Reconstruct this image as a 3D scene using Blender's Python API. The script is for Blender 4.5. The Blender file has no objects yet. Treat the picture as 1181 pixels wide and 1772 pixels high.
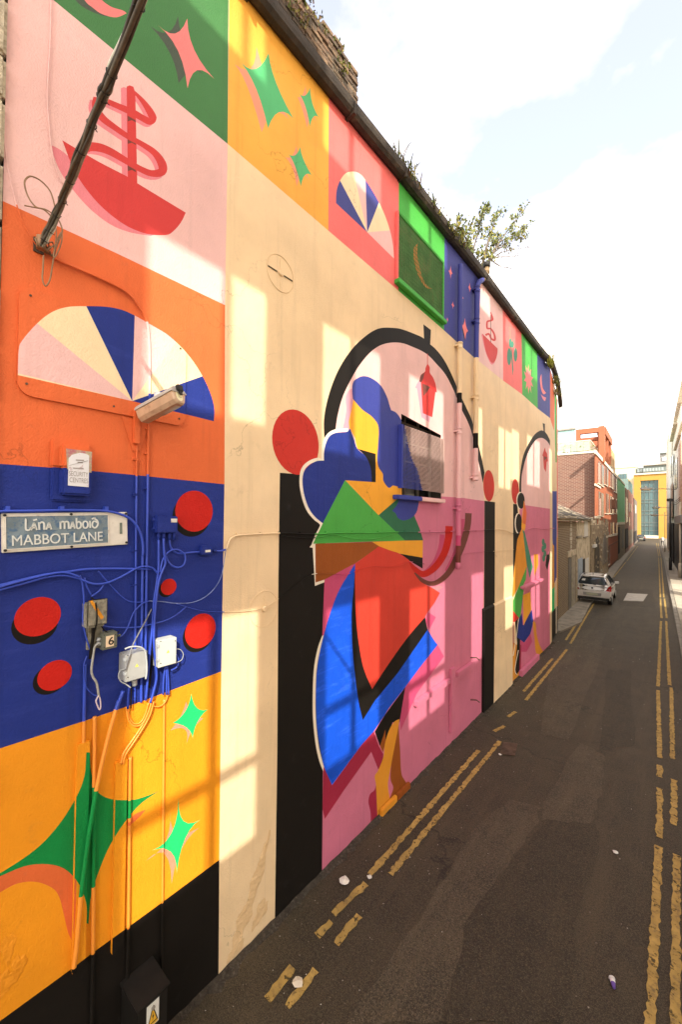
import bpy, bmesh, math, random
from math import sin, cos, tan, atan, atan2, pi, radians, sqrt, floor
from mathutils import Vector, Matrix, geometry
random.seed(7)
scene = bpy.context.scene
COL = scene.collection

# ------------------------------------------------------------------ camera
FPX, CX, CY, PW, PH = 700.0, 590.5, 886.0, 1181, 1772
YAW, PITCH, ROLL = atan(575 / 700.0), 0.018, 0.010
CAM = Vector((0, 0, 4.4))
_f = Vector((-sin(YAW) * cos(PITCH), cos(YAW) * cos(PITCH), sin(PITCH)))
_r0 = Vector((cos(YAW), sin(YAW), 0)); _u0 = _r0.cross(_f)
_r = _r0 * cos(ROLL) + _u0 * sin(ROLL); _u = -_r0 * sin(ROLL) + _u0 * cos(ROLL)
cd = bpy.data.cameras.new('camera'); cam = bpy.data.objects.new('camera', cd); COL.objects.link(cam)
cd.sensor_fit = 'VERTICAL'; cd.sensor_height = 36.0; cd.lens = FPX / PH * 36.0
cd.clip_start = 0.05; cd.clip_end = 3000
R = Matrix((_r, _u, -_f)).transposed().to_4x4(); R.translation = CAM
cam.matrix_world = R
scene.camera = cam

# ------------------------------------------------------------------ light
SUN_EL = radians(34); SUN_AZ = Vector((0.77, -0.638)).normalized()   # towards the sun, on the ground
SUN_STRENGTH, SKY_STRENGTH, EXPOSURE = 2.7, 0.15, 1.60
world = bpy.data.worlds.new('World'); scene.world = world; world.use_nodes = True
nt = world.node_tree; nt.nodes.clear()
N = nt.nodes.new; L = nt.links.new
out = N('ShaderNodeOutputWorld'); bg = N('ShaderNodeBackground'); sky = N('ShaderNodeTexSky')
sky.sky_type = 'NISHITA'; sky.sun_disc = False; sky.sun_elevation = SUN_EL
sky.sun_rotation = atan2(SUN_AZ.x, SUN_AZ.y); sky.dust_density = 2.0; sky.air_density = 1.0
tc = N('ShaderNodeTexCoord'); mp = N('ShaderNodeMapping'); mp.inputs['Scale'].default_value = (1.5, 1.5, 2.8)
mp.inputs['Location'].default_value = (0.3, 1.1, 0.2)
no = N('ShaderNodeTexNoise'); no.inputs['Scale'].default_value = 1.7; no.inputs['Detail'].default_value = 7; no.inputs['Roughness'].default_value = 0.55
rp = N('ShaderNodeValToRGB'); rp.color_ramp.elements[0].position = 0.39; rp.color_ramp.elements[1].position = 0.66; e_ = rp.color_ramp.elements.new(0.50); e_.color = (.22, .22, .22, 1)
rp.color_ramp.elements[0].color = (.11, .11, .11, 1); rp.color_ramp.elements[2].color = (1, 1, 1, 1)
mx = N('ShaderNodeMix'); mx.data_type = 'RGBA'
mx.inputs[7].default_value = (11.0, 9.0, 6.7, 1)
L(tc.outputs['Generated'], mp.inputs[0]); L(mp.outputs[0], no.inputs['Vector']); L(no.outputs[0], rp.inputs[0])
L(rp.outputs[0], mx.inputs[0]); L(sky.outputs[0], mx.inputs[6]); L(mx.outputs[2], bg.inputs[0])
bg.inputs[1].default_value = SKY_STRENGTH; L(bg.outputs[0], out.inputs[0])
sd = bpy.data.lights.new('sun', 'SUN'); sd.energy = SUN_STRENGTH; sd.angle = radians(0.6); sd.color = (1.0, 0.93, 0.80)
sun = bpy.data.objects.new('sun', sd); COL.objects.link(sun); sun.location = (30, -30, 40)
SDIR = Vector((-SUN_AZ.x * cos(SUN_EL), -SUN_AZ.y * cos(SUN_EL), -sin(SUN_EL)))   # light travel
sun.rotation_euler = SDIR.to_track_quat('-Z', 'Y').to_euler()
vs = scene.view_settings
scene.display_settings.display_device = 'sRGB'; vs.view_transform = 'Standard'; vs.look = 'None'
vs.exposure = EXPOSURE; vs.gamma = 1.0; vs.use_curve_mapping = False
cy = scene.cycles
cy.max_bounces = 6; cy.diffuse_bounces = 4; cy.glossy_bounces = 3; cy.transmission_bounces = 4; cy.transparent_max_bounces = 8
cy.caustics_reflective = False; cy.caustics_refractive = False; cy.use_denoising = True
cy.sample_clamp_indirect = 6

# ------------------------------------------------------------------ pixels -> points on real planes
def ray(px, py): return _f + _r * ((px - CX) / FPX) - _u * ((py - CY) / FPX)
def ground(px, py, z=0.0):
    d = ray(px, py); t = (z - CAM.z) / d.z; return CAM + d * t
def proj(p):
    d = Vector(p) - CAM; z = d.dot(_f); return CX + FPX * d.dot(_r) / z, CY - FPX * d.dot(_u) / z
class Plane:
    """vertical plane through A along d (2D), normal n towards the street"""
    def __init__(s, A, d, flip=False):
        s.A = Vector((A[0], A[1])); s.d = Vector(d).normalized(); s.n = Vector((s.d.y, -s.d.x)) * (-1 if flip else 1)
    def pt(s, px, py, off=0.0):
        d = ray(px, py); n3 = Vector((s.n.x, s.n.y, 0)); A = Vector((s.A.x, s.A.y, 0)) + n3 * off
        return CAM + d * ((A - CAM).dot(n3) / d.dot(n3))
    def tz(s, px, py, off=0.0):
        p = s.pt(px, py, off); return (Vector((p.x, p.y)) - s.A).dot(s.d), p.z
    def P(s, t, z, off=0.0):
        q = s.A + s.d * t + s.n * off; return Vector((q.x, q.y, z))
WX = -3.4
W = Plane((WX, 0), (0, 1))            # the mural wall: t is world y
YL, YE = 0.60, 15.95                  # its two ends

# ------------------------------------------------------------------ materials
ILL = (1.10, 0.95, 0.78)
def lin(c): c /= 255.0; return c / 12.92 if c <= .04045 else ((c + .055) / 1.055) ** 2.4
def pc(r, g, b, k=0.9): return tuple(min(.88, max(.004, k * lin(v) / i)) for v, i in zip((r, g, b), ILL))
MATS = {}
def mat(name, col, rough=.65, var=.08, vscale=3.0, bump=.0, bscale=60, metal=0, spec=.35, tex=None, dirt=None, stroke=0, alpha=None, wear=None, trans=0, streak=False, cracks=None):
    if name in MATS: return MATS[name]
    m = bpy.data.materials.new(name); m.use_nodes = True; t = m.node_tree; n = t.nodes; b = n['Principled BSDF']
    MATS[name] = m
    m.diffuse_color = (*col, 1)
    b.inputs['Roughness'].default_value = rough; b.inputs['Metallic'].default_value = metal
    b.inputs['Specular IOR Level'].default_value = spec
    if trans: b.inputs['Transmission Weight'].default_value = trans
    geo = n.new('ShaderNodeNewGeometry'); pos = geo.outputs['Position']
    def noise(scale, detail=4, sx=None, rough_=.55):
        v = pos
        if sx:
            q = n.new('ShaderNodeMapping'); q.inputs['Scale'].default_value = sx; t.links.new(pos, q.inputs[0]); v = q.outputs[0]
        k = n.new('ShaderNodeTexNoise'); k.inputs['Scale'].default_value = scale; k.inputs['Detail'].default_value = detail
        k.inputs['Roughness'].default_value = rough_
        t.links.new(v, k.inputs['Vector']); return k.outputs[0]
    def ramp(src, a, b_, ca=(0, 0, 0, 1), cb=(1, 1, 1, 1)):
        k = n.new('ShaderNodeValToRGB'); e = k.color_ramp.elements; e[0].position = a; e[1].position = b_; e[0].color = ca; e[1].color = cb
        t.links.new(src, k.inputs[0]); return k.outputs[0]
    def mixc(fac, a, b_):
        k = n.new('ShaderNodeMix'); k.data_type = 'RGBA'
        for s, v in ((0, fac), (6, a), (7, b_)):
            if hasattr(v, 'is_output'): t.links.new(v, k.inputs[s])
            else: k.inputs[s].default_value = v if s == 0 else (*v, 1)
        return k.outputs[2]
    def sc(f): return tuple(min(1, c * f) for c in col)
    c = mixc(ramp(noise(vscale, 5), .3, .7), sc(1 - var), sc(1 + var))
    if stroke:   # brush marks dragged along the wall
        c = mixc(ramp(noise(1.0, 6, (1, 2.5, 14), .7), .52, .75), c, tuple(min(1, x * (1 + stroke) + .05 * stroke) for x in col))
    if streak:   # rain streaks, grime blotches and fine hairline cracks in the render
        c = mixc(ramp(noise(1.0, 5, (1, 9, .45), .6), .56, .80), c, sc(.84))
        c = mixc(ramp(noise(5.5, 8, None, .72), .60, .78), c, tuple(x * .80 + .012 for x in col))
        vo = n.new('ShaderNodeTexVoronoi'); vo.feature = 'DISTANCE_TO_EDGE'; vo.inputs['Scale'].default_value = .55
        wq = n.new('ShaderNodeTexNoise'); wq.inputs['Scale'].default_value = 2.5; wq.inputs['Detail'].default_value = 6; t.links.new(pos, wq.inputs['Vector'])
        va = n.new('ShaderNodeVectorMath'); va.operation = 'MULTIPLY_ADD'; va.inputs[1].default_value = (.9, .9, .9); t.links.new(wq.outputs['Color'], va.inputs[0]); t.links.new(pos, va.inputs[2]); t.links.new(va.outputs[0], vo.inputs['Vector'])
        crk = ramp(vo.outputs['Distance'], .0, .0035, (1, 1, 1, 1), (0, 0, 0, 1)); gate = ramp(noise(.5, 2), .52, .60)
        mu = n.new('ShaderNodeMath'); mu.operation = 'MULTIPLY'; t.links.new(crk, mu.inputs[0]); t.links.new(gate, mu.inputs[1])
        mu2 = n.new('ShaderNodeMath'); mu2.operation = 'MULTIPLY'; mu2.inputs[1].default_value = .6; t.links.new(mu.outputs[0], mu2.inputs[0])
        c = mixc(mu2.outputs[0], c, sc(.35))
    if cracks:
        c = mixc(ramp(noise(2.4, 8, None, .7), .44, .60), c, sc(.62))
        c = mixc(ramp(noise(1.0, 6, (3.2, .30, 1), .65), .50, .70), c, sc(1.55))
        c = mixc(ramp(noise(110, 2), .54, .64), c, tuple(x * 2.6 + .01 for x in col))
        c = mixc(ramp(noise(85, 2), .36, .44, (1, 1, 1, 1), (0, 0, 0, 1)), c, sc(.42))
        vo = n.new('ShaderNodeTexVoronoi'); vo.feature = 'DISTANCE_TO_EDGE'; vo.inputs['Scale'].default_value = cracks[0]
        wq = n.new('ShaderNodeTexNoise'); wq.inputs['Scale'].default_value = 3.5; wq.inputs['Detail'].default_value = 7; t.links.new(pos, wq.inputs['Vector'])
        va = n.new('ShaderNodeVectorMath'); va.operation = 'MULTIPLY_ADD'; va.inputs[1].default_value = (.7, .7, .7); t.links.new(wq.outputs['Color'], va.inputs[0]); t.links.new(pos, va.inputs[2]); t.links.new(va.outputs[0], vo.inputs['Vector'])
        crk = ramp(vo.outputs['Distance'], .0, cracks[1], (1, 1, 1, 1), (0, 0, 0, 1)); gate = ramp(noise(.45, 2), .46, .56)
        mu = n.new('ShaderNodeMath'); mu.operation = 'MULTIPLY'; t.links.new(crk, mu.inputs[0]); t.links.new(gate, mu.inputs[1])
        c = mixc(mu.outputs[0], c, sc(.30))
    if dirt:     # (colour, amount low..high, scale)
        dc, lo, hi, dsc = dirt
        c = mixc(ramp(noise(dsc, 8, None, .65), lo, hi), c, dc)
    if tex: c = tex(t, n, pos, c, mixc, ramp, noise)
    t.links.new(c, b.inputs['Base Color'])
    if bump:
        k = n.new('ShaderNodeBump'); k.inputs['Strength'].default_value = bump; k.inputs['Distance'].default_value = .02
        h = n.new('ShaderNodeMath'); h.operation = 'ADD'
        t.links.new(noise(bscale, 3), h.inputs[0]); t.links.new(noise(bscale * .12, 3), h.inputs[1])
        t.links.new(h.outputs[0], k.inputs['Height']); t.links.new(k.outputs[0], b.inputs['Normal'])
    if wear:     # worn-through paint: (lo, hi, scale)
        lo, hi, ws = wear
        tr = n.new('ShaderNodeBsdfTransparent'); mixs = n.new('ShaderNodeMixShader')
        t.links.new(ramp(noise(ws, 8, None, .7), lo, hi), mixs.inputs[0])
        o = [x for x in n if x.type == 'OUTPUT_MATERIAL'][0]
        t.links.new(b.outputs[0], mixs.inputs[1]); t.links.new(tr.outputs[0], mixs.inputs[2]); t.links.new(mixs.outputs[0], o.inputs[0])
    return m
def paint(name, rgb, **k):
    a = dict(rough=.62, var=.075, vscale=1.7, bump=.30, bscale=75, spec=.25, streak=True); a.update(k)
    return mat('paint_' + name, pc(*rgb), **a)
def glass(name, col, alpha=.55, rough=.05):
    """see-through tinted pane that also lets the sun through"""
    if name in MATS: return MATS[name]
    m = bpy.data.materials.new(name); m.use_nodes = True; t = m.node_tree; n = t.nodes; b = n['Principled BSDF']; MATS[name] = m
    b.inputs['Base Color'].default_value = (*col, 1); b.inputs['Roughness'].default_value = rough
    tr = n.new('ShaderNodeBsdfTransparent'); mixs = n.new('ShaderNodeMixShader'); mixs.inputs[0].default_value = alpha
    o = [x for x in n if x.type == 'OUTPUT_MATERIAL'][0]
    t.links.new(tr.outputs[0], mixs.inputs[1]); t.links.new(b.outputs[0], mixs.inputs[2]); t.links.new(mixs.outputs[0], o.inputs[0])
    return m
def brick_tex(sx, sz, mortar, dark, bw=.225, rh=.075, msize=.012):
    """far brickwork: course pattern on vertical faces; sx picks the world axis along the wall"""
    def f(t, n, pos, c, mixc, ramp, noise):
        s = n.new('ShaderNodeSeparateXYZ'); t.links.new(pos, s.inputs[0]); k = n.new('ShaderNodeCombineXYZ')
        t.links.new(s.outputs[sx], k.inputs[0]); t.links.new(s.outputs[2], k.inputs[1])
        b = n.new('ShaderNodeTexBrick'); b.inputs['Scale'].default_value = 1
        b.inputs['Brick Width'].default_value = bw; b.inputs['Row Height'].default_value = rh; b.inputs['Mortar Size'].default_value = msize
        b.inputs['Mortar'].default_value = (*mortar, 1); b.inputs['Color2'].default_value = (*dark, 1); b.inputs['Bias'].default_value = -.2
        t.links.new(c, b.inputs['Color1']); t.links.new(k.outputs[0], b.inputs['Vector']); return b.outputs[0]
    return f

# ------------------------------------------------------------------ mesh building
class MB:
    def __init__(s): s.v = []; s.f = []; s.mi = []; s.mats = []; s.sm = []
    def m(s, mt):
        if mt not in s.mats: s.mats.append(mt)
        return s.mats.index(mt)
    def face(s, pts, mt, smooth=False):
        b = len(s.v); s.v += [Vector(p) for p in pts]; s.f.append(tuple(range(b, b + len(pts)))); s.mi.append(s.m(mt)); s.sm.append(smooth)
    def obox(s, o, a, b, c, mt):
        o, a, b, c = (Vector(q) for q in (o, a, b, c)); k = len(s.v)
        s.v += [o, o + a, o + a + b, o + b, o + c, o + a + c, o + a + b + c, o + b + c]
        for q in ((0, 3, 2, 1), (4, 5, 6, 7), (0, 1, 5, 4), (1, 2, 6, 5), (2, 3, 7, 6), (3, 0, 4, 7)):
            s.f.append(tuple(k + i for i in q)); s.mi.append(s.m(mt)); s.sm.append(False)
    def box(s, lo, hi, mt):
        s.obox(lo, (hi[0] - lo[0], 0, 0), (0, hi[1] - lo[1], 0), (0, 0, hi[2] - lo[2]), mt)
    def cbox(s, c, sz, mt, rz=0):
        M = Matrix.Rotation(rz, 3, 'Z'); a = M @ Vector((sz[0], 0, 0)); b = M @ Vector((0, sz[1], 0)); d = Vector((0, 0, sz[2]))
        s.obox(Vector(c) - (a + b + d) / 2, a, b, d, mt)
    def prism(s, pts, ext, mt, side=None):
        pts = [Vector(p) for p in pts]; e = Vector(ext); n = len(pts); k = len(s.v); s.v += pts + [p + e for p in pts]
        s.f.append(tuple(range(k, k + n))[::-1]); s.f.append(tuple(range(k + n, k + 2 * n))); s.mi += [s.m(mt)] * 2; s.sm += [False] * 2
        for i in range(n):
            j = (i + 1) % n; s.f.append((k + i, k + j, k + n + j, k + n + i)); s.mi.append(s.m(side or mt)); s.sm.append(False)
    def tube(s, pts, r, mt, n=6, caps=True):
        """mt: one material or one per segment; r: one radius or one per point"""
        pts = [Vector(p) for p in pts]; N_ = len(pts)
        rr = r if isinstance(r, (list, tuple)) else [r] * N_
        k = len(s.v); up = None
        for i, p in enumerate(pts):
            d = (pts[min(i + 1, N_ - 1)] - pts[max(i - 1, 0)])
            d = d.normalized() if d.length > 1e-9 else Vector((0, 0, 1))
            if up is None: up = Vector((0, 0, 1)) if abs(d.z) < .9 else Vector((1, 0, 0))
            a = d.cross(up); a = a.normalized() if a.length > 1e-6 else d.orthogonal().normalized(); b = a.cross(d); up = b
            for j in range(n):
                q = 2 * pi * j / n; s.v.append(p + (a * cos(q) + b * sin(q)) * rr[i])
        for i in range(N_ - 1):
            mm = s.m(mt[i] if isinstance(mt, list) else mt)
            for j in range(n):
                j2 = (j + 1) % n
                s.f.append((k + i * n + j, k + i * n + j2, k + (i + 1) * n + j2, k + (i + 1) * n + j)); s.mi.append(mm); s.sm.append(True)
        if caps:
            s.f.append(tuple(k + j for j in range(n))[::-1]); s.f.append(tuple(k + (N_ - 1) * n + j for j in range(n)))
            s.mi += [s.m(mt[0] if isinstance(mt, list) else mt), s.m(mt[-1] if isinstance(mt, list) else mt)]; s.sm += [False, False]
    def cyl(s, a, b, r, mt, n=12, r2=None): s.tube([a, b], [r, r if r2 is None else r2], mt, n)
    def build(s, name, parent=None, origin=None, bevel=0, recalc=True):
        me = bpy.data.meshes.new(name)
        o = Vector(origin) if origin is not None else Vector((0, 0, 0))
        if parent is not None and origin is None: o = Vector(parent['_o'])
        me.from_pydata([v - o for v in s.v], [], s.f)
        for m_ in s.mats: me.materials.append(m_)
        me.polygons.foreach_set('material_index', s.mi); me.polygons.foreach_set('use_smooth', s.sm)
        if bevel or recalc:
            bm = bmesh.new(); bm.from_mesh(me)
            if recalc: bmesh.ops.recalc_face_normals(bm, faces=bm.faces)
            if bevel:
                bmesh.ops.bevel(bm, geom=[e for e in bm.edges if len(e.link_faces) == 2 and e.calc_face_angle(0) > .6], offset=bevel, segments=2, affect='EDGES', clamp_overlap=True, material=-1)
            bm.to_mesh(me); bm.free()
        me.update()
        ob = bpy.data.objects.new(name, me); COL.objects.link(ob)
        ob['_o'] = tuple(o)
        if parent is not None: ob.parent = parent
        else: ob.location = o
        return ob
def tag(o, label=None, cat=None, group=None, kind=None):
    for k, v in (('label', label), ('category', cat), ('group', group), ('kind', kind)):
        if v: o[k] = v
    return o
def thing(name, label, cat, loc, group=None):
    o = bpy.data.objects.new(name, None); COL.objects.link(o); o.location = Vector(loc); o.empty_display_size = .2
    o.matrix_world = Matrix.Translation(Vector(loc)); o['_o'] = tuple(loc)
    return tag(o, label, cat, group)
def copy_thing(root, delta, label=None):
    r = root.copy(); COL.objects.link(r); r.location = root.location + Vector(delta)
    if label: r['label'] = label
    for ch in root.children:
        c = ch.copy(); COL.objects.link(c); c.parent = r
        for g in ch.children:
            d = g.copy(); COL.objects.link(d); d.parent = c
    return r
# ------------------------------------------------------------------ curves in the plane
def cr(pts, sub=5, closed=True):
    """Catmull-Rom through (x, y); a third element marks a sharp corner"""
    n = len(pts); out_ = []
    def P(i): return Vector(pts[i % n][:2]) if closed else Vector(pts[max(0, min(n - 1, i))][:2])
    def C(i): return len(pts[i % n]) > 2
    for i in range(n if closed else n - 1):
        p1, p2 = P(i), P(i + 1)
        p0 = p1 if C(i) else P(i - 1); p3 = p2 if C((i + 1) % n) else P(i + 2)
        if C(i) and C((i + 1) % n): out_.append(tuple(p1)); continue
        for k in range(sub):
            t = k / sub
            q = .5 * ((2 * p1) + (p2 - p0) * t + (2 * p0 - 5 * p1 + 4 * p2 - p3) * t * t + (3 * p1 - p0 - 3 * p2 + p3) * t ** 3)
            out_.append(tuple(q))
    if not closed: out_.append(tuple(P(n - 1)))
    return out_
def star(tips, mids, sub=6):
    o = []; n = len(tips)
    for i in range(n):
        a, b, m = Vector(tips[i]), Vector(tips[(i + 1) % n]), Vector(mids[i]); c = 2 * m - (a + b) / 2
        for k in range(sub):
            t = k / sub; o.append(tuple(a * (1 - t) ** 2 + c * 2 * t * (1 - t) + b * t * t))
    return o
def stroke(pts, w, sub=5):
    """polygon of a brush stroke; w: width or list"""
    ws = w if isinstance(w, (list, tuple)) else [w] * len(pts)
    c = cr(pts, sub, False); m = len(c); L_ = []; R_ = []
    for i, p in enumerate(c):
        a = Vector(c[max(0, i - 1)]); b = Vector(c[min(m - 1, i + 1)]); d = (b - a).normalized(); nrm = Vector((-d.y, d.x))
        f = i / (m - 1) * (len(ws) - 1); k = int(min(f, len(ws) - 2)); wd = ws[k] + (ws[k + 1] - ws[k]) * (f - k)
        L_.append(tuple(Vector(p) + nrm * wd / 2)); R_.append(tuple(Vector(p) - nrm * wd / 2))
    return L_ + R_[::-1]
def shift(poly, dx, dy): return [(p[0] + dx, p[1] + dy) + tuple(p[2:]) for p in poly]
def circle(px, py, ry, n=36):
    """a true circle on the wall, centre at a pixel, ry its half height in pixels"""
    t, z = W.tz(px, py); z1 = W.tz(px, py - ry)[1]; r = z1 - z
    return [proj(W.P(t + r * cos(2 * pi * k / n), z + r * sin(2 * pi * k / n))) for k in range(n)]
def pip(x, y, poly):
    c = False; j = len(poly) - 1
    for i in range(len(poly)):
        if (poly[i][1] > y) != (poly[j][1] > y) and x < (poly[j][0] - poly[i][0]) * (y - poly[i][1]) / (poly[j][1] - poly[i][1]) + poly[i][0]: c = not c
        j = i
    return c
# ------------------------------------------------------------------ paints
PA = {k: paint(k, v) for k, v in dict(
    cream=(252, 208, 152), pink=(247, 188, 168), dgreen=(70, 120, 60), orange=(236, 106, 50), yellow=(253, 152, 26),
    amber=(255, 172, 62), coral=(254, 114, 100), bgreen=(78, 170, 62), navy=(70, 70, 128), red=(212, 48, 32),
    dotred=(208, 30, 16), hull=(218, 60, 52), rose=(240, 130, 128), starpink=(250, 128, 115), olive=(76, 82, 62),
    stargreen=(88, 178, 104), deepgreen=(0, 135, 58), mint=(40, 200, 105), dpink=(220, 116, 130), midpink=(196, 98, 116),
    straw=(255, 216, 160), face=(255, 166, 42), fgreen=(80, 165, 62), dkgreen=(45, 104, 66), brown=(160, 78, 20),
    dress=(222, 62, 42), magenta=(208, 74, 104), dred=(172, 38, 60), peach=(252, 150, 110), hair=(58, 64, 134),
    rosy=(226, 150, 152), lantern=(222, 52, 44), cocoa=(120, 58, 44), tan=(240, 150, 40), white=(255, 228, 190), leafgreen=(70, 135, 100)).items()}
PA['blue'] = paint('blue', (32, 48, 118), stroke=.14)
PA['royal'] = paint('royal', (10, 80, 192), stroke=.5, var=.14)
PA['black'] = paint('black', (27, 21, 15), bump=.08, rough=.6, spec=.15)
PA['cblue'] = paint('cable_blue', (54, 76, 168), rough=.38, bump=.03, spec=.5)  # lighter than the panel blue: cable highlights put into the colour
PA['corange'] = paint('cable_orange', (255, 150, 50), rough=.4, bump=.03, spec=.5)
PA['gap'] = None
LAY = []
def lay(motif, i, colour, poly): LAY.append((motif, i, colour, [tuple(p[:2]) for p in poly]))
B = lambda *p: list(p)
XR = [(394, 249), (389.5, 528), (388.5, 838), (383, 1162), (379.5, 1488), (378, 1700)]   # right edge of the left column
# --- colour blocks of the left column
lay('painted_panel', 'pl', 'pink', B((-60, -126), (92, 0), (394, 249), (389.5, 528), (200, 437.5), (7, 349), (-60, 318)))
lay('painted_panel', 'pg', 'dgreen', B((-60, -126), (92, 0), (394, 249), (396, -40), (400, -600), (-60, -1100)))
lay('painted_panel', 'po', 'orange', B((-60, 318), (7, 349), (200, 437.5), (389.5, 528), (388.5, 838), (234, 822), (159, 815), (91, 809.5), (0, 802.7), (-60, 798)))
lay('painted_panel', 'pb', 'blue', B((-60, 798), (0, 802.7), (91, 809.5), (159, 815), (234, 822), (388.5, 838), (383, 1162), (244, 1214), (152, 1245.5), (0, 1295), (-60, 1315)))
lay('painted_panel', 'py', 'yellow', B((-60, 1315), (0, 1295), (152, 1245.5), (244, 1214), (383, 1162), (379.5, 1488), (284, 1559), (220, 1605.6), (161, 1648), (125, 1675.5), (0, 1766.5), (-60, 1810)))
lay('painted_panel', 'pk', 'black', B((-60, 1810), (0, 1766.5), (125, 1675.5), (161, 1648), (220, 1605.6), (284, 1559), (379.5, 1488), (378, 1720), (-60, 2300)))
# --- the frieze under the gutter
lay('painted_panel', 'f1', 'amber', B((394, 249), (568.5, 399), (570, 60), (400, -300)))
lay('painted_panel', 'f2', 'coral', B((568.5, 399), (690, 503), (691.5, 150), (570, 60)))
lay('painted_panel', 'f3', 'bgreen', B((690, 503), (769, 571.5), (771, 250), (691.5, 150)))
lay('painted_panel', 'f4', 'navy', B((769, 571.5), (817, 615), (828, 623.5), (830, 300), (771, 250)))
lay('painted_panel', 'f5', 'pink', B((828, 623.5), (871.6, 658.6), (870, 400), (830, 400)))
lay('painted_panel', 'f6', 'coral', B((871.6, 658.6), (904.7, 682.6), (901.5, 440), (870, 400)))
lay('painted_panel', 'f7', 'bgreen', B((904.7, 682.6), (931.5, 707), (929, 480), (901.5, 440)))
lay('painted_panel', 'f8', 'navy', B((931.5, 707), (953.4, 724), (955, 728), (953, 500), (929, 480)))
# --- moon and star on green
lay('painted_moon', 'm1', 'olive', cr([(100, -40), (130, 0), (150, 16), (180, 28), (190, 24), (176, 4), (146, -14), (124, -46)]))
lay('painted_moon', 'm1', 'starpink', cr([(122, -40), (146, 0), (160, 13), (176, 24), (200, 30), (219, 23, 1), (212, 18), (193, 12), (176, 0), (162, -18), (152, -46)]))
lay('painted_star', 's1', 'olive', star([(260, 45), (308, 28), (357, 137), (309, 144)], [(290, 56), (322, 80), (335, 122), (294, 92)]))
lay('painted_star', 's1', 'starpink', star([(273, 43), (324, 32), (371, 136.5), (324.5, 152.5)], [(303, 58), (336, 86), (341, 121.5), (308, 88)]))
# --- stars on amber
lay('painted_star', 's2', 'peach', star([(406, 111), (444, 81), (500, 206), (453, 229)], [(434, 118), (466, 143), (474, 196), (429, 152)]))
lay('painted_star', 's2', 'stargreen', star([(418, 109), (465, 92), (508, 205), (464, 222)], [(443, 119), (478, 143), (483, 194), (444, 155)]))
lay('painted_star', 's3', 'peach', star([(515, 168), (529, 149), (548, 210), (532, 221)], [(523, 165), (535, 180), (538, 204), (523, 188)]))
lay('painted_star', 's3', 'stargreen', star([(518, 162), (537, 152), (552, 203), (536.5, 219)], [(528, 165.5), (541, 179), (543, 202), (529, 185)]))
lay('painted_star', 's4', 'peach', star([(494, 272), (513, 253), (536, 312), (514, 322)], [(505, 270), (520, 277), (523, 303), (506, 290)]))
lay('painted_star', 's4', 'stargreen', star([(500, 267), (520, 254.5), (539.5, 303), (521, 322.5)], [(511, 268.5), (525.5, 276), (528, 303), (511, 288)]))
# --- fan on coral
SH2 = cr([(582, 351.5, 1), (583, 330), (589, 312.5), (598.6, 300), (611.4, 296.8), (622, 300), (633, 311.4), (656.5, 350.4), (671.5, 386), (680, 420), (682.5, 447.5, 1), (636, 402, 1)])
def wedge(poly, c, a, b):
    """the part of a fan between two rim points"""
    c = Vector(c); a = (Vector(a) - c) * 1.6 + c; b = (Vector(b) - c) * 1.6 + c
    q = [Vector(p) for p in poly]
    for p0, p1 in ((c, a), (b, c)):
        d = p1 - p0; res = []
        for i in range(len(q)):
            u, v = q[i], q[(i + 1) % len(q)]; su = d.x * (u - p0).y - d.y * (u - p0).x; sv = d.x * (v - p0).y - d.y * (v - p0).x
            if su >= 0: res.append(u)
            if su * sv < 0: res.append(u + (v - u) * (su / (su - sv)))
        q = res
        if not q: return []
    return [tuple(p) for p in q]
lay('painted_fan', 'n2', 'pink', SH2)
for a, b, k in (((580, 354), (589, 312.5), 'navy'), ((589, 312.5), (612, 296), 'straw'), ((633, 311), (656.5, 350), 'navy'), ((656.5, 350), (678.5, 398.5), 'straw')):
    p = wedge(SH2, (636, 402), a, b); 
    if p: lay('painted_fan', 'n2', k, p)
# --- boat
MAST = [(219, 150), (224, 147.6), (230.5, 150), (234, 160), (237.4, 317), (221, 310)]
HULL = cr([(107.5, 242.7, 1), (133, 258), (172.5, 281), (221, 306), (237.4, 317), (321.5, 368, 1), (313, 385), (300, 400), (287, 406.7), (256, 405), (223, 393), (194.5, 374), (168, 350), (141.6, 317), (124, 286)], 4)
RIB1 = stroke([(231, 158), (246, 174), (258, 191), (264, 204), (259, 210), (246, 204), (228, 194), (205, 184), (182, 174), (168, 168)], [4, 8, 12, 14, 12, 11, 12, 10, 9, 8])
RIB2 = stroke([(166, 168), (165, 184), (177, 204), (199, 221), (221, 236), (245, 249), (267, 264), (280, 283), (280, 297), (262, 300), (240, 291), (216, 277), (190, 262), (170, 255), (152, 255), (138, 266), (134, 284)], [9, 12, 12, 10, 9, 9, 11, 15, 15, 11, 10, 11, 13, 15, 16, 20, 28])
lay('painted_boat', 'b1', 'rose', cr([(85.5, 250, 1), (102, 293), (124, 326), (155, 361), (190, 388), (221, 401), (245, 406, 1), (262, 398), (150, 300), (108, 262)], 4))
for q in (shift(MAST, -10, 3), shift(RIB1, -5, 4), shift(RIB2, -6, 5)): lay('painted_boat', 'b1', 'rose', q)
for q in (MAST, HULL): lay('painted_boat', 'b1', 'hull', q)
for y in (199, 238, 285): lay('painted_boat', 'b1', 'cocoa', [(220.5, y + 1), (234.5, y + 9), (235, y + 13), (228, y + 9), (221, y + 11)])
for q in (RIB1, RIB2): lay('painted_boat', 'b1', 'hull', q)
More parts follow.
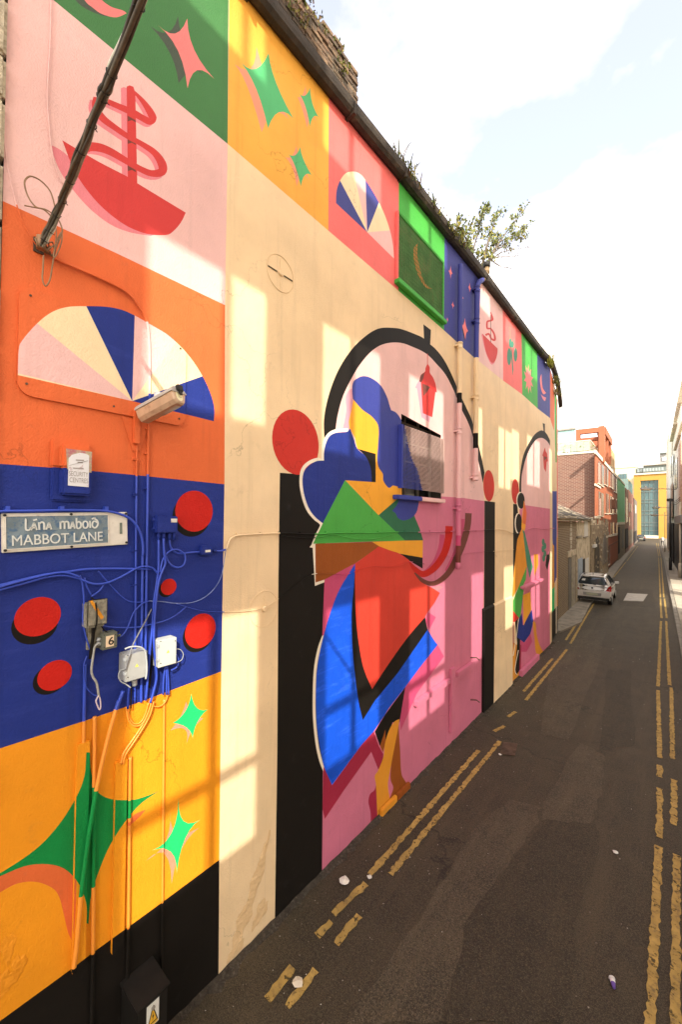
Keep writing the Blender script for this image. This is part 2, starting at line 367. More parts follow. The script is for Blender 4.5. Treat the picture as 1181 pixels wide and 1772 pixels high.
# --- the big fan (also crosses the plate)
FAN = cr([(30.5, 649, 1), (32, 605), (39, 588), (64, 559.6), (88, 541), (115, 531.5), (149, 529.8), (183, 530.8), (210, 536), (233, 546), (257, 559.6), (288, 578), (311.6, 598.5), (332, 622), (350.6, 651), (364, 680), (371, 707), (370, 729, 1), (228.6, 694, 1)])
FANL = [('straw', FAN)] + [(k, wedge(FAN, (228.6, 694), a, b)) for a, b, k in (((28, 645.3), (64, 559.6), 'pink'), ((149, 529.8), (233, 546), 'blue'), ((233, 546), (305, 591), 'pink'), ((350.6, 651), (374, 731.5), 'blue'))]
FANL = [q for q in FANL if q[1]]
for k, q in FANL: lay('painted_fan', 'n1', k, q)
# --- dots
for x, y, r, dx, dy in ((337, 884.5, 35.5, -5, 9), (292, 1015.5, 14, -4, 4), (66, 1067, 33.5, -5, 14), (95, 1168.5, 25.5, -8, 7), (347.5, 1091.5, 29.5, -4, 7)):
    i = 'd%d' % x
    lay('painted_dot', i, 'black', shift(circle(x, y, r), dx, dy)); lay('painted_dot', i, 'dotred', circle(x, y, r))
# --- stars on yellow
lay('painted_star', 's5', 'orange', cr([(-10, 1520, 1), (30, 1500), (61, 1495), (101, 1497), (128, 1515), (132, 1530), (129, 1600), (124, 1628, 1), (117, 1612), (110, 1582), (102, 1552), (89, 1536), (61, 1526), (30, 1529), (0, 1544), (-20, 1556, 1)]))
lay('painted_star', 's5', 'orange', cr([(222, 1424, 1), (232, 1410), (252, 1401, 1), (240, 1415), (224, 1428)]))
lay('painted_star', 's5', 'deepgreen', cr([(149, 1302, 1), (155.5, 1302, 1), (158, 1338), (169, 1370), (193, 1383), (228.6, 1384), (252, 1378), (275.6, 1368.6, 1), (236, 1398), (193, 1457.5), (165, 1523.5), (156, 1560), (153, 1598.5, 1), (149.5, 1598, 1), (148.6, 1561.6), (132, 1523.5), (101.6, 1499), (51, 1497), (0, 1516), (-40, 1532, 1), (0, 1511), (61, 1470), (101.6, 1427), (132, 1379), (146, 1342)]))
lay('painted_star', 's6', 'peach', star([(295, 1264), (322, 1214), (352, 1243), (323, 1286)], [(312, 1240), (334, 1235), (334, 1262), (320, 1262)]))
lay('painted_star', 's6', 'mint', star([(331, 1200.5), (360, 1227.4), (333.5, 1278), (299, 1251)], [(341, 1225), (342, 1249), (323.5, 1259.5), (320.5, 1231)]))
lay('painted_star', 's7', 'peach', star([(294, 1400), (345, 1432), (297, 1529), (252, 1490)], [(305, 1440), (314, 1470), (285, 1478), (287, 1455)]))
lay('painted_star', 's7', 'mint', star([(309, 1382), (347.5, 1418), (305.7, 1511), (262.5, 1471.5)], [(318, 1421), (321, 1450), (295.5, 1474), (296.5, 1442)]))
# ------------------------------------------------------------------ the large arch and its figure
lay('painted_arch', 'a1', 'pink', cr([(580.6, 748, 1), (584.7, 719), (594, 685.5), (610.5, 651.6), (624, 630), (640, 611), (655, 599.5), (670, 594), (686, 592.6), (700, 594.6), (714, 600), (731, 607.6), (743, 616), (756, 629.6), (771.5, 648), (785, 673.6), (798.5, 706.6), (810, 729.5), (818, 752), (829, 800), (836, 836), (839, 869, 1), (765, 862, 1), (640, 850, 1), (560, 845, 1), (562, 759, 1)]))
lay('painted_panel', 'mp', 'dpink', B((556, 843), (640, 848), (765, 859), (797.5, 861), (839, 867), (837, 1240), (790, 1310), (557, 1540), (558, 1300)))
lay('painted_arch', 'a1', 'black', cr([(561.5, 760, 1), (561, 726), (567, 692), (579, 655.7), (594, 626), (613, 600), (632, 582.5), (648, 571.7), (662, 567.3), (680, 567.3), (697, 570), (725.7, 581), (734.5, 586, 1), (733.3, 561, 1), (746.4, 571, 1), (745.2, 596, 1), (754.5, 604), (768, 621), (781.6, 646.5), (797.7, 684), (808.7, 707.5), (818, 729), (827, 764), (833, 787), (839.5, 818, 1), (836.5, 836, 1), (829, 800), (818, 752), (810, 729.5), (798.5, 706.6), (785, 673.6), (771.5, 648), (756, 629.6), (743, 616), (731, 607.6), (714, 600), (700, 594.6), (686, 592.6), (670, 594), (655, 599.5), (640, 611), (624, 630), (610.5, 651.6), (594, 685.5), (584.7, 719), (580.6, 747, 1)]))
lay('painted_column', 'c1', 'black', B((484.5, 818), (520, 821), (566, 825), (562, 1010), (557.5, 1520), (475.5, 1620), (480, 1300), (482, 1000)))
lay('painted_dot', 'o1', 'red', circle(514, 765.5, 56))
lay('painted_column', 'c2', 'black', B((839.2, 866.5), (857.5, 869), (857, 1045), (855, 1240), (836.5, 1260), (838.5, 1050)))
lay('painted_dot', 'o2', 'red', circle(847, 840.5, 27))
# hanging lamp
lay('painted_lantern', 'l1', 'rosy', [(732, 650), (722, 664), (719, 671), (722, 672), (730, 722), (744, 731), (748, 700)])
lay('painted_lantern', 'l1', 'hull', [(739.8, 612), (741, 612), (741, 634), (739.8, 634)])
lay('painted_lantern', 'l1', 'lantern', cr([(740.5, 629, 1), (744.3, 636), (744.6, 645), (750, 653), (754.5, 665), (756.8, 679.6, 1), (754.3, 678, 1), (748.6, 722, 1), (732.5, 715, 1), (729, 661, 1), (726, 660, 1), (729, 649), (736, 643), (737, 637)]))
lay('painted_lantern', 'l1', 'cocoa', [(726, 660), (729, 649), (736, 644), (733, 655), (730, 662)])
lay('painted_lantern', 'l1', 'cocoa', [(731, 663), (745.5, 670), (733, 687)])
# --- figure
fig = lambda k, p: lay('painted_figure', 'g1', k, p)
fig('rosy', cr([(592, 750, 1), (599.6, 712), (598.8, 695), (599.5, 685), (603.7, 676), (609, 672.5), (614, 672), (613, 700, 1), (605, 748, 1)]))
fig('white', stroke([(603, 744), (585, 745), (571, 751), (562, 765), (559.5, 782), (558.5, 796), (548, 795.5), (534, 801.5), (524, 813.5), (521.5, 835), (525, 858), (533, 881), (544.5, 896), (557, 908), (549, 926), (542, 944)], 6))
fig('white', [(543, 938), (536, 947), (541.5, 948), (545.4, 1014), (563, 1007), (564, 1000), (552, 1003), (549, 941)])
fig('white', stroke([(565, 1088), (553, 1121), (546, 1158), (544, 1202), (544.5, 1244), (549, 1288), (555.5, 1317), (562, 1336)], [4, 5, 5, 5, 5, 5, 5, 3]))
fig('magenta', [(562, 1003), (620, 968), (620, 1010), (590, 1090), (558, 1100)])
fig('hair', cr([(610.5, 676), (612, 661), (620, 654), (629.4, 651), (640, 653), (652.5, 660.4), (662, 670.6), (669, 684), (674, 699), (677.5, 710, 1), (686, 714), (694, 725), (700, 740), (704, 762), (710.5, 790), (724, 814), (727, 831), (730, 845), (729, 858), (725, 866), (723, 882), (717, 892), (708, 898.5), (697, 900), (688, 894), (660, 850), (648, 800), (646, 740), (620, 706)]))
fig('face', B((612.5, 690), (607.7, 712.6), (603.7, 730), (605, 741), (614.5, 757), (617, 770), (619, 776.5), (650.5, 785.5), (650.7, 834.5), (597.6, 830.6), (655.5, 891.5), (690, 862), (696.5, 857), (696.5, 843), (680, 840), (670, 800), (662, 750), (652, 722), (634, 706), (620, 694)))
fig('hair', cr([(611, 690, 1), (610, 674), (613, 661), (620, 654), (629.4, 651), (640, 653), (652.5, 660.4), (662, 670.6), (669, 684), (674, 699), (682, 740), (690, 790), (693, 843, 1), (685, 840), (680.5, 840), (673, 844), (664, 832), (663, 820), (656, 809), (653.3, 794), (655, 768), (656, 746), (653.5, 733), (643, 720), (626.5, 708)]))
fig('blue', cr([(606, 742), (600, 747.5), (582, 749), (570.6, 755), (564, 768), (561, 783), (561, 797, 1), (548, 798), (535, 805.5), (526, 817), (523.7, 835), (527, 857.7), (535, 880), (546, 895), (559, 905.5, 1), (597.6, 831, 1), (644, 834, 1), (642, 811), (634, 790.6), (619, 776.6), (613.4, 761), (609, 749.6)]))
fig('black', cr([(619, 776.5, 1), (650.5, 785.3, 1), (650.7, 834.5, 1), (644, 834, 1), (642, 811), (634, 791)]))
fig('dkgreen', B((655.5, 891.5), (690, 862), (700, 858), (726, 862), (717.5, 892), (727, 915), (733, 935), (701, 936)))
fig('hair', cr([(690, 860, 1), (727, 860, 1), (723, 882), (717.5, 892), (708, 898.5), (697.6, 900.5), (689, 896), (685, 888), (679, 884, 1), (686, 876), (690, 868)]))
fig('fgreen', B((597.6, 830.8), (655.5, 891.5), (702, 935.5), (620, 938), (542, 941), (559, 905.5)))
fig('face', B((644, 937.5), (701, 935.5), (732.5, 935), (732, 965), (713, 962), (692.5, 958), (674, 952), (657, 945.5)))
fig('brown', B((546, 941), (644, 937.7), (657, 945.5), (615, 975), (562, 1003), (546.4, 1008)))
fig('black', B((690, 957.8), (732, 965), (732, 984), (707, 969)))
fig('magenta', [(736, 1075), (741, 1059), (755, 1068), (744, 1089)])
fig('rose', [(748, 1017), (760, 1013), (768, 1016), (756, 1024)])
fig('magenta', B((757, 1114), (769, 1136), (722, 1200), (694, 1264), (692, 1215), (702, 1189)))
fig('royal', cr([(615, 976, 1), (605, 991), (587, 1021.6), (574, 1054.7), (563, 1090), (554, 1127), (548.7, 1165), (547, 1202), (548.7, 1255), (554, 1292.5), (562, 1330), (575, 1358.5, 1), (627, 1288, 1), (647, 1266, 1), (666.5, 1237, 1), (673, 1226, 1), (702, 1189, 1), (728, 1154, 1), (758, 1116, 1), (750, 1105), (740, 1088, 1), (640, 1180, 1)]))
fig('black', cr([(615, 977, 1), (612.8, 1015), (609, 1059), (610, 1114), (614.8, 1169), (621, 1215), (628.5, 1246, 1), (649, 1213, 1), (688.5, 1165, 1), (740.5, 1090, 1), (736, 1067, 1), (670, 1100, 1)]))
fig('dress', cr([(656.5, 945.2, 1), (674, 952), (692, 958), (708, 969), (716, 979), (722, 993), (735, 1010), (748, 1017), (762, 1026, 1), (752, 1044), (741, 1059), (736, 1068, 1), (706, 1103), (673, 1149), (644.5, 1192.5, 1), (629, 1154), (620, 1103), (616, 1059), (615, 1015), (615, 975.5, 1)]))
fig('dred', B((560, 1326), (575, 1359), (627, 1288), (647, 1266), (656.6, 1292), (664, 1305), (662, 1330), (655, 1331), (643, 1301), (596, 1367), (562.5, 1417), (558.5, 1400)))
fig('dred', cr([(655, 1345), (649, 1366), (641, 1374), (638, 1388), (642, 1409), (641, 1445, 1), (660, 1420, 1), (660, 1370, 1)]))
fig('black', B((666.5, 1237), (702, 1189), (697, 1220), (692, 1250), (680, 1250), (668, 1286), (658, 1291), (649, 1266)))
fig('brown', [(667.5, 1262), (668, 1285), (663, 1302), (658, 1291), (663, 1276)])
fig('brown', cr([(690, 1250, 1), (693, 1299), (695, 1336.5), (699.5, 1348), (707, 1359, 1), (706, 1400, 1), (680, 1420, 1), (675, 1381, 1), (681, 1363), (676, 1345), (680, 1300, 1)]))
fig('tan', cr([(692, 1244, 1), (682, 1250), (673, 1266), (666.5, 1288), (664, 1310), (655.5, 1332), (649, 1343), (651, 1358.5), (653, 1398), (655, 1440, 1), (684, 1410, 1), (675, 1381, 1), (672, 1360), (674, 1343), (682, 1299), (688.5, 1266)]))
# the two hooks
lay('painted_hook', 'h1', 'magenta', stroke([(766, 925), (764, 945), (757, 966), (746, 982), (732, 991)], [8, 9, 9, 8, 3]))
lay('painted_hook', 'h1', 'dotred', stroke([(778, 910.5), (776.5, 932), (770, 956), (759, 975), (746, 988), (732, 993.5), (719, 985), (709, 972)], [13, 12.5, 12, 12, 11, 11, 9, 2]))
lay('painted_hook', 'h2', 'magenta', stroke([(801, 898), (798, 925), (788, 958), (772, 988)], [8, 8, 7, 4]))
lay('painted_hook', 'h2', 'cocoa', stroke([(811.5, 888), (809.5, 912), (802, 940), (790, 968), (776, 992), (760, 1006), (746, 1010), (731, 1004), (718, 991)], [11.5, 11, 11, 11, 10, 9, 8, 7, 2]))
# ------------------------------------------------------------------ the far arch and figure
lay('painted_arch', 'a2', 'pink', cr([(903, 866, 1), (903, 833), (905, 816), (912, 790), (921, 771), (930, 760), (936.6, 757.8), (942, 759), (948, 764), (953.5, 773), (957, 782), (958.6, 790, 1), (960, 882, 1), (912, 874.5, 1), (904, 873, 1)]))
lay('painted_panel', 'mq', 'dpink', B((900, 872), (912, 874.5), (960.5, 881.5), (958.5, 1110), (957, 1140), (898, 1190), (899, 1000)))
lay('painted_arch', 'a2', 'black', cr([(899.5, 853, 1), (900, 833), (902.7, 807), (908, 784), (918.5, 763), (927.5, 750.5), (936.6, 745), (941.6, 746, 1), (940, 732, 1), (944, 733.5, 1), (944, 747, 1), (949, 754), (954.6, 767), (957.4, 780), (958.6, 788, 1), (957, 783, 1), (953.5, 773), (948, 764), (942, 759), (936.6, 757.8), (930, 760), (921, 771), (912, 790), (905, 816), (903, 833), (903, 851, 1)]))
lay('painted_lantern', 'l2', 'hull', [(944, 774), (945.5, 781), (948, 786), (949, 798), (947, 799), (945.5, 817), (942, 810), (941, 790), (939.5, 788), (942, 780)])
lay('painted_lantern', 'l2', 'cocoa', [(942, 789), (948, 792), (943, 797)])
lay('painted_column', 'c3', 'black', B((889, 872), (896, 872.5), (901, 930), (893, 985), (889, 1000)))
lay('painted_dot', 'o3', 'red', circle(892.8, 850.5, 21.5))
fg2 = lambda k, p: lay('painted_figure', 'g2', k, p)
el = lambda x, y, a, b, n=18: [(x + a * cos(2 * pi * i / n), y + b * sin(2 * pi * i / n)) for i in range(n)]
fg2('white', el(900.6, 866, 6, 15)); fg2('white', el(896.8, 905.5, 5.2, 17.5))
fg2('black', el(902.6, 866.5, 6.4, 14)); fg2('black', el(898.8, 905.5, 5.4, 16.5))
fg2('face', [(907.5, 866), (912.5, 888), (910, 915), (906, 925), (903, 912)])
fg2('orange', [(908, 866), (912.5, 888), (910.5, 908), (905, 905)])
fg2('tan', [(904, 914), (908, 922), (914, 978), (900, 1013), (887, 1036), (890, 992), (896, 934)])
fg2('leafgreen', [(905.5, 916), (909, 921), (923, 981), (917.5, 1000), (912.5, 978)])
fg2('fgreen', [(912.5, 980), (911, 1003), (903, 1019), (907, 1022), (901, 1072), (883.5, 1052), (899, 1014)])
fg2('red', [(882, 1059), (887, 1055), (899, 1069), (892, 1076), (882, 1079)])
fg2('dred', [(884, 1079), (890, 1077), (890, 1130), (885, 1160), (883, 1150)])
fg2('magenta', [(901, 1108), (909, 1112), (919, 1097), (922, 1110), (912, 1128), (903, 1128)])
fg2('dred', [(901, 1115), (903, 1117), (902, 1175), (899, 1178)])
fg2('tan', [(890, 1112), (898, 1118), (899, 1170), (881, 1193), (883, 1150)])
fg2('black', [(892, 1076), (898, 1070), (901, 1105), (900, 1160), (894, 1169), (892, 1155), (896, 1112)])
fg2('white', stroke([(898, 1072), (894, 1105), (889, 1135)], 1.2)); fg2('white', stroke([(898, 1125), (892, 1158), (896, 1168)], 1.2))
fg2('blue', [(904, 1061), (906, 1082), (921.4, 1055), (924, 1077), (918.7, 1097), (908, 1112), (896, 1103), (899, 1071)])
fg2('face', [(906, 1030), (918.7, 1024), (920.5, 1055), (907, 1082)])
fg2('tan', cr([(923, 1077), (928, 1079), (929.6, 1097), (935, 1117), (941, 1129), (934, 1138), (928, 1128), (926, 1106)], 3))
fg2('tan', [(925, 959), (932, 959), (932.5, 977), (926, 997), (925, 980)])
fg2('black', [(959, 933), (957.5, 945), (948, 987), (945, 978), (947, 959.5), (950, 960)])
for x, y in ((941, 938), (944, 945), (940.5, 950), (944, 958), (942, 966)): fg2('leafgreen', el(x, y, 2.4, 6))
# small pictures of the far frieze
lay('painted_boat', 'b2', 'rose', cr([(834, 580, 1), (840, 606), (846, 622), (852, 631), (857, 620), (838, 580)]))
lay('painted_boat', 'b2', 'hull', cr([(836, 578, 1), (862, 603, 1), (861.5, 612), (858, 624), (853, 628), (848, 623), (841, 606)]))
lay('painted_boat', 'b2', 'hull', stroke([(850, 540), (853, 552), (849, 555), (844, 557), (844, 568), (850, 569), (856, 578), (857, 588), (851, 586), (847, 578), (841, 580)], [1, 4, 3, 3, 3, 3, 3, 4, 3, 3, 4]))
lay('painted_boat', 'b2', 'cocoa', [(849.8, 545), (850.8, 545), (850.8, 592), (849.8, 592)])
for x, y, a, b in ((882, 617, 3.6, 15), (893, 614, 3.2, 12), (884, 593, 2.6, 8), (888, 596, 2.6, 6)): lay('painted_plant', 't1', 'leafgreen', el(x, y, a, b))
lay('painted_plant', 't1', 'leafgreen', [(882, 565), (883, 565), (889.5, 640), (888, 650)])
lay('painted_star', 's8', 'starpink', [(q[0], q[1]) for i in range(20) for q in [(915.5 + (8.3 if i % 2 == 0 else 4.6) * cos(i * pi / 10 + .3), 656 + .75 * (915.5 + (8.3 if i % 2 == 0 else 4.6) * cos(i * pi / 10 + .3) - 915.5) + (26 if i % 2 == 0 else 13) * sin(i * pi / 10 + .3))]])
lay('painted_moon', 'm2', 'starpink', cr([(938, 647, 1), (935.5, 656), (937, 672), (941, 682), (946, 680, 1), (940.5, 672), (938.5, 660)]))
lay('painted_moon', 'm2', 'rose', cr([(937, 682, 1), (940, 690), (944, 694), (946, 688, 1), (941, 686)]))
# stars on the two navy bands
def s4(i, x, y, a, b, sk=.75): lay('painted_star', i, 'starpink', star([(x - a, y - a * sk), (x, y - b), (x + a, y + a * sk), (x, y + b)], [(x - .3 * a, y - .35 * b), (x + .3 * a, y - .25 * b), (x + .3 * a, y + .35 * b), (x - .3 * a, y + .25 * b)], 3))
for n_, (x, y, a, b) in enumerate(((780.5, 471, 3.5, 11), (784.5, 528, 2.6, 7), (775, 553, 1.4, 5), (813.5, 498, 2.4, 9), (801, 515, 2, 5))): s4('k%d' % n_, x, y, a, b)
lay('painted_star', 'k9', 'black', shift(star([(799.8, 562), (805.5, 550), (811, 573), (806, 588)], [(803, 561), (807, 563), (807.5, 577), (803, 573)], 4), -1, 2))
lay('painted_star', 'k9', 'starpink', star([(799.8, 562), (805.5, 550), (811, 573), (806, 588)], [(803, 561), (807, 563), (807.5, 577), (803, 573)], 4))
# window openings cut through the painted front
HOLE2 = [(695, 716), (763.5, 753), (764, 863), (696, 856)]
lay('hole', 'w2', 'gap', HOLE2)
def colour_at(x, y):
    for mo, i, k, p in reversed(LAY):
        if k != 'gap' and pip(x, y, p): return k
    return 'cream'
def paint_face(base, off, layers, parent, basename, basecol='cream', plane=W, only=None):
    """split a flat face of the wall into flush painted areas; every motif becomes one part"""
    vs_, ed, polys = [], [], []
    def add(poly):
        b = len(vs_); n_ = len(poly); vs_.extend(Vector(p) for p in poly); ed.extend((b + i, b + (i + 1) % n_) for i in range(n_))
        xs = [p[0] for p in poly]; zs = [p[1] for p in poly]; polys.append((min(xs), max(xs), min(zs), max(zs), poly))
    add([tuple(p) for p in base]); info = [(basename, 'base', basecol)]
    bx = polys[0]
    for mo, i, k, poly in layers:
        c = []
        for p in poly:
            p = plane.tz(p[0], p[1], off)
            if not c or (Vector(p) - Vector(c[-1])).length > 1e-4: c.append(p)
        if len(c) < 3 or min(p[0] for p in c) > bx[1] or max(p[0] for p in c) < bx[0] or min(p[1] for p in c) > bx[3] or max(p[1] for p in c) < bx[2]: continue
        add(c); info.append((mo, i, k))
    v2, e2, f2, ov, oe, of = geometry.delaunay_2d_cdt(vs_, ed, [], 0, 1e-5)
    groups = {}
    for f in f2:
        cx_ = sum(v2[j][0] for j in f) / len(f); cz_ = sum(v2[j][1] for j in f) / len(f)
        if not pip(cx_, cz_, polys[0][4]): continue
        top = 0
        for q in range(len(polys) - 1, 0, -1):
            P_ = polys[q]
            if P_[0] <= cx_ <= P_[1] and P_[2] <= cz_ <= P_[3] and pip(cx_, cz_, P_[4]): top = q; break
        mo, i, k = info[top]
        if k == 'gap': continue
        groups.setdefault((mo, i), []).append((f, k))
    res = []
    for (mo, i), lst in groups.items():
        mb = MB()
        for f, k in lst:
            P3 = [plane.P(v2[j][0], v2[j][1], off) for j in f]
            nrm = (P3[1] - P3[0]).cross(P3[2] - P3[0])
            if nrm.length < 1e-9: continue
            if nrm.x * plane.n.x + nrm.y * plane.n.y < 0: P3.reverse()
            mb.face(P3, PA[k])
        res.append(mb.build(mo, parent, recalc=False))
    return res
# ================================================================== the ground
asph = mat('asphalt', (.041, .030, .0150), cracks=(.42, .016), rough=.68, var=.25, vscale=.7, bump=.5, bscale=160, spec=.35, dirt=((.085, .066, .040), .48, .70, 38))
def poly_sheet(name, pts, m, z=0, parent=None, kind=None, thick=None):
    mb = MB(); P3 = [Vector((p[0], p[1], z)) for p in pts]
    a = sum(P3[i].x * P3[(i + 1) % len(P3)].y - P3[(i + 1) % len(P3)].x * P3[i].y for i in range(len(P3)))
    if a < 0: P3.reverse()
    if thick:
        mb.prism([p - Vector((0, 0, thick)) for p in P3], (0, 0, thick), m); o = mb.build(name, parent, origin=(0, 0, 0) if not parent else None)
    else:
        mb.face(P3, m); o = mb.build(name, parent, origin=(0, 0, 0) if not parent else None, recalc=False)
    if kind: o['kind'] = kind
    return o
earth = mat('earth', (.26, .23, .19), rough=.95, var=.2, vscale=.2)
poly_sheet('ground', [(-900, -400), (900, -400), (900, 1600), (-900, 1600)], earth, -.03, kind='structure')
LE = ground(966, 1092)                                   # where the mural building's far corner meets the ground
def lx(y): return -3.42 if y < YE else -3.42 - (y - YE) * .075 if y < 18.4 else LE.x - (y - 18.4) * .0245
def rxk(y): return .34 - max(0, y - 12) * .0245 if y > 12 else .34          # right kerb
ys = [-14, 0, 8, 15.9, 18.4, 26, 40, 60, 90, 150]
poly_sheet('road', [(lx(y) - .25, y) for y in ys] + [(rxk(y), y) for y in ys[::-1]], asph, 0, kind='structure')
# newer and older squares of asphalt
dark = mat('asphalt_dark', (.034, .025, .0125), cracks=(.5, .013), rough=.7, var=.2, vscale=1.2, bump=.5, bscale=150, spec=.35, dirt=((.072, .056, .034), .5, .74, 44))
pale = mat('asphalt_pale', (.053, .040, .0215), cracks=(.6, .013), rough=.68, var=.25, vscale=.9, bump=.5, bscale=170, spec=.35, dirt=((.105, .083, .053), .48, .70, 40))
def rpoly(px, jit=.025, sub=6):
    """ragged outline on the road from a few measured corners"""
    P2 = [ground(*p) for p in px]; o = []
    for i in range(len(P2)):
        a, b = P2[i], P2[(i + 1) % len(P2)]
        for k in range(sub):
            q = a.lerp(b, k / sub); o.append((q.x + random.uniform(-jit, jit), q.y + random.uniform(-jit, jit)))
    return o
road = bpy.data.objects['road']
PATCH = [(pale, [(604, 1772), (765, 1772), (806, 1600), (878, 1500), (930, 1425), (935, 1395), (880, 1385), (820, 1440), (745, 1560)]),
         (dark, [(765, 1772), (806, 1600), (905, 1470), (940, 1425), (1025, 1400), (1040, 1450), (1000, 1600), (975, 1772)]),
         (pale, [(935, 1420), (1025, 1425), (1040, 1375), (1050, 1310), (1005, 1285), (945, 1385)]),
         (dark, [(1052, 1160), (1092, 1160), (1102, 1290), (1040, 1300)]),
         (pale, [(955, 1140), (1010, 1090), (1050, 1090), (1035, 1160), (985, 1280), (935, 1270)]),
         (dark, [(1062, 1020), (1130, 1020), (1136, 1052), (1074, 1048)])]
for i, (m_, p) in enumerate(PATCH): poly_sheet('asphalt_patch', rpoly(p, .03), m_, .004 + .0012 * (i % 3), parent=road)
# --- double yellow lines: worn dashes of thick paint
yel = mat('road_paint', (.40, .265, .070), rough=.75, var=.25, vscale=6, bump=.5, bscale=120, dirt=((.16, .11, .05), .5, .72, 16), wear=(.55, .66, 15))
def line_piece(a, b, w=.085, z=.009, jit=.010):
    a, b = Vector((a.x, a.y)), Vector((b.x, b.y)); d = b - a; n_ = max(2, int(d.length / .05)); nr = Vector((-d.y, d.x)).normalized()
    Lp, Rp = [], []
    for k in range(n_ + 1):
        c = a + d * (k / n_)
        e = random.uniform(.7, 1)
        Lp.append(c + nr * (w / 2 * e + random.uniform(-jit, jit))); Rp.append(c - nr * (w / 2 * e + random.uniform(-jit, jit)))
    mb = MB()
    for k in range(n_): mb.face([(*Rp[k], z), (*Rp[k + 1], z), (*Lp[k + 1], z), (*Lp[k], z)], yel)
    o = mb.build('yellow_line', None, origin=((a.x + b.x) / 2, (a.y + b.y) / 2, z), recalc=False); return o
LINES = [[(462, 1731), (507, 1675)], [(497, 1744), (546, 1679)], [(549, 1621), (574, 1596)], [(582, 1635), (622, 1585)], [(577, 1583), (634, 1530)], [(640, 1515), (829, 1299)], [(676, 1514), (866, 1283)],
         [(880, 1241), (893, 1232)], [(856, 1266), (874, 1257)], [(907, 1197), (957, 1140)], [(911, 1212), (982, 1124)], [(980, 1108), (1022, 1044)], [(988, 1114), (1029, 1044)],
         [(1063, 999), (1084, 973)], [(1059, 996), (1079, 973)], [(1086, 971), (1105, 945)], [(1081, 971), (1101, 944)],
         [(1126, 1790), (1141, 1465)], [(1170, 1790), (1172, 1480)], [(1142, 1450), (1143, 1365)], [(1167, 1428), (1168, 1350)], [(1142, 1345), (1143, 1325)], [(1165, 1314), (1163, 1190)], [(1143, 1312), (1140, 1195)],
         [(1140, 1188), (1145, 1075)], [(1160, 1186), (1154, 1075)], [(1146, 1070), (1144, 1036)], [(1155, 1070), (1151, 1036)], [(1144, 1034), (1141, 965)], [(1150, 1034), (1145, 965)], [(1141, 963), (1137, 940)], [(1144, 963), (1140, 940)]]
for i, (a, b) in enumerate(LINES):
    o = line_piece(ground(*a), ground(*b), .09 if a[1] > 1000 else .08); o.parent = road; o.location = o.location
# --- cover, grate, kerbs and pavements
steel = mat('pale_steel', (.30, .275, .235), rough=.55, var=.2, vscale=5, metal=.3, bump=.2, bscale=60)
mb = MB(); q = [ground(*p) for p in ((1080, 1040), (1114, 1041), (1122, 1029), (1087, 1027))]
mb.prism([(p.x, p.y, .007) for p in q], (0, 0, .022), steel); c = sum(q, Vector()) / 4
cov = thing('utility_cover', 'pale rectangular steel utility cover let into the road to the right of the silver car', 'manhole cover', c)
mb.build('cover_plate', cov)
mb = MB(); ctr = c
mb.prism([(ctr.x + (p.x - ctr.x) * 1.22, ctr.y + (p.y - ctr.y) * 1.3, .0065) for p in q], (0, 0, .004), dark); mb.build('surround', cov)
rust = mat('rusty_iron', (.10, .062, .040), rough=.8, var=.35, vscale=8, bump=.3, bscale=80)
q = [ground(*p) for p in ((866, 1306), (892, 1309), (903, 1287), (872, 1285))]; c = sum(q, Vector()) / 4
gr = thing('drain_grate', 'rusty square drain grate at the end of the left double yellow line', 'drain grate', (c.x, c.y, 0))
mb = MB(); A, Bv, D_ = q[0], q[1], q[3]; ex, ey = (Bv - A), (D_ - A)
for k in range(9):
    mb.obox(A + ey * (k / 9) + Vector((0, 0, .008)), ex, ey * .06, (0, 0, .014), rust)
mb.build('bars', gr); mb = MB()
for k in range(10): mb.obox(A + ex * (k / 10) + Vector((0, 0, .0085)), ey, ex * .035, (0, 0, .010), rust)
mb.build('cross_bars', gr)
conc = mat('concrete', (.27, .24, .19), rough=.9, var=.18, vscale=2, bump=.35, bscale=50, dirt=((.13, .115, .09), .5, .75, 3))
kerbm = mat('granite', (.25, .225, .185), rough=.85, var=.2, vscale=6, bump=.3, bscale=70)
# right: kerb stones and paving slabs, left: a strip past the mural building
pv = MB(); pv.prism([(rxk(y) + .16, y, -.03) for y in (-14, 0, 12, 40, 90, 150)] + [(rxk(y) + 3.5, y, -.03) for y in (150, 90, 40, 12, 0, -14)], (0, 0, .11), conc)
pvo = tag(pv.build('pavement', None, origin=(0, 0, 0)), kind='structure')
slabm = [mat('slab%d' % i, tuple(c * f for c in (.36, .32, .25)), rough=.9, var=.12, vscale=4, bump=.25, bscale=60) for i, f in enumerate((.85, 1, 1.12))]
y = 9.0; k = 0
while y < 64:
    ln = .9 if y < 40 else 1.8
    mb = MB(); a, b = rxk(y), rxk(y + ln)
    mb.prism([(a, y + .006, -.02), (a + .15, y + .006, -.02), (b + .15, y + ln - .006, -.02), (b, y + ln - .006, -.02)], (0, 0, .125), kerbm); mb.build('kerb_stone', pvo, bevel=.012 if y < 30 else 0)
    for j in range(2 if y < 50 else 1):
        x0 = .17 + j * .61
        mb = MB(); mb.prism([(a + x0, y + .005, .078), (a + x0 + .6, y + .005, .078), (b + x0 + .6, y + ln - .005, .078), (b + x0, y + ln - .005, .078)], (0, 0, .02 + random.uniform(0, .004)), random.choice(slabm)); mb.build('slab', pvo)
    y += ln
pl_ = MB()
lft = [(966, 1094), (1003, 1078), (1018, 1048), (1058, 1000), (1079, 972), (1099, 944)]
g = [ground(*p) for p in lft]
pl_.prism([(p.x + .1, p.y, -.03) for p in g] + [(lx(p.y) - .6, p.y, -.03) for p in g[::-1]], (0, 0, .10), conc)
tag(pl_.build('left_pavement', None, origin=(0, 0, 0)), kind='structure')
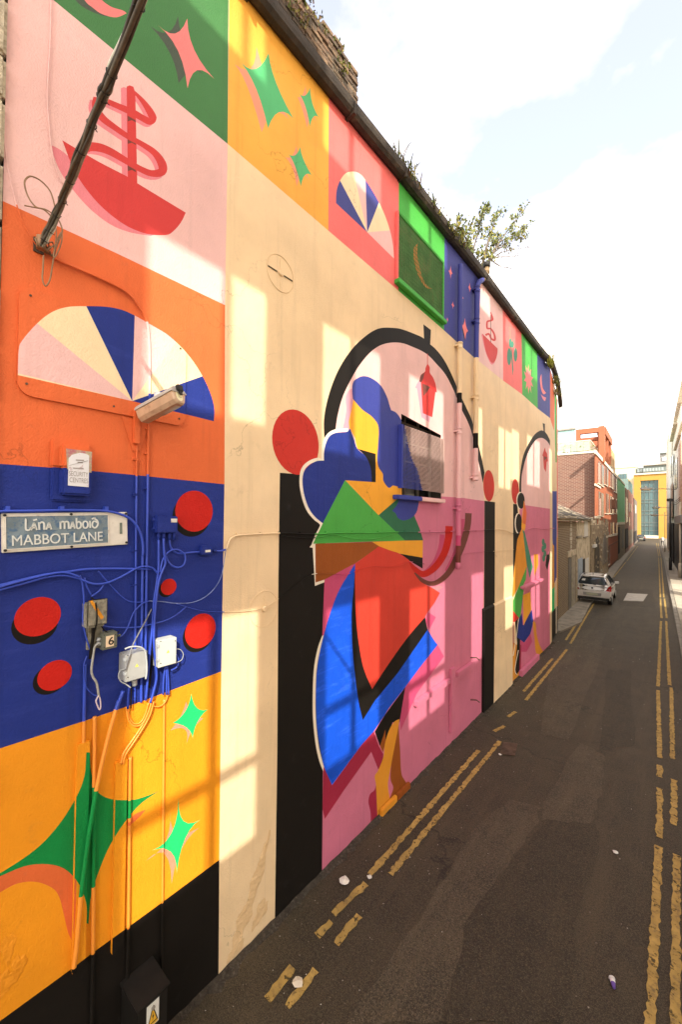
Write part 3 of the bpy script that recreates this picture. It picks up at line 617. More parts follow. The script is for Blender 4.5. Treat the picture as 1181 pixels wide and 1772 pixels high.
# specks of grit along the lane: nobody could count them
gritm = [mat('grit%d' % i, c, rough=.9) for i, c in enumerate(((.55, .52, .46), (.3, .27, .22), (.16, .13, .10)))]
mb = MB()
for k in range(700):
    x = random.choice((random.uniform(-3.35, -2.3), random.uniform(-3.3, .2))); y = 1.2 + 16 * random.random() ** 1.6
    s = random.uniform(.003, .008) * (1 + .06 * y); a = random.uniform(0, 6)
    P3 = [Vector((x + s * cos(a + t), y + s * sin(a + t), .002)) for t in (0, 2.1, 4.2)]
    top = Vector((x, y, .002 + s * .9)); m_ = random.choices(gritm, (1, 4, 6))[0]
    for i in range(3): mb.face([P3[i], P3[(i + 1) % 3], top], m_)
tag(mb.build('grit', None, origin=(-1.6, 6, 0)), 'scattered pale grit and crumbs lying over the dark asphalt', 'grit', kind='stuff')
# a few bits of litter
def litter(px, py, sz, col, name, label, cat, n=9, flat=.3):
    c = ground(px, py); mb = MB(); m_ = mat(name + '_' + str(px), col, rough=.7, var=.12, vscale=20)
    pts = [Vector((c.x + sz * (.75 + .4 * random.random()) * cos(2 * pi * i / n) * 1.1, c.y + sz * (.92 + .14 * random.random()) * sin(2 * pi * i / n), .016 + flat * sz * random.random())) for i in range(n)]
    mid = Vector((c.x, c.y, .02 + flat * sz * 1.2))
    for i in range(n): mb.face([pts[i], pts[(i + 1) % n], mid], m_)
    return tag(mb.build(name, None, origin=(c.x, c.y, .01)), label, cat)
litter(596, 1527, .062, (.72, .68, .58), 'paper_scrap', 'crumpled white paper scrap lying beside the left yellow lines', 'paper')
litter(515, 1703, .05, (.62, .55, .42), 'torn_wrapper', 'long torn pale wrapper lying across the worn yellow line nearest the electric cabinet', 'litter')
litter(640, 1520, .03, (.6, .57, .5), 'paper_scrap', 'small white paper bit at the near end of the long yellow line', 'paper')
litter(866, 1307, .03, (.6, .57, .5), 'paper_scrap', 'small pale paper bit lying next to the rusty drain grate', 'paper')
litter(1066, 1477, .03, (.62, .6, .55), 'paper_scrap', 'small pale scrap alone in the middle of the dark lane', 'paper')
c = ground(1062, 1706)
cup = thing('crushed_cup', 'crushed white cup with a purple print lying on the lane near the right yellow line', 'cup', (c.x, c.y, 0))
whitem = mat('white_card', (.75, .72, .68), rough=.5); purple = mat('purple_print', (.12, .06, .28), rough=.5)
mb = MB(); mb.tube([(c.x - .01, c.y + .035, .03), (c.x, c.y + .0, .028), (c.x + .012, c.y - .04, .022)], [.024, .021, .012], [whitem, purple], 9); mb.build('cup_body', cup)
mb = MB(); mb.tube([(c.x - .012, c.y + .036, .031), (c.x - .014, c.y + .042, .032)], [.028, .026], whitem, 9); mb.build('rim', cup)

# ================================================================== the mural building
bld = thing('mural_building', 'tall rendered building whose whole lane side is painted with a bright mural', 'building', (WX - 2, 8, 0))
def top_line(y): return [(2.52, 9.78), (4.19, 9.83), (5.53, 9.88), (9.2, 9.92), (14.15, 9.90), (15.95, 9.95)]
TOPZ = 9.86
base = [(YL, -.05), (YE, -.05), (YE, 9.93), (14.15, 9.90), (9.2, 9.90), (5.53, 9.86), (4.19, 9.82), (2.52, 9.79), (YL, 9.76)]
paint_face(base, 0, LAY, bld, 'painted_wall')
# the far end turns a few degrees away
W2 = Plane((WX, YE), (LE.x - WX, LE.y - YE)); L2 = (Vector((LE.x, LE.y)) - Vector((WX, YE))).length
LAY2 = [('painted_panel', 'e1', 'orange', [(948, 630), (956, 640), (961, 690), (959.5, 745), (953, 724), (950, 700)]),
        ('painted_panel', 'e2', 'bgreen', [(960.6, 670), (964, 690), (964.6, 800), (962.5, 800), (961, 740)]),
        ('painted_panel', 'e3', 'coral', [(964, 690), (972, 700), (972, 960), (965.3, 960), (964.6, 800)]),
        ('painted_panel', 'e4', 'hair', [(957, 850), (964.5, 850), (964.5, 1000), (960, 1010), (957, 930)]),
        ('painted_panel', 'e5', 'tan', [(957, 940), (960, 945), (960.5, 1055), (956, 1055)]),
        ('painted_panel', 'e6', 'face', [(964.3, 930), (972, 930), (972, 1060), (964.3, 1060)]),
        ('painted_panel', 'e7', 'mint', [(956, 1020), (960.5, 1015), (960.5, 1058), (956, 1062)]),
        ('painted_panel', 'e8', 'black', [(956, 1060), (964, 1050), (972, 1045), (972, 1130), (956, 1140)]),
        ('painted_panel', 'e9', 'white', [(963, 1000), (964.4, 1000), (964.4, 1100), (962.8, 1095)])]
paint_face([(0, -.05), (L2, -.05), (L2, 9.3), (L2 * .6, 9.62), (0, 9.93)], 0, LAY2, bld, 'painted_return', plane=W2)
# masonry behind the paint
stone = mat('render_body', (.30, .27, .22), rough=.9, var=.15, vscale=2, bump=.4, bscale=30)
mb = MB()
mb.box((-9.5, YL + .02, -.05), (WX - .28, YE, 9.6), stone)
mb.prism([(WX - .28, YE + .002, -.05), (LE.x - .06, LE.y - .02, -.05), (-9.5, LE.y + .4, -.05), (-9.5, YE + .002, -.05)], (0, 0, 9.2), stone)
for a, b in (((WX - .28, YL + .02), (WX - .012, 5.60)), ((WX - .28, 7.24), (WX - .012, YE))): mb.box((a[0], a[1], -.05), (b[0], b[1], 9.6), stone)
hz0, hz1 = W.tz(730, 861)[1] - .02, W.tz(730, 735)[1] + .02
mb.box((WX - .28, 5.602, -.05), (WX - .012, 7.238, hz0 - .12), stone); mb.box((WX - .28, 5.602, hz1 + .2), (WX - .012, 7.238, 9.6), stone)
mb.build('masonry', bld)
# plinth standing 7 cm proud between the two arches
t0, t1 = W.tz(838.5, 1050, .05)[0], W.tz(888.5, 1030, .05)[0]; zt = W.tz(856, 1046, .05)[1]
tcol = W.tz(857, 1100, .05)[0]
PLX = [q for q in LAY if q[1] in ('c2',)]
paint_face([(t0, -.05), (t1, -.05), (t1, zt - .04), (t0, zt - .04)], .05, PLX, bld, 'plinth_front')
mb = MB()
mb.prism([W.P(t0, zt - .04, .002), W.P(t0, zt - .04, .0495), W.P(t0, zt, .02), W.P(t0, zt, .002)], (0, tcol - t0, 0), PA['black']); mb.prism([W.P(tcol, zt - .04, .002), W.P(tcol, zt - .04, .0495), W.P(tcol, zt, .02), W.P(tcol, zt, .002)], (0, t1 - tcol, 0), PA['cream'])
mb.box((WX + .002, t0, -.05), (WX + .0495, t0 + .003, zt - .042), PA['black']); mb.box((WX + .002, t1 - .003, -.05), (WX + .0495, t1, zt - .042), PA['tan'])
mb.build('plinth', bld)
# little skirting block under the painted foot, pink bars and the low step of the blocked doorway
def wbox(mb, x0, x1, y0, y1, d0, d1, m_, xr=None):
    """box on the wall from pixel edges measured on its front face"""
    xm, ym = (x0 + x1) / 2 if xr is None else xr, (y0 + y1) / 2
    a, b = W.tz(x0, ym, d1)[0], W.tz(x1, ym, d1)[0]; z0, z1 = W.tz(xm, y1, d1)[1], W.tz(xm, y0, d1)[1]
    mb.box((WX + d0, min(a, b), z0), (WX + d1, max(a, b), z1), m_); return a, b, z0, z1
mb = MB(); a = W.tz(656, 1412)[0]; b = W.tz(683, 1380)[0]; c_ = W.tz(706, 1360)[0]
mb.box((WX + .002, a, -.02), (WX + .06, b, .10), PA['tan']); mb.box((WX + .002, b + .002, -.02), (WX + .06, c_, .10), PA['brown']); mb.build('skirting', bld, bevel=.012)
mb = MB()
for (x0, ya), (x1, yb) in (((720, 1216), (778, 1180)), ((791, 1167), (818, 1149))):
    p, q = W.tz(x0, ya, .05), W.tz(x1, yb, .05)
    z = (p[1] + q[1]) / 2; mb.box((WX + .002, p[0], z - .045), (WX + .085, q[0], z + .045), PA['dpink'])
mb.build('door_rail', bld, bevel=.008)
mb = MB(); p, q = W.tz(781, 1158, .04), W.tz(781, 1268, .04); mb.box((WX + .002, p[0], q[1]), (WX + .06, p[0] + .18, p[1]), PA['dpink']); mb.build('door_jamb', bld, bevel=.006)
mb = MB(); p, q = W.tz(902, 1168, .05), W.tz(932, 1138, .05); mb.box((WX + .002, p[0], -.02), (WX + .10, q[0], .16), PA['dpink']); mb.build('door_step', bld, bevel=.01)
mb = MB(); p, q = W.tz(904, 1018, .05), W.tz(938, 1002, .05); mb.box((WX + .002, p[0], p[1] - .02), (WX + .14, q[0], p[1] + .05), PA['dpink']); mb.build('lintel', bld, bevel=.01)
mb = MB()
for x, yy in ((815, 1138), (815, 1211)):
    p = W.pt(x, yy); mb.tube([p, p + Vector((.12, .03, .02)), p + Vector((.15, .12, -.05))], .012, rust, 6)
mb.build('hook', bld)
# rough plaster scabs low on the cream strip and the yellow panel
scab = paint('scab', (238, 190, 132), bump=.9, bscale=18, var=.12)
for q_, (y_, z_, w_, h_) in enumerate(((2.78, .55, .10, .32), (2.62, .28, .13, .2), (2.85, .22, .12, .14), (2.55, .10, .12, .10), (2.9, .85, .05, .2))):
    mb = MB(); n_ = 26
    rim = [(y_ + w_ * (.78 + .16 * sin(3 * 2 * pi * k / n_ + q_) + .10 * sin(7 * 2 * pi * k / n_ + 2 * q_)) * cos(2 * pi * k / n_) + h_ * .35 * sin(2 * pi * k / n_), z_ + h_ * (.78 + .16 * sin(3 * 2 * pi * k / n_ + q_) + .10 * sin(7 * 2 * pi * k / n_ + 2 * q_)) * sin(2 * pi * k / n_)) for k in range(n_)]
    ins = [(y_ + (a - y_) * .8, z_ + (b - z_) * .8) for a, b in rim]
    for k in range(n_):
        j = (k + 1) % n_; mb.face([W.P(*rim[k], .0008 + q_ * .0007), W.P(*rim[j], .0008 + q_ * .0007), W.P(*ins[j], .003 + q_ * .0012), W.P(*ins[k], .003 + q_ * .0012)], scab)
    mb.face([W.P(a, b, .003 + q_ * .0012) for a, b in ins], scab); mb.build('plaster_scab', bld)
scy = paint('scaby', (250, 150, 32), bump=.9, bscale=18, var=.12)
for q_, (y_, z_, w_, h_) in enumerate([(*W.tz(px_, py_), a_, b_) for px_, py_, a_, b_ in ((14, 1640, .05, .12), (32, 1672, .05, .10), (10, 1700, .06, .10))]):
    mb = MB(); n_ = 26
    rim = [(y_ + w_ * (.78 + .16 * sin(3 * 2 * pi * k / n_ + q_) + .10 * sin(7 * 2 * pi * k / n_ + 2 * q_)) * cos(2 * pi * k / n_), z_ + h_ * (.78 + .16 * sin(3 * 2 * pi * k / n_ + q_) + .10 * sin(7 * 2 * pi * k / n_ + 2 * q_)) * sin(2 * pi * k / n_)) for k in range(n_)]
    ins = [(y_ + (a - y_) * .8, z_ + (b - z_) * .8) for a, b in rim]
    for k in range(n_):
        j = (k + 1) % n_; mb.face([W.P(*rim[k], .0008 + q_ * .0007), W.P(*rim[j], .0008 + q_ * .0007), W.P(*ins[j], .003 + q_ * .0012), W.P(*ins[k], .003 + q_ * .0012)], scy)
    mb.face([W.P(a, b, .003 + q_ * .0012) for a, b in ins], scy); mb.build('plaster_scab', bld)
# dirt packed along the foot of the wall, with a ragged outer edge, and lost flakes of paint
dirtm = mat('packed_dirt', (.045, .036, .026), rough=1, var=.4, vscale=9, bump=.8, bscale=60, dirt=((.10, .085, .065), .5, .7, 30))
mb = MB(); ysd = [1.2 + k * .09 for k in range(170)]; pv_ = None
for y_ in ysd:
    w_ = .05 + .05 * random.random() + (.05 if random.random() < .15 else 0); h_ = .012 + .022 * random.random()
    cur = (Vector((WX + w_, y_, .0022)), Vector((WX + .004, y_, h_)))
    if pv_: mb.face([pv_[0], cur[0], cur[1], pv_[1]], dirtm)
    pv_ = cur
tag(mb.build('wall_foot_dirt', None, origin=(WX, 6, 0), recalc=False), 'strip of packed dirt along the foot of the painted wall', 'dirt', kind='stuff')
# ------------------------------------------------------------------ gutter, chimney stack
gutm = mat('old_gutter', (.030, .022, .015), rough=.75, var=.4, vscale=5, bump=.35, bscale=40, dirt=((.09, .07, .045), .55, .75, 6))
glen = [(-1.5, 9.70), (.6, 9.74), (2.52, 9.80), (4.19, 9.84), (5.53, 9.89), (7.4, 9.91), (9.2, 9.93), (11.5, 9.92), (14.15, 9.92), (15.6, 9.96)]
def gut_pt(y, z, off, dz): return Vector((WX + off, y, z + dz))
prof = [(.005, -.02), (.05, -.045), (.105, -.035), (.145, .005), (.152, .06), (.152, .125), (.125, .125), (.122, .06), (.10, .03), (.02, .03), (.005, .13)]
def sweep(mb, secs, m_):
    for s0, s1 in zip(secs, secs[1:]):
        for i in range(len(s0)):
            j = (i + 1) % len(s0); mb.face([s0[i], s0[j], s1[j], s1[i]], m_)
    mb.face(secs[0], m_); mb.face(secs[-1][::-1], m_)
ext = [(y, z, 0.0) for y, z in glen]
for k, ((ya, za), (yb, zb)) in enumerate(zip(glen, glen[1:])):
    mb = MB(); e = .012
    sweep(mb, [[gut_pt(ya + e, za, o, d) for o, d in prof], [gut_pt(yb - e, zb, o, d) for o, d in prof]], gutm)
    mb.obox(gut_pt(yb - .05, zb, .0, -.055), (.16, 0, 0), (0, .045, 0), (0, 0, .15), gutm)
    mb.build('gutter', bld)
# rounded far end of the gutter
mb = MB(); secs = []
for t, dz in ((-.34, .0), (.3, -.02), (1.0, -.09), (1.6, -.25), (2.1, -.5), (2.5, -.85)):
    secs.append([W2.P(t, 9.95 + d + dz, o) for o, d in prof])
sweep(mb, secs, gutm); mb.build('gutter', bld)
# eaves board behind the gutter and a row of slate edges
mb = MB(); slate = mat('slate', (.07, .062, .052), rough=.8, var=.3, vscale=3, bump=.3, bscale=30)
for (ya, za), (yb, zb) in zip(glen[1:], glen[2:]):
    mb.prism([(WX - .3, ya, za + .02), (WX + .03, ya, za + .14), (WX - .02, ya, za + .17), (WX - 1.5, ya, za + .20), (WX - 1.5, ya, za + .02)], (0, yb - ya, zb - za), slate)
mb.build('roof_edge', bld)
# brick stack above the gutter, laid brick by brick
brickm = [mat('old_brick%d' % i, c, rough=.9, var=.3, vscale=14, bump=.6, bscale=70, dirt=((.035, .032, .024), .46, .68, 5)) for i, c in enumerate(((.16, .095, .058), (.13, .085, .055), (.19, .125, .075), (.10, .07, .05)))]
mortar = mat('old_mortar', (.11, .09, .065), rough=.95, var=.2, vscale=10, bump=.4, bscale=60)
CXO = -.10
ST = Plane((WX + CXO, 0), (0, 1))
t_end = ST.tz(619.5, 165)[0]; z_hi = ST.tz(618, 128)[1]; z_lo = 9.86; t_sta = .3
top_t = [ST.tz(*p) for p in ((532, 2), (575, 55), (606, 105), (619, 135))]
def stack_top(t):
    a = sorted(top_t); 
    if t <= a[0][0]: return a[0][1]
    for p, q in zip(a, a[1:]):
        if p[0] <= t <= q[0]: return p[1] + (q[1] - p[1]) * (t - p[0]) / (q[0] - p[0])
    return a[-1][1]
CH = .071; zmax = max(p[1] for p in top_t)
mb = MB(); mb.box((WX + CXO - 1.2, t_sta, 9.62), (WX + CXO - .012, t_end - .02, min(p[1] for p in top_t) - .03), mortar); mb.build('stack_core', bld)
bricks = []; row = 0; z = z_lo
def brick_mesh(i):
    mb = MB(); mb.box((-.10, .006, .005), (.0, .209, CH - .006), brickm[i]); o = mb.build('brick', bld, origin=(0, 0, 0), bevel=.006); bricks.append(o); return o
protos = []
count = 0
while z < zmax - .02 and count < 300:
    t = t_end - (.215 if row % 2 else .105); first = True
    while t > t_sta and count < 300:
        if z + CH <= stack_top(t + .1) + .03 and not (random.random() < .03):
            w = .215 if not first else (.215 if row % 2 else .105)
            if len(protos) < 4: o = brick_mesh(len(protos)); protos.append(o)
            else:
                o = random.choice(protos).copy(); COL.objects.link(o); o.parent = bld
            o.scale = (1, w / .215, 1)
            o.location = Vector((WX + CXO + random.uniform(-.012, .014), t, z + random.uniform(-.002, .002))) - Vector(bld['_o'])
            o.rotation_euler = (random.uniform(-.012, .012), 0, random.uniform(-.02, .02)); count += 1
        first = False; t -= .217
    z += CH; row += 1
# ------------------------------------------------------------------ upper window behind wire mesh (green)
grn = PA['bgreen']
wy0, wy1 = W.tz(691, 430, .05)[0], W.tz(769.5, 500, .05)[0]; wz0, wz1 = W.tz(730, 517, .05)[1], W.tz(730, 409, .05)[1]
mb = MB(); mb.box((WX + .002, wy0, wz0), (WX + .02, wy1, wz1), mat('old_board', (.06, .15, .04), rough=.8, var=.35, vscale=4, bump=.3, bscale=30, dirt=((.17, .15, .06), .5, .75, 3)))
wb = tag(mb.build('window_board', bld))
moon = cr([(724, 420, 1), (716, 432), (718, 455), (725, 478), (737, 497), (748, 500, 1), (735, 488), (727, 465), (723, 440)])
mb = MB(); mb.prism([W.pt(p[0], p[1], .022) for p in moon], (.003, 0, 0), mat('orange_board', (.42, .18, .04), rough=.7, var=.2, vscale=9)); mb.build('painted_moon', wb)
mb = MB()
for y0, y1, z0, z1 in ((wy0, wy1, wz0, wz0 + .04), (wy0, wy1, wz1 - .03, wz1), (wy1 - .04, wy1, wz0 + .041, wz1 - .031)):
    mb.box((WX + .002, y0, z0), (WX + .045, y1, z1), grn)
mb.build('window_frame', bld, bevel=.005)
mb = MB(); mb.box((WX + .002, wy0 - .035, wz0 - .02), (WX + .05, wy0 - .002, wz1), PA['coral']); mb.build('window_frame', bld, bevel=.005)
mb = MB(); mb.box((WX + .002, wy0 - .06, wz0 - .09), (WX + .09, wy1 + .05, wz0 - .022), grn); mb.build('sill', bld, bevel=.008)
meshm = mat('mesh_wire', (.09, .22, .06), rough=.6, var=.2)
mb = MB(); nv, nh = 24, 16
for i in range(nv + 1):
    y = wy0 + (wy1 - wy0) * i / nv; mb.tube([(WX + .040, y, wz0 + .02), (WX + .040, y + random.uniform(-.006, .006), wz1 - .02)], .0042, meshm, 4, False)
for i in range(nh + 1):
    z = wz0 + (wz1 - wz0) * i / nh; mb.tube([(WX + .0445, wy0, z), (WX + .0445, wy1, z)], .0042, meshm, 4, False)
tag(mb.build('wire_mesh', bld), kind='stuff')
# ------------------------------------------------------------------ middle window behind a perforated guard
hy0, hy1 = W.tz(695, 786)[0], W.tz(763.7, 810)[0]
darkg = mat('dark_glass', (.012, .013, .014), rough=.12, spec=.6); frm = mat('old_sash', (.16, .14, .11), rough=.7, var=.2)
mb = MB(); mb.box((WX - .26, hy0 - .05, hz0 - .1), (WX - .25, hy1 + .05, hz1 + .15), darkg); pane = mb.build('window_pane', bld)
mb = MB()
for i in range(4):
    y = hy0 + (hy1 - hy0) * i / 3; mb.box((WX - .25, y - .02, hz0 - .1), (WX - .215, y + .02, hz1 + .15), frm)
for i in range(5):
    z = hz0 + (hz1 - hz0) * i / 4; mb.box((WX - .248, hy0, z - .015), (WX - .222, hy1, z + .015), frm)
mb.build('window_bars', bld)
mb = MB(); rv = mat('reveal', (.05, .045, .035), rough=.9)
mb.box((WX - .25, hy0 - .06, hz1 + .10), (WX - .004, hy1 + .06, hz1 + .2), rv); mb.box((WX - .25, hy1 + .012, hz0 - .1), (WX - .004, hy1 + .09, hz1 + .1), rv); mb.box((WX - .25, hy0 - .09, hz0 - .1), (WX - .004, hy0 - .012, hz1 + .1), rv)
mb.build('reveal', bld)
GO = .06
gy0, gy1 = W.tz(696, 790, GO)[0], W.tz(768, 805, GO)[0]; gz1, gz0 = W.tz(732, 748, GO)[1], W.tz(732, 848, GO)[1]
HB = [(698.6, 731), (703.7, 761.7), (710.5, 790.5), (722, 814), (727, 835), (731, 850)]
gA, gB = PA['hair'], mat('guard_pink', (.44, .30, .265), rough=.6, var=.1)
def gm(y, z):
    x, yy = proj(W.P(y, z, GO)); e = sorted(HB, key=lambda p: abs(p[1] - yy))[:2]
    (xa, ya), (xb, yb) = e; xb_ = xa + (xb - xa) * (yy - ya) / (yb - ya) if ya != yb else xa
    return gA if x < xb_ else gB
mbs = {gA: MB(), gB: MB()}; NV, NH = 34, 46
for i in range(NV + 1):
    y = gy0 + (gy1 - gy0) * i / NV; run = None; steps = 33
    for j in range(steps):
        z = gz0 + (gz1 - gz0) * (j + .5) / steps; m_ = gm(y, z)
        if run and run[0] is m_: run[2] = j + 1
        else:
            if run: mbs[run[0]].box((WX + GO, y - .0036, gz0 + (gz1 - gz0) * run[1] / steps), (WX + GO + .004, y + .0036, gz0 + (gz1 - gz0) * run[2] / steps), run[0])
            run = [m_, j, j + 1]
    mbs[run[0]].box((WX + GO, y - .0036, gz0 + (gz1 - gz0) * run[1] / steps), (WX + GO + .004, y + .0036, gz0 + (gz1 - gz0) * run[2] / steps), run[0])
for i in range(NH + 1):
    z = gz0 + (gz1 - gz0) * i / NH; xb_ = None
    ysplit = next((gy0 + (gy1 - gy0) * k / 40 for k in range(41) if gm(gy0 + (gy1 - gy0) * k / 40, z) is gB), gy1)
    th = .0046
    if ysplit > gy0: mbs[gA].box((WX + GO + .0045, gy0, z - th), (WX + GO + .008, ysplit, z + th), gA)
    if ysplit < gy1: mbs[gB].box((WX + GO + .0045, ysplit, z - th), (WX + GO + .008, gy1, z + th), gB)
for m_ in (gA, gB): tag(mbs[m_].build('window_guard', bld), kind='stuff')
for y in (gy0, gy1):
    mb = MB(); mb.box((WX + .002, y - .018, gz0 - .01), (WX + GO + .012, y + .018, gz1 + .01), PA['hair'] if y == gy0 else gB); mb.build('guard_frame', bld)
mb = MB(); sy0, sy1, smid = W.tz(689, 860, .1)[0], W.tz(771, 868, .1)[0], W.tz(731, 865, .1)[0]; sz = W.tz(731, 860, .1)[1]
mb.box((WX + .002, sy0, sz - .07), (WX + .11, smid, sz), PA['hair']); mb.box((WX + .002, smid + .001, sz - .07), (WX + .11, sy1, sz), PA['pink']); mb.build('sill', bld, bevel=.008)
# round iron tie plates
for px, py, r in ((485.5, 473.5, .20), (457, 1053.5, .19)):
    t, z = W.tz(px, py)
    tp = thing('tie_plate', 'round iron wall tie plate painted cream on the %s part of the cream band' % ('upper' if py < 600 else 'lower'), 'wall plate', W.P(t, z, 0), None)
    ring = [W.P(t + r * cos(2 * pi * k / 40), z + r * sin(2 * pi * k / 40), .003) for k in range(41)]
    mb = MB(); mb.tube(ring, .0035, PA['cream'], 5, False); mb.build('rim', tp)
    mb = MB(); rustp = mat('rusty_slot', (.09, .06, .03), rough=.9)
    for s in (-1, 1):
        mb.box((WX + .003, t + min(s * .05, s * r * .92), z - .009), (WX + .006, t + max(s * .05, s * r * .92), z + .006), PA['cream'] if py > 600 else rustp)
    mb.box((WX + .003, t - .008, z - r * .9), (WX + .005, t + .006, z + r * .8), PA['cream']); mb.build('spokes', tp)
    mb = MB(); mb.cyl((WX + .002, t, z), (WX + .022, t, z), .035, PA['cream'], 8, .022); mb.build('boss', tp)
# pale rough stone pier at the near end of the wall
piermat = mat('pale_rubble', (.50, .44, .33), rough=.95, var=.3, vscale=14, bump=1.0, bscale=25, dirt=((.22, .18, .12), .52, .7, 12))
pr = thing('stone_pier', 'pale rough stone pier at the far left edge beside the mural wall', 'pier', (WX, YL - .15, 0))
z = -.05; k = 0
while z < 10.2:
    h = random.uniform(.28, .42); mb = MB()
    mb.box((WX - .7, YL - .42 - random.uniform(0, .02), z + .006), (WX + .03 + random.uniform(0, .025), YL - .006, z + h - .006), piermat); mb.build('stone', pr, bevel=.02); z += h
# ================================================================== fittings on the wall
VF = None
def text_mb(mb, s, origin, ax, ay, h, m_, depth=.004, align='LEFT', sx=1.0, bold=0.0, fit=None):
    """lettering as solid shapes: origin, reading direction ax, up ay (unit vectors), cap height h"""
    cu = bpy.data.curves.new('t', 'FONT'); cu.body = s; cu.size = h / .7; cu.align_x = align; cu.offset = bold * h
    ob = bpy.data.objects.new('t', cu); COL.objects.link(ob)
    dg = bpy.context.evaluated_depsgraph_get(); me = bpy.data.meshes.new_from_object(ob.evaluated_get(dg))
    ax, ay, origin = Vector(ax), Vector(ay), Vector(origin); nz = ax.cross(ay)
    if fit: sx = fit / max(v.co.x for v in me.vertices)
    for p in me.polygons:
        q = [origin + ax * me.vertices[i].co.x * sx + ay * me.vertices[i].co.y + nz * depth for i in p.vertices]
        mb.face(q, m_)
        if depth > .003:
            n_ = len(q)
    if depth > .003:   # side walls from boundary edges
        ed = {}
        for p in me.polygons:
            for e in p.edge_keys: ed[e] = ed.get(e, 0) + 1
        for (i, j), c in ed.items():
            if c == 1:
                a, b = (origin + ax * me.vertices[k].co.x * sx + ay * me.vertices[k].co.y for k in (i, j))
                mb.face([a, b, b + nz * depth, a + nz * depth], m_)
    bpy.data.objects.remove(ob); bpy.data.meshes.remove(me); bpy.data.curves.remove(cu)
YV, ZV = Vector((0, 1, 0)), Vector((0, 0, 1))
def at(px, py, off=0.0): return W.pt(px, py, off)
# painted cables take the wall's colour behind them, blue lightened for highlights
def cable(name, label, px, r, off=.02, mt=None, cat='cable', group=None, parent=None, sub=4, n=6):
    c = cr(px, sub, False); offs = off if isinstance(off, (list, tuple)) else [off] * 2
    pts = []; ms = []
    for i, p in enumerate(c):
        f = i / (len(c) - 1) * (len(offs) - 1); k = int(min(f, len(offs) - 2)); o = offs[k] + (offs[k + 1] - offs[k]) * (f - k)
        pts.append(at(p[0], p[1], o))
        if i < len(c) - 1: k_ = colour_at((p[0] + c[i + 1][0]) / 2, (p[1] + c[i + 1][1]) / 2); ms.append(mt or PA[{'blue': 'cblue', 'yellow': 'corange'}.get(k_, k_)])
    mb = MB(); mb.tube(pts, r, ms, n)
    if parent is not None: return mb.build(name, parent, recalc=False)
    return tag(mb.build(name, None, origin=pts[0], recalc=False), label, cat, group)
def clips(parent, px, r=.012, off=.012):
    for p in px:
        q = at(*p); mb = MB(); mb.box(q + Vector((.001, -r * 1.6, -.008)), q + Vector((off + r, r * 1.6, .008)), PA[colour_at(*p)]); mb.build('clip', parent)

# --- street name plate
cream_enamel = mat('sign_cream', pc(236, 216, 186), rough=.5, var=.08, vscale=20, dirt=((.22, .13, .07), .62, .78, 12))
blueenamel = mat('sign_blue', pc(122, 130, 126), rough=.6, var=.22, vscale=12, dirt=(pc(84, 106, 122), .50, .60, 22))
letter = mat('sign_letter', pc(232, 220, 196), rough=.5, var=.08, vscale=30, dirt=((.35, .30, .22), .6, .75, 30))
p00, p10, p11, p01 = at(3, 957, .03), at(221, 942, .03), at(221, 886, .03), at(2, 888.5, .03)
SO = Vector((WX, p00.y, p00.z)); sw = p10.y - p00.y; tilt = atan((p10.z - p00.z + p11.z - p01.z) / 2 / sw); shh = ((p01.z - p00.z) + (p11.z - p10.z)) / 2
sa = Vector((0, cos(tilt), sin(tilt))); sb = Vector((0, -sin(tilt), cos(tilt))); sx = Vector((1, 0, 0))
sg = thing('street_sign', 'weathered blue and cream street name plate reading MABBOT LANE with a 1 at its end', 'street sign', SO)
def SP(u, v, o=0): return SO + sa * (u * sw) + sb * (v * shh) + sx * o
mb = MB(); mb.obox(SP(0, 0, .004), sa * sw, sb * shh, sx * .026, cream_enamel); mb.build('plate', sg, bevel=.004)
mb = MB(); mb.obox(SP(.03, .09, .0305), sa * sw * .785, sb * shh * .83, sx * .003, blueenamel); mb.build('panel', sg)
mb = MB()
for u, v, a, b in ((.022, .07, .80, .022), (.022, .915, .80, .022)): mb.obox(SP(u, v, .031), sa * sw * a, sb * shh * b, sx * .006, cream_enamel)
for u in (.018, .812): mb.obox(SP(u, .07, .0312), sa * sw * .009, sb * shh * .867, sx * .0062, cream_enamel)
mb.build('border', sg)
mb = MB(); text_mb(mb, 'MABBOT LANE', SP(.058, .165, .0345), sa, sb, shh * .27, letter, .005, fit=sw * .705); mb.build('lettering', sg, recalc=False)
def gaelic(mb, strokes, w):
    for s in strokes:
        poly = stroke([(x, -y) for x, y in s], w, 4); P3 = [SP(.155 + x * .0197, .55 - y * .064, .0345) for x, y in poly]
        mb.prism(P3, sx * .006, letter)
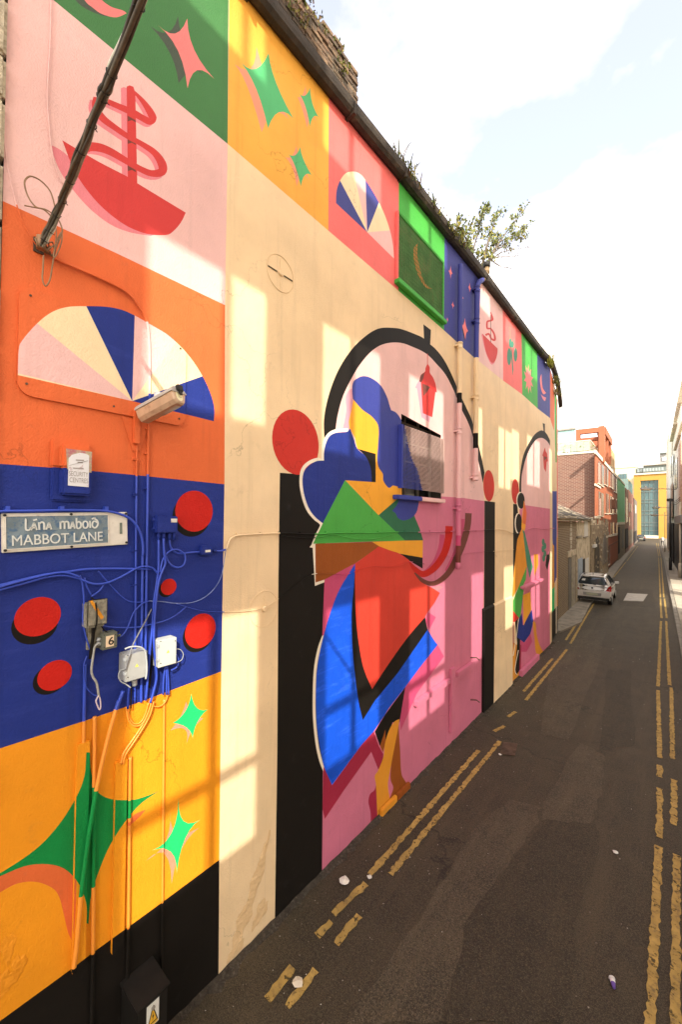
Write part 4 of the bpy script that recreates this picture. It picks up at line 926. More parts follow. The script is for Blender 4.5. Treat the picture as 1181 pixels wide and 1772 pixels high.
# hand-built uncial letters: units of one x-height = 3
GA = [[(0, 4.6), (.25, 4.2), (.2, .8), (.7, .1), (1.6, .25), (2.1, 1.2)], [(2.0, .0), (3.2, 3.0)], [(3.2, 3.0), (4.2, .0)], [(2.5, 1.0), (3.9, 1.0)], [(2.9, 4.0), (4.2, 4.4)],
      [(5.0, 3.2), (5.1, .0)], [(5.1, 2.5), (6.0, 3.2), (6.8, 2.6), (6.9, .0)], [(7.6, .0), (8.7, 3.0)], [(8.7, 3.0), (9.6, .0)], [(8.0, 1.0), (9.3, 1.0)],
      [(13.1, 3.2), (13.1, .0)], [(13.1, 2.6), (14.0, 3.2), (14.7, 2.6), (14.7, .0)], [(14.7, 2.6), (15.6, 3.2), (16.3, 2.6), (16.4, .0)], [(17.0, .0), (18.0, 3.0)], [(18.0, 3.0), (18.9, .0)], [(17.4, 1.0), (18.6, 1.0)],
      [(19.6, 4.6), (19.7, .6), (20.6, .0), (21.4, .8), (21.4, 2.2), (20.6, 3.0), (19.8, 2.4)], [(22.3, 1.5), (22.6, .4), (23.4, .0), (24.2, .6), (24.4, 1.6), (24.1, 2.7), (23.3, 3.1), (22.5, 2.6), (22.3, 1.5)],
      [(25.3, 3.2), (25.4, .0)], [(27.9, 4.3), (26.9, 4.4), (26.2, 4.0)], [(26.9, 4.3), (28.4, 3.4), (28.8, 1.8), (28.2, .4), (27.3, .0), (26.5, .6), (26.3, 1.7), (26.8, 2.8), (27.6, 3.0), (28.5, 2.3)]]
mb = MB(); gaelic(mb, GA, .62); mb.build('lettering', sg)
mb = MB(); text_mb(mb, '1', SP(.885, .34, .0305), sa, sb, shh * .34, mat('sign_one', pc(120, 122, 100), rough=.6, var=.2, vscale=30), .0035, sx=1.25, bold=.01); mb.build('numeral', sg, recalc=False)
mb = MB(); blk = mat('black_bolt', (.02, .018, .015), rough=.6)
for u, v in ((.02, .06), (.02, .95), (.5, .045), (.5, .955), (.985, .06), (.985, .95)): mb.cyl(SP(u, v, .03), SP(u, v, .041), .009, blk, 8)
mb.build('bolts', sg)
# --- alarm box
mb = MB(); al = thing('alarm_box', 'alarm bell box half orange and half blue with a torn white sticker', 'alarm box', at(126, 815))
ob_, bb_ = PA['orange'], PA['blue']
def halfbox(mb, x0, x1, y0, y1, ys, d0, d1, xr=None):
    xm = (x0 + x1) / 2 if xr is None else xr
    wbox(mb, x0, x1, y0, ys, d0, d1, ob_, xm); wbox(mb, x0, x1, ys, y1, d0, d1, bb_, xm)
mb = MB(); halfbox(mb, 88, 157, 763, 868, 811, .002, .035, 124); mb.build('back_plate', al, bevel=.012)
mb = MB(); halfbox(mb, 107, 159, 771, 857, 811, .036, .11, 133); mb.build('cover', al, bevel=.014)
mb = MB(); card = mat('sticker', pc(240, 225, 208), rough=.6, var=.04, vscale=20, dirt=(pc(200, 160, 150), .6, .7, 14)); tornm = mat('torn_backing', pc(196, 168, 128), rough=.8, var=.25, vscale=40, dirt=(pc(190, 110, 110), .5, .62, 18))
mb.prism([at(*p, .112) for p in ((114, 776), (159, 782), (158, 818), (116, 812))], (.001, 0, 0), tornm); mb.build('sticker_backing', al)
mb = MB(); st = [(118.5, 793), (124, 787), (138, 783.5), (147, 785), (152, 787), (154, 789), (153, 843), (117, 840)]
mb.prism([at(*p, .114) for p in st], (.0012, 0, 0), card); stk = mb.build('sticker', al)
ink = mat('faded_ink', pc(168, 150, 132), rough=.8)
for i, (tx, px, py) in enumerate((('SECURITY', 118.5, 823), ('CENTRES', 119.5, 834))):
    mb = MB(); a = at(px, py, .1165); b = at(153, py + 2.5, .1165); ax = (b - a).normalized()
    text_mb(mb, tx, a, ax, ZV, .034, ink, .001, fit=(b - a).length * .97); mb.build('lettering', stk, recalc=False)
mb = MB(); a, b = at(119, 806, .1165), at(152, 797.5, .1165); mb.obox(a, b - a, (0, 0, .003), (.001, 0, 0), ink)
for x, y_, ln in ((131, 797, 14), (134, 801, 9), (126, 811, 18)): a, b = at(x, y_, .1165), at(x + ln, y_ + .6, .1165); mb.obox(a, b - a, (0, 0, .008), (.001, 0, 0), ink)
mb.build('lettering', stk)
# --- plate with the big fan
off = .02
pl = thing('metal_plate', 'orange sheet metal plate with rounded corners carrying most of the painted fan', 'plate', at(170, 640))
def rrect(t0, t1, z0, z1, r):
    o = []
    for cx_, cz_, a0 in ((t1 - r, z1 - r, 0), (t0 + r, z1 - r, 90), (t0 + r, z0 + r, 180), (t1 - r, z0 + r, 270)):
        o += [(cx_ + r * cos(radians(a0 + k * 15)), cz_ + r * sin(radians(a0 + k * 15))) for k in range(7)]
    return o
ta, tb = W.tz(31, 600, off)[0], W.tz(321, 720, off)[0]; zb, ztp = W.tz(150, 705, off)[1], W.tz(60, 499, off)[1]
outl = rrect(ta, tb, zb, ztp, .09)
paint_face(outl, off, [('painted_fan', 'n1', k, q) for k, q in FANL], pl, 'plate_front', 'orange')
mb = MB(); mb.prism([W.P(a, b, .003) for a, b in outl], (off - .0035, 0, 0), PA['orange']); mb.build('plate_edge', pl)
mb = MB()
for t, z in ((ta + .06, ztp - .06), (ta + .05, zb + .08), (tb - .06, zb + .06), (tb - .06, ztp - .06), ((ta + tb) / 2, zb + .05)): mb.cyl(W.P(t, z, off), W.P(t, z, off + .006), .008, rust, 8)
mb.build('screws', pl)
# --- strip light on its bracket, pointing out from the wall
base_p = at(243, 716, .03); tip_p = CAM + ray(318, 675) * 1
tipx = W.pt(309, 678, .48); ax = (tipx - at(247, 712, .10)).normalized(); st0 = at(247, 712, .10); Llen = (tipx - st0).length
sidev = ax.cross(ZV).normalized(); upv = sidev.cross(ax).normalized()
lp = thing('wall_lamp', 'grey strip light with a dusty clear cover sticking out over the painted fan', 'wall lamp', st0)
greyp = mat('lamp_grey', pc(190, 172, 150), rough=.45, var=.12, vscale=12); lens = mat('lamp_cover', pc(206, 160, 118), rough=.3, var=.14, vscale=10, spec=.5, dirt=(pc(150, 100, 70), .55, .75, 12))
def LP(u, s, v): return st0 + ax * (u * Llen) + sidev * s + upv * v
def loft(mb, secs, m_): sweep(mb, secs, m_)
bodysec = lambda u: [LP(u, s, v) for s, v in ((-.062, 0), (.062, 0), (.066, -.018), (.056, -.07), (.032, -.098), (-.032, -.098), (-.056, -.07), (-.066, -.018))]
mb = MB(); sweep(mb, [bodysec(0), bodysec(.03), bodysec(.97), [LP(1, s, v) for s, v in ((-.055, 0), (.055, 0), (.058, -.02), (.046, -.06), (.025, -.085), (-.025, -.085), (-.046, -.06), (-.058, -.02))]], lens); mb.build('lamp_cover', lp)
mb = MB(); sweep(mb, [[LP(u, s, v) for s, v in ((-.07, .0), (.07, .0), (.07, .012), (.045, .036), (-.045, .036), (-.07, .012))] for u in (-.01, 1.0)], greyp); sweep(mb, [[LP(u, s, v) for s, v in ((-.073, -.008), (.073, -.008), (.073, .001), (-.073, .001))] for u in (-.012, 1.012)], greyp); mb.build('housing', lp, bevel=.003)
mb = MB(); mb.obox(LP(.99, -.03, .0), ax * .03, sidev * .05, upv * .05, blk); mb.obox(LP(1.02, -.02, -.03), ax * .012, sidev * .034, upv * .07, blk); mb.build('latch', lp, bevel=.004)
mb = MB(); lh = mat('lampholder', pc(250, 225, 165), rough=.5); mb.cyl(LP(.93, 0, -.045), LP(1.004, 0, -.045), .03, lh, 12); mb.obox(LP(.93, -.03, -.045), ax * (.07 * Llen), sidev * .06, upv * .04, lh)
for s in (-.008, .008): mb.cyl(LP(1.0045, s, -.045), LP(1.007, s, -.045), .004, blk, 6)
mb.build('lampholder', lp)
tubm = mat('lamp_tube', (.75, .72, .66), rough=.3)
mb = MB()
for k in range(5): mb.tube([LP(.45, -.03 + k * .012, -.0995 + .001 * k), LP(.9, -.03 + k * .012, -.0995 + .001 * k)], .0025, tubm, 4)
mb.build('cover_ribs', lp)
mb = MB(); q = LP(.42, -.02, .036); mb.cyl(q, q + ZV * .055, .033, mat('photocell', pc(222, 214, 196), rough=.25), 14, .037); mb.build('photocell', lp)
mb = MB(); wbox(mb, 233, 243, 708, 768, .012, .05, PA['orange']); mb.build('bracket_post', lp, bevel=.004)
mb = MB(); mb.prism([at(*p, .004) for p in ((210, 720), (257, 733), (242, 780), (229, 780))], (.007, 0, 0), PA['orange']); mb.build('bracket_plate', lp)
mb = MB(); mb.tube([at(238, 712, .04), st0 + ax * .02 - upv * .02], .02, PA['orange'], 8); mb.build('bracket_arm', lp)
# --- junction boxes
oldgrey = mat('old_grey', pc(150, 135, 108), rough=.8, var=.3, vscale=14, bump=.3, bscale=60, dirt=(pc(90, 80, 62), .5, .7, 18))
stripe_o = PA['tan']
jb = thing('junction_box', 'grimy grey metal box with a slanted orange paint stroke', 'junction box', at(169, 1060))
mb = MB(); wbox(mb, 150, 181, 1044, 1086, .002, .10, oldgrey); mb.build('box_body', jb, bevel=.006)
mb = MB(); wbox(mb, 151.5, 186, 1037, 1082, .101, .112, oldgrey); mb.build('lid', jb, bevel=.006)
mb = MB(); mb.prism([at(*p, .1125) for p in ((154.5, 1040), (160, 1039), (179.5, 1068), (174.5, 1072))], (.0012, 0, 0), stripe_o); mb.build('paint_stroke', jb)
mb = MB(); wbox(mb, 151, 177, 1084, 1122, .002, .03, oldgrey); mb.build('back_board', jb)
six = thing('junction_box', 'small grey box with a cream number 6 label', 'junction box', at(192, 1110))
boxg = mat('box_grey', pc(112, 108, 88), rough=.6, var=.12, vscale=12)
mb = MB(); wbox(mb, 177, 203, 1095, 1123, .002, .085, boxg); mb.build('box_body', six, bevel=.005)
mb = MB(); wbox(mb, 183, 197, 1100, 1119, .0855, .0865, mat('six_label', pc(255, 214, 165), rough=.6)); lb = mb.build('number_label', six)
mb = MB(); a = at(186.6, 1116.5, .088); text_mb(mb, '6', a, YV, ZV, .058, blk, .001, sx=1.05, bold=.02); mb.build('numeral', lb, recalc=False)
mb = MB(); whitep = mat('white_plastic', pc(182, 174, 160), rough=.45, var=.06, vscale=8)
for yy in (1107, 1114.5): mb.cyl(at(175, yy, .05), at(167, yy - 1, .05), .014, whitep, 10)
mb.cyl(at(203, 1100, .04), at(208, 1099, .04), .01, boxg, 8); mb.build('cable_gland', six)
mb = MB()
for x, yy in ((180, 1099), (200, 1098), (180, 1120), (200.5, 1117)): mb.cyl(at(x, yy, .085), at(x, yy, .089), .004, blk, 6)
mb.build('screws', six)
def whitebox(x0, x1, y0, y1, d, label, dirtm, sx0):
    t = thing('enclosure', label, 'junction box', at((x0 + x1) / 2, (y0 + y1) / 2))
    mb = MB(); wbox(mb, x0, x1, y0, y1, .004, d - .02, dirtm); mb.build('box_body', t, bevel=.006)
    mb = MB(); wbox(mb, x0, x1, y0, y1, d - .0185, d, dirtm); mb.build('door', t, bevel=.005)
    mb = MB(); c_ = at((x0 + x1) / 2 + 1, (y0 + y1) / 2 - 1, d + .0005); n_ = 3
    mb.prism([c_ + Vector((0, .016 * cos(2 * pi * k / 3 + pi / 2), .016 * sin(2 * pi * k / 3 + pi / 2))) for k in range(3)], (.0012, 0, 0), mat('warn_yellow', (.62, .60, .08), rough=.5)); mb.build('warning_mark', t)
    mb = MB(); h = y1 - y0
    for f in (.22, .75): wbox(mb, x0 - 1.5, x0 + 2.5, y0 + h * f, y0 + h * f + 5, d - .03, d + .006, whitep)
    mb.build('latch', t, bevel=.003)
    mb = MB()
    for x, yy in ((x0 + 4, y0 + 4), (x1 - 2, y0 + 3), (x0 + 4, y1 - 4), (x1 - 2, y1 - 4)): mb.cyl(at(x, yy, d), at(x, yy, d + .003), .005, blk, 6)
    mb.build('screws', t); return t
dull = mat('dull_plastic', pc(168, 158, 142), rough=.5, var=.10, vscale=8, dirt=(pc(120, 108, 90), .6, .8, 9))
e1 = whitebox(217, 254.5, 1130, 1176, .15, 'dull off-white enclosure hanging over the bundle of blue cables', dull, 0)
e2 = whitebox(274, 305.5, 1106, 1152, .13, 'clean white enclosure nearest the lower right red dot', mat('clean_plastic', pc(206, 196, 174), rough=.4, var=.04, vscale=8), 0)
blb = thing('junction_box', 'blue painted junction box with a small pale label beside the largest red dot', 'junction box', at(290, 908))
mb = MB(); wbox(mb, 271, 308, 893, 922, .004, .075, PA['blue']); mb.build('box_body', blb, bevel=.008)
mb = MB(); wbox(mb, 296, 306.5, 897.5, 904, .0755, .0765, cream_enamel); mb.build('label_tag', blb)
mb = MB()
for x in (274.5, 283, 293.5, 301): mb.cyl(at(x, 921, .04), at(x, 934, .04), .016, PA['blue'], 8)
for yy in (900, 915): mb.cyl(at(271, yy, .03), at(264, yy, .03), .014, PA['blue'], 8)
mb.build('cable_gland', blb)
smb = thing('junction_box', 'small blue painted box close to the right edge of the blue panel', 'junction box', at(362, 952))
mb = MB(); wbox(mb, 349, 368, 944, 960, .004, .06, PA['blue']); mb.build('box_body', smb, bevel=.006)
mb = MB(); wbox(mb, 355.5, 364.5, 951.5, 955.5, .0605, .0615, cream_enamel); mb.build('label_tag', smb)
mb = MB(); mb.cyl(at(349, 955, .03), at(342, 956, .03), .013, PA['blue'], 8); mb.cyl(at(368, 953, .03), at(374, 953, .03), .013, PA['blue'], 8); mb.build('cable_gland', smb)
# --- black electric cabinet with a warning sign
cabm = mat('cabinet_black', (.009, .0075, .006), rough=.45, var=.2, vscale=10, spec=.4)
cb = thing('electric_cabinet', 'black electric cabinet with a sloping lid and a yellow warning sign', 'electric cabinet', at(255, 1740))
y0c, y1c = W.tz(238, 1730, .28)[0], W.tz(290, 1720, .28)[0]; zc = W.tz(258, 1733, .28)[1]; zc2 = zc + .035
mb = MB(); mb.box((WX + .002, y0c, 0.0), (WX + .28, y1c, zc - .001), cabm); mb.build('cabinet_body', cb, bevel=.006)
mb = MB(); mb.prism([(WX + .002, y0c - .012, zc), (WX + .30, y0c - .012, zc), (WX + .30, y0c - .012, zc + .02), (WX + .002, y0c - .012, zc2)], (0, y1c - y0c + .024, 0), mat('cabinet_lid', (.013, .011, .009), rough=.8, var=.2, vscale=9, spec=.15)); mb.build('lid', cb, bevel=.004)
mb = MB(); q = Vector((WX + .28, (y0c + y1c) / 2, zc - .07)); mb.cyl(q, q + Vector((.012, 0, 0)), .014, steel, 10); mb.build('lock', cb)
sy_, sz0, sz1 = W.tz(254, 1745, .283)[0], W.tz(264, 1768, .283)[1], W.tz(264, 1735, .283)[1]; sy1_ = W.tz(275, 1745, .283)[0]
wsm = mat('warning_white', pc(235, 220, 195), rough=.5); wy = mat('warning_amber', (.72, .40, .03), rough=.5)
mb = MB(); mb.box((WX + .2805, sy_, sz0 - .03), (WX + .283, sy1_, sz1), wsm); ws = mb.build('warning_sign', cb)
my = (sy_ + sy1_) / 2; hw = (sy1_ - sy_) * .42; h0 = sz1 - .02
mb = MB(); mb.prism([(WX + .2832, my - hw, h0 - .135), (WX + .2832, my + hw, h0 - .135), (WX + .2832, my, h0)], (.001, 0, 0), blk); mb.prism([(WX + .2844, my - hw * .74, h0 - .125), (WX + .2844, my + hw * .74, h0 - .125), (WX + .2844, my, h0 - .026)], (.001, 0, 0), wy)
mb.prism([(WX + .2856, my + a * hw, h0 - b) for a, b in ((.08, .05), (-.18, .088), (0, .088), (-.1, .118), (.2, .078), (.02, .078))], (.001, 0, 0), blk)
mb.box((WX + .2832, my - hw, sz0 - .01), (WX + .2842, my + hw, h0 - .15), wy); mb.build('warning_symbol', ws)
mb = MB(); text_mb(mb, 'DANGER', (WX + .2845, my - hw * .92, h0 - .182), YV, ZV, .026, blk, .001, sx=.8); mb.build('lettering', ws, recalc=False)

# ------------------------------------------------------------------ conduits, trunking and cables
G1 = 'conduits running down the left end of the wall'
def conduit(x0, x1, y0, y1, r, label, off=None, clipy=()):
    o = off or r + .006
    c = cable('conduit', label, [(x0 + (x1 - x0) * k / 8, y0 + (y1 - y0) * k / 8) for k in range(9)], r, o, cat='conduit', sub=6, n=8)
    return c
conduit(236.5, 233, 768, 1216, .009, 'thin straight conduit coming down from the lamp bracket')
conduit(257, 251.5, 726, 1140, .011, 'conduit passing down just right of the lamp bracket')
conduit(246.5, 244, 960, 1215, .011, 'blue conduit starting at the bend of the sign cable')
conduit(163.5, 160.5, 1240, 1655, .014, 'conduit beside the left cable trunking')
conduit(225, 222, 1310, 1606, .013, 'conduit on the right side of the second trunking')
conduit(284, 281, 1210, 1562, .010, 'slim conduit in the sunlit part of the yellow panel')
conduit(147, 144, 1150, 1296, .012, 'conduit dropping into the top of the left trunking')
conduit(281, 279, 1562, 1700, .010, 'slim black conduit going down behind the cabinet lid')
conduit(222, 219, 1606, 1735, .013, 'black lower conduit left of the electric cabinet')
conduit(160.5, 158, 1655, 1800, .014, 'black lower conduit below the left trunking')
mb = MB()
for x, yy in ((236, 795), (235.5, 855), (235.5, 857), (235, 953), (234.5, 1012), (257, 742), (256, 785), (255, 846), (253, 1000)):
    p = at(x, yy, .02); mb.box(p - Vector((.018, .028, .006)), p + Vector((.004, .014, .006)), PA[colour_at(x, yy)])
tag(mb.build('conduit_saddles', None, origin=at(236, 800)), 'row of small pipe saddles holding the two thin conduits under the lamp', 'pipe clips', kind='stuff')
def trunk(x0, x1, y0, y1, label):
    t = thing('cable_trunking', label, 'trunking', at(x0, y0)); mb = MB()
    n_ = 12; tA, tB = W.tz(x0, (y0 + y1) / 2, .05)[0], W.tz(x1, (y0 + y1) / 2, .05)[0]; za, zb_ = W.tz((x0 + x1) / 2, y0, .05)[1], W.tz((x0 + x1) / 2, y1, .05)[1]
    mb.box((WX + .002, tA, zb_), (WX + .03, tB, za), PA['yellow']); mb.build('channel', t)
    # painted outside follows the mural
    outl = [(tA, zb_), (tB, zb_), (tB, za), (tA, za)]
    paint_face(outl, .032, [q for q in LAY if q[1] in ('s5', 'py', 'pk')], t, 'channel_face', 'yellow')
trunk(131, 153, 1289, 1678, 'wide yellow and green cable trunking through the big green star, the left one of two')
trunk(199, 219, 1320, 1645, 'yellow and green cable trunking right of the big green star, the right one of two')
trb = MB(); 
cable('cable', 'thick orange cable slanting down across the big green star', [(206, 1212), (198, 1236), (184, 1288), (172, 1340), (161, 1398), (150, 1470), (140, 1550), (132, 1640), (127, 1680)], .016, .055, n=8)
cable('cable', 'sleeved blue cable end below the dull white enclosure', [(213, 1195), (206, 1214)], .014, .055, PA['cblue'], n=8)
cable('cable', 'orange cable curving from the enclosures into the right trunking', [(262, 1215), (256, 1236), (243, 1260), (228, 1282), (214, 1303), (209, 1322)], .009, .04)
cable('cable', 'second orange cable running beside it into the right trunking', [(266, 1214), (259, 1238), (246, 1262), (231, 1285), (217, 1306), (213, 1322)], .008, .04)
cable('cable_loop', 'yellow cable loop hanging under the dull white enclosure', [(221, 1222), (223, 1240), (232, 1252), (243, 1250), (251, 1236), (257, 1216)], .006, .035)
cable('cable_loop', 'second yellow cable loop hanging a little lower', [(219, 1224), (221, 1243), (231, 1256), (245, 1253), (254, 1238), (262, 1216)], .006, .045)
cable('cable_loop', 'orange cable loop hanging between the two white enclosures', [(258, 1214), (266, 1222), (277, 1222), (286, 1214), (291, 1200)], .006, .035)
cable('cable', 'blue cable along the top of the street sign bending down past its end', [(-6, 886), (8, 884.5), (50, 884), (100, 883), (150, 883), (185, 884.5), (212, 891), (230, 902), (242, 920), (247, 942), (247, 962)], .010, .045)
mb = MB()
for x in (12, 106, 183): p = at(x, 881, .03); mb.box(p - Vector((.028, .012, .01)), p + Vector((.02, .012, .02)), PA['cblue'])
mb.build('cable_clips', bpy.data.objects['street_sign'])
G2 = 'blue cables swagged across the blue panel'
for i, (px, r, o) in enumerate((([(-8, 1015), (40, 1003), (80, 994), (120, 989), (150, 985), (200, 984), (262, 985)], .010, .03), ([(-8, 1023), (40, 1010), (80, 999), (110, 996), (135, 1001), (160, 1010), (183, 1009), (208, 999), (235, 984), (250, 980), (264, 983), (272, 992)], .008, .045),
                               ([(-8, 1018), (30, 1007), (65, 998), (100, 991), (120, 992), (138, 999)], .008, .055), ([(138, 996), (142, 1010), (145, 1040), (143, 1070), (148, 1100), (156, 1125), (160, 1150)], .006, .03),
                               ([(146, 1000), (150, 1015), (158, 1030)], .005, .03), ([(158, 1032), (172, 1022), (182, 1008)], .006, .03), ([(170, 988), (180, 1000), (200, 1022), (222, 1040), (250, 1042)], .004, .03))):
    cable('cable', ['highest of the blue cables running from the left edge towards the conduits', 'blue cable sagging and rising again below the street sign', 'short blue cable tied under the highest one', 'blue cable dropping past the left side of the grimy grey box', 'short blue cable entering the top of the grimy grey box', 'blue cable joining the grimy box from the right', 'thin blue cable slanting right from the swagged cables'][i], px, r, o, PA['cblue'], group=G2)
cable('cable', 'left blue cable dropping from the blue junction box', [(274.5, 932), (274, 985), (270, 1015), (266, 1045), (263, 1090), (259, 1130), (256, 1170), (252, 1212)], .010, .045, PA['cblue'])
cable('cable', 'second blue cable dropping from the blue junction box', [(283, 932), (284, 955), (286, 975), (280, 990), (274, 1010), (269, 1050), (266, 1100), (268, 1140), (271, 1170), (266, 1195), (260, 1216)], .010, .06, PA['cblue'])
cable('cable', 'black cable hanging behind the blue ones beside the conduits', [(276, 985), (269, 1015), (266, 1060), (265, 1100), (262, 1150), (258, 1190)], .010, .03, PA['black'])
cable('cable_loop', 'coiled blue cable loop below the blue junction box', [(277, 990), (282, 968), (293, 954), (306, 951), (317, 957), (321, 966), (318, 977), (309, 982), (298, 979), (290, 970), (287, 962)], .008, .05, PA['cblue'])
cable('cable', 'blue cable linking the two blue junction boxes', [(293, 932), (295, 946), (302, 955), (313, 958), (330, 956), (345, 955)], .009, .035, PA['cblue'])
cable('cable', 'blue cable leaving the small box to the edge of the panel', [(372, 953), (382, 953.5), (390, 951)], .009, .03, PA['cblue'])
cable('cable', 'thin cable curving from the small blue box down towards the conduits', [(391, 951), (388, 970), (385, 990), (378, 1008), (366, 1024), (350, 1036), (330, 1043), (305, 1044), (280, 1041), (258, 1040)], .004, [.03, .07, .05, .03], mat('blue_flex', pc(120, 126, 160), rough=.4, var=.6, vscale=14))
cable('cable', 'thin blue cable drooping left of the conduits', [(258, 1040), (244, 1046), (230, 1062), (222, 1083), (213, 1098), (206, 1102)], .005, .04, PA['cblue'])
cable('cable', 'thin dark cable between the number six box and the conduits', [(176, 1082), (190, 1085), (214, 1086), (240, 1085), (262, 1080), (285, 1074), (305, 1064), (322, 1050)], .005, .04, PA['cblue'])
cable('cable', 'thin dark loop under the grimy grey box', [(175, 1083), (182, 1092), (194, 1096), (206, 1093)], .005, .06, PA['black'])
cable('cable', 'black cable across the front of the grimy grey box', [(157, 1034), (164, 1040), (167, 1055), (167, 1078), (163, 1095), (160, 1118)], .006, [.05, .125, .125, .04], PA['black'])
cable('cable', 'bundle of black cables below the grimy grey box', [(160, 1082), (161, 1100), (158, 1120), (156, 1140)], .012, .05, PA['black'])
rag = mat('bare_flex', pc(172, 160, 140), rough=.6, var=.3, vscale=30)
cable('cable', 'cut grey cable hanging below the number six box with a stripped end', [(170, 1114), (164, 1119), (161, 1135), (158, 1160), (161, 1172), (167, 1182), (170, 1200), (171, 1206)], .008, [.06, .07, .09], rag)
cable('cable_end', 'stripped pink loop at the end of the cut grey cable', [(171, 1203), (166, 1212), (168, 1220), (172, 1228), (174, 1222), (173, 1210), (171, 1204)], .005, .09, mat('pink_flex', pc(225, 195, 185), rough=.5))
cable('cable', 'thin blue cable curving left from the cut grey cable', [(150, 1135), (145, 1150), (145, 1172), (150, 1190), (160, 1201), (169, 1204)], .004, .03, PA['cblue'])
cable('cable', 'black and white cable slanting up from the dull white enclosure', [(216, 1160), (222, 1140), (229, 1118), (240, 1096), (252, 1074), (262, 1054)], .006, [.17, .17, .10, .05], mat('mottled_flex', pc(120, 112, 105), rough=.5, var=.6, vscale=25))
cable('cable', 'grey cable looping over the top of the dull white enclosure', [(216, 1123), (228, 1119), (243, 1120), (251, 1127), (253, 1140), (254, 1160), (252, 1175)], .007, .16, whitep)
cable('cable', 'grey cable looping left of the dull white enclosure', [(217, 1158), (208, 1160), (205, 1170), (209, 1179), (218, 1184), (226, 1190)], .005, .10, whitep)
cable('cable', 'white cable looping right of the clean white enclosure', [(304, 1123), (312, 1124), (317, 1132), (314, 1142), (304, 1147)], .0035, .08, whitep)
cable('cable', 'blue cable looping lower right of the clean white enclosure', [(305, 1133), (309, 1142), (306, 1154), (296, 1160)], .007, .06, PA['cblue'])
for i, x in enumerate((283, 288, 291)): cable('cable', ['left', 'middle', 'right'][i] + ' one of three blue cables under the clean white enclosure', [(286 + i * 1.5, 1152), (x, 1175), (x - 1 + i, 1202)], .008, .05, PA['cblue'])
for i, x in enumerate((222, 227)): cable('cable', ['blue cable end under the left of the dull white enclosure', 'thin dark cable under the middle of the dull white enclosure'][i], [(226, 1180), (x, 1200), (x - 1, 1226)], (.010, .005)[i], .05, (PA['blue'], PA['black'])[i])
gl = MB(); gl.cyl(at(232, 1174, .06), at(233, 1186, .06), .02, whitep, 10); gl.build('cable_gland', e1)
# wires across the whole mural
cable('wall_wire', 'long thick wire pinned level across the whole mural', [(392, 951), (396, 938), (402, 930), (412, 926.5), (430, 925), (484, 922.5), (545, 924), (600, 921.5), (640, 922), (690, 920.5), (735, 921), (780, 919.5), (812, 918), (838, 917.5), (862, 916), (876, 918), (888, 923), (900, 924), (910, 918), (922, 914), (940, 915), (960, 914)], .010, .03, cat='wire', n=5)
cable('wall_wire', 'slack second strand drooping under the long level wire', [(484, 926), (510, 930), (540, 931), (560, 928), (575, 925), (592, 928), (612, 932), (640, 933), (665, 929), (685, 923)], .006, .03, cat='wire', n=5)
cable('wall_wire', 'thin lower wire sagging across the red dress and the pink wall', [(306, 1045), (350, 1057), (400, 1059), (440, 1056), (460, 1050), (482, 1036), (510, 1014), (540, 994), (575, 993), (600, 994), (625, 985), (645, 979.5), (670, 981), (690, 979), (709, 972), (735, 976), (752, 977), (770, 962), (790, 964), (815, 957), (838, 955), (870, 953), (890, 951), (905, 949)], .004, .015, cat='wire', n=4)
mb = MB()
for x in (410, 452, 484, 520, 565, 610, 655, 700, 745, 790, 825):
    p = at(x, 923 - (x - 410) * .011, .02); mb.box(p - Vector((.018, .008, .012)), p + Vector((.012, .008, .012)), PA[colour_at(x, 922)])
mb.build('wire_pins', bpy.data.objects['wall_wire'])
# cables from the lamp up to the overhead anchor
for i, d in enumerate((0, 1, 2)):
    cable('cable', ['upper', 'middle', 'lower'][i] + ' one of three orange cables from the overhead anchor to the lamp', [(90, 440 + 2 * d), (108, 450 + 2 * d), (130, 461 + d), (165, 474 + d * 2), (195, 488 + d * 2), (215, 499 + d * 2), (230, 514 + d), (241, 530 + d), (248 + d, 545), (254 + d, 562), (257 + d, 590), (258 + d, 640), (258 + d, 690)], .0065, .02 + .004 * i)
tag(bpy.data.objects['cable'], None)
# --- overhead bundle
an = thing('cable_anchor', 'rusty bracket with a knot of wires holding the overhead cables', 'bracket', at(68, 428))
mb = MB(); p = at(66, 426); mb.box(p + Vector((.002, -.03, -.05)), p + Vector((.012, .03, .05)), rust); mb.tube([p, p + Vector((.10, .01, .0))], .012, rust, 8); mb.cyl(p + Vector((.06, 0, -.045)), p + Vector((.06, 0, .04)), .028, mat('insulator', pc(170, 120, 80), rough=.5), 10); mb.build('bracket', an)
knot = MB(); wirem = mat('brown_wire', pc(150, 110, 72), rough=.6, var=.25, vscale=25)
for k in range(7):
    a0 = random.uniform(0, 6); kp = [p + Vector((.05 + .03 * cos(a0 + j * 1.1), .035 * sin(a0 + j * .9) + .01 * k, .04 * cos(a0 * 2 + j * 1.3) - .01)) for j in range(7)]
    knot.tube(kp, .005, wirem, 5)
knot.build('wire_knot', an, recalc=False)
def far_pt(px, py, d): return CAM + ray(px, py) * d
P0 = at(72, 425, .10); P1 = far_pt(106, 350, 2.62); P2 = far_pt(168, 190, 2.05); P3_ = far_pt(243, 0, 1.62); P4 = P3_ + (P3_ - P2) * max(.5, (1.45 - P3_.x) / max(.05, P3_.x - P2.x))
ov = thing('overhead_cable', 'thick bundle of weathered overhead cables rising from the anchor bracket out over the lane', 'cable bundle', P0)
cols = [mat('cable_sunlit', pc(232, 214, 182), rough=.6, var=.2, vscale=20), mat('cable_shaded', pc(70, 58, 42), rough=.6, var=.3, vscale=20), mat('cable_grey', pc(150, 134, 108), rough=.6, var=.25, vscale=20), mat('cable_brown', pc(96, 78, 56), rough=.6, var=.3, vscale=20)]  # pale and dark strands put the bundle's sunlit and shaded sides into colour
ctrl = [P0, P1, P2, P3_, P4]
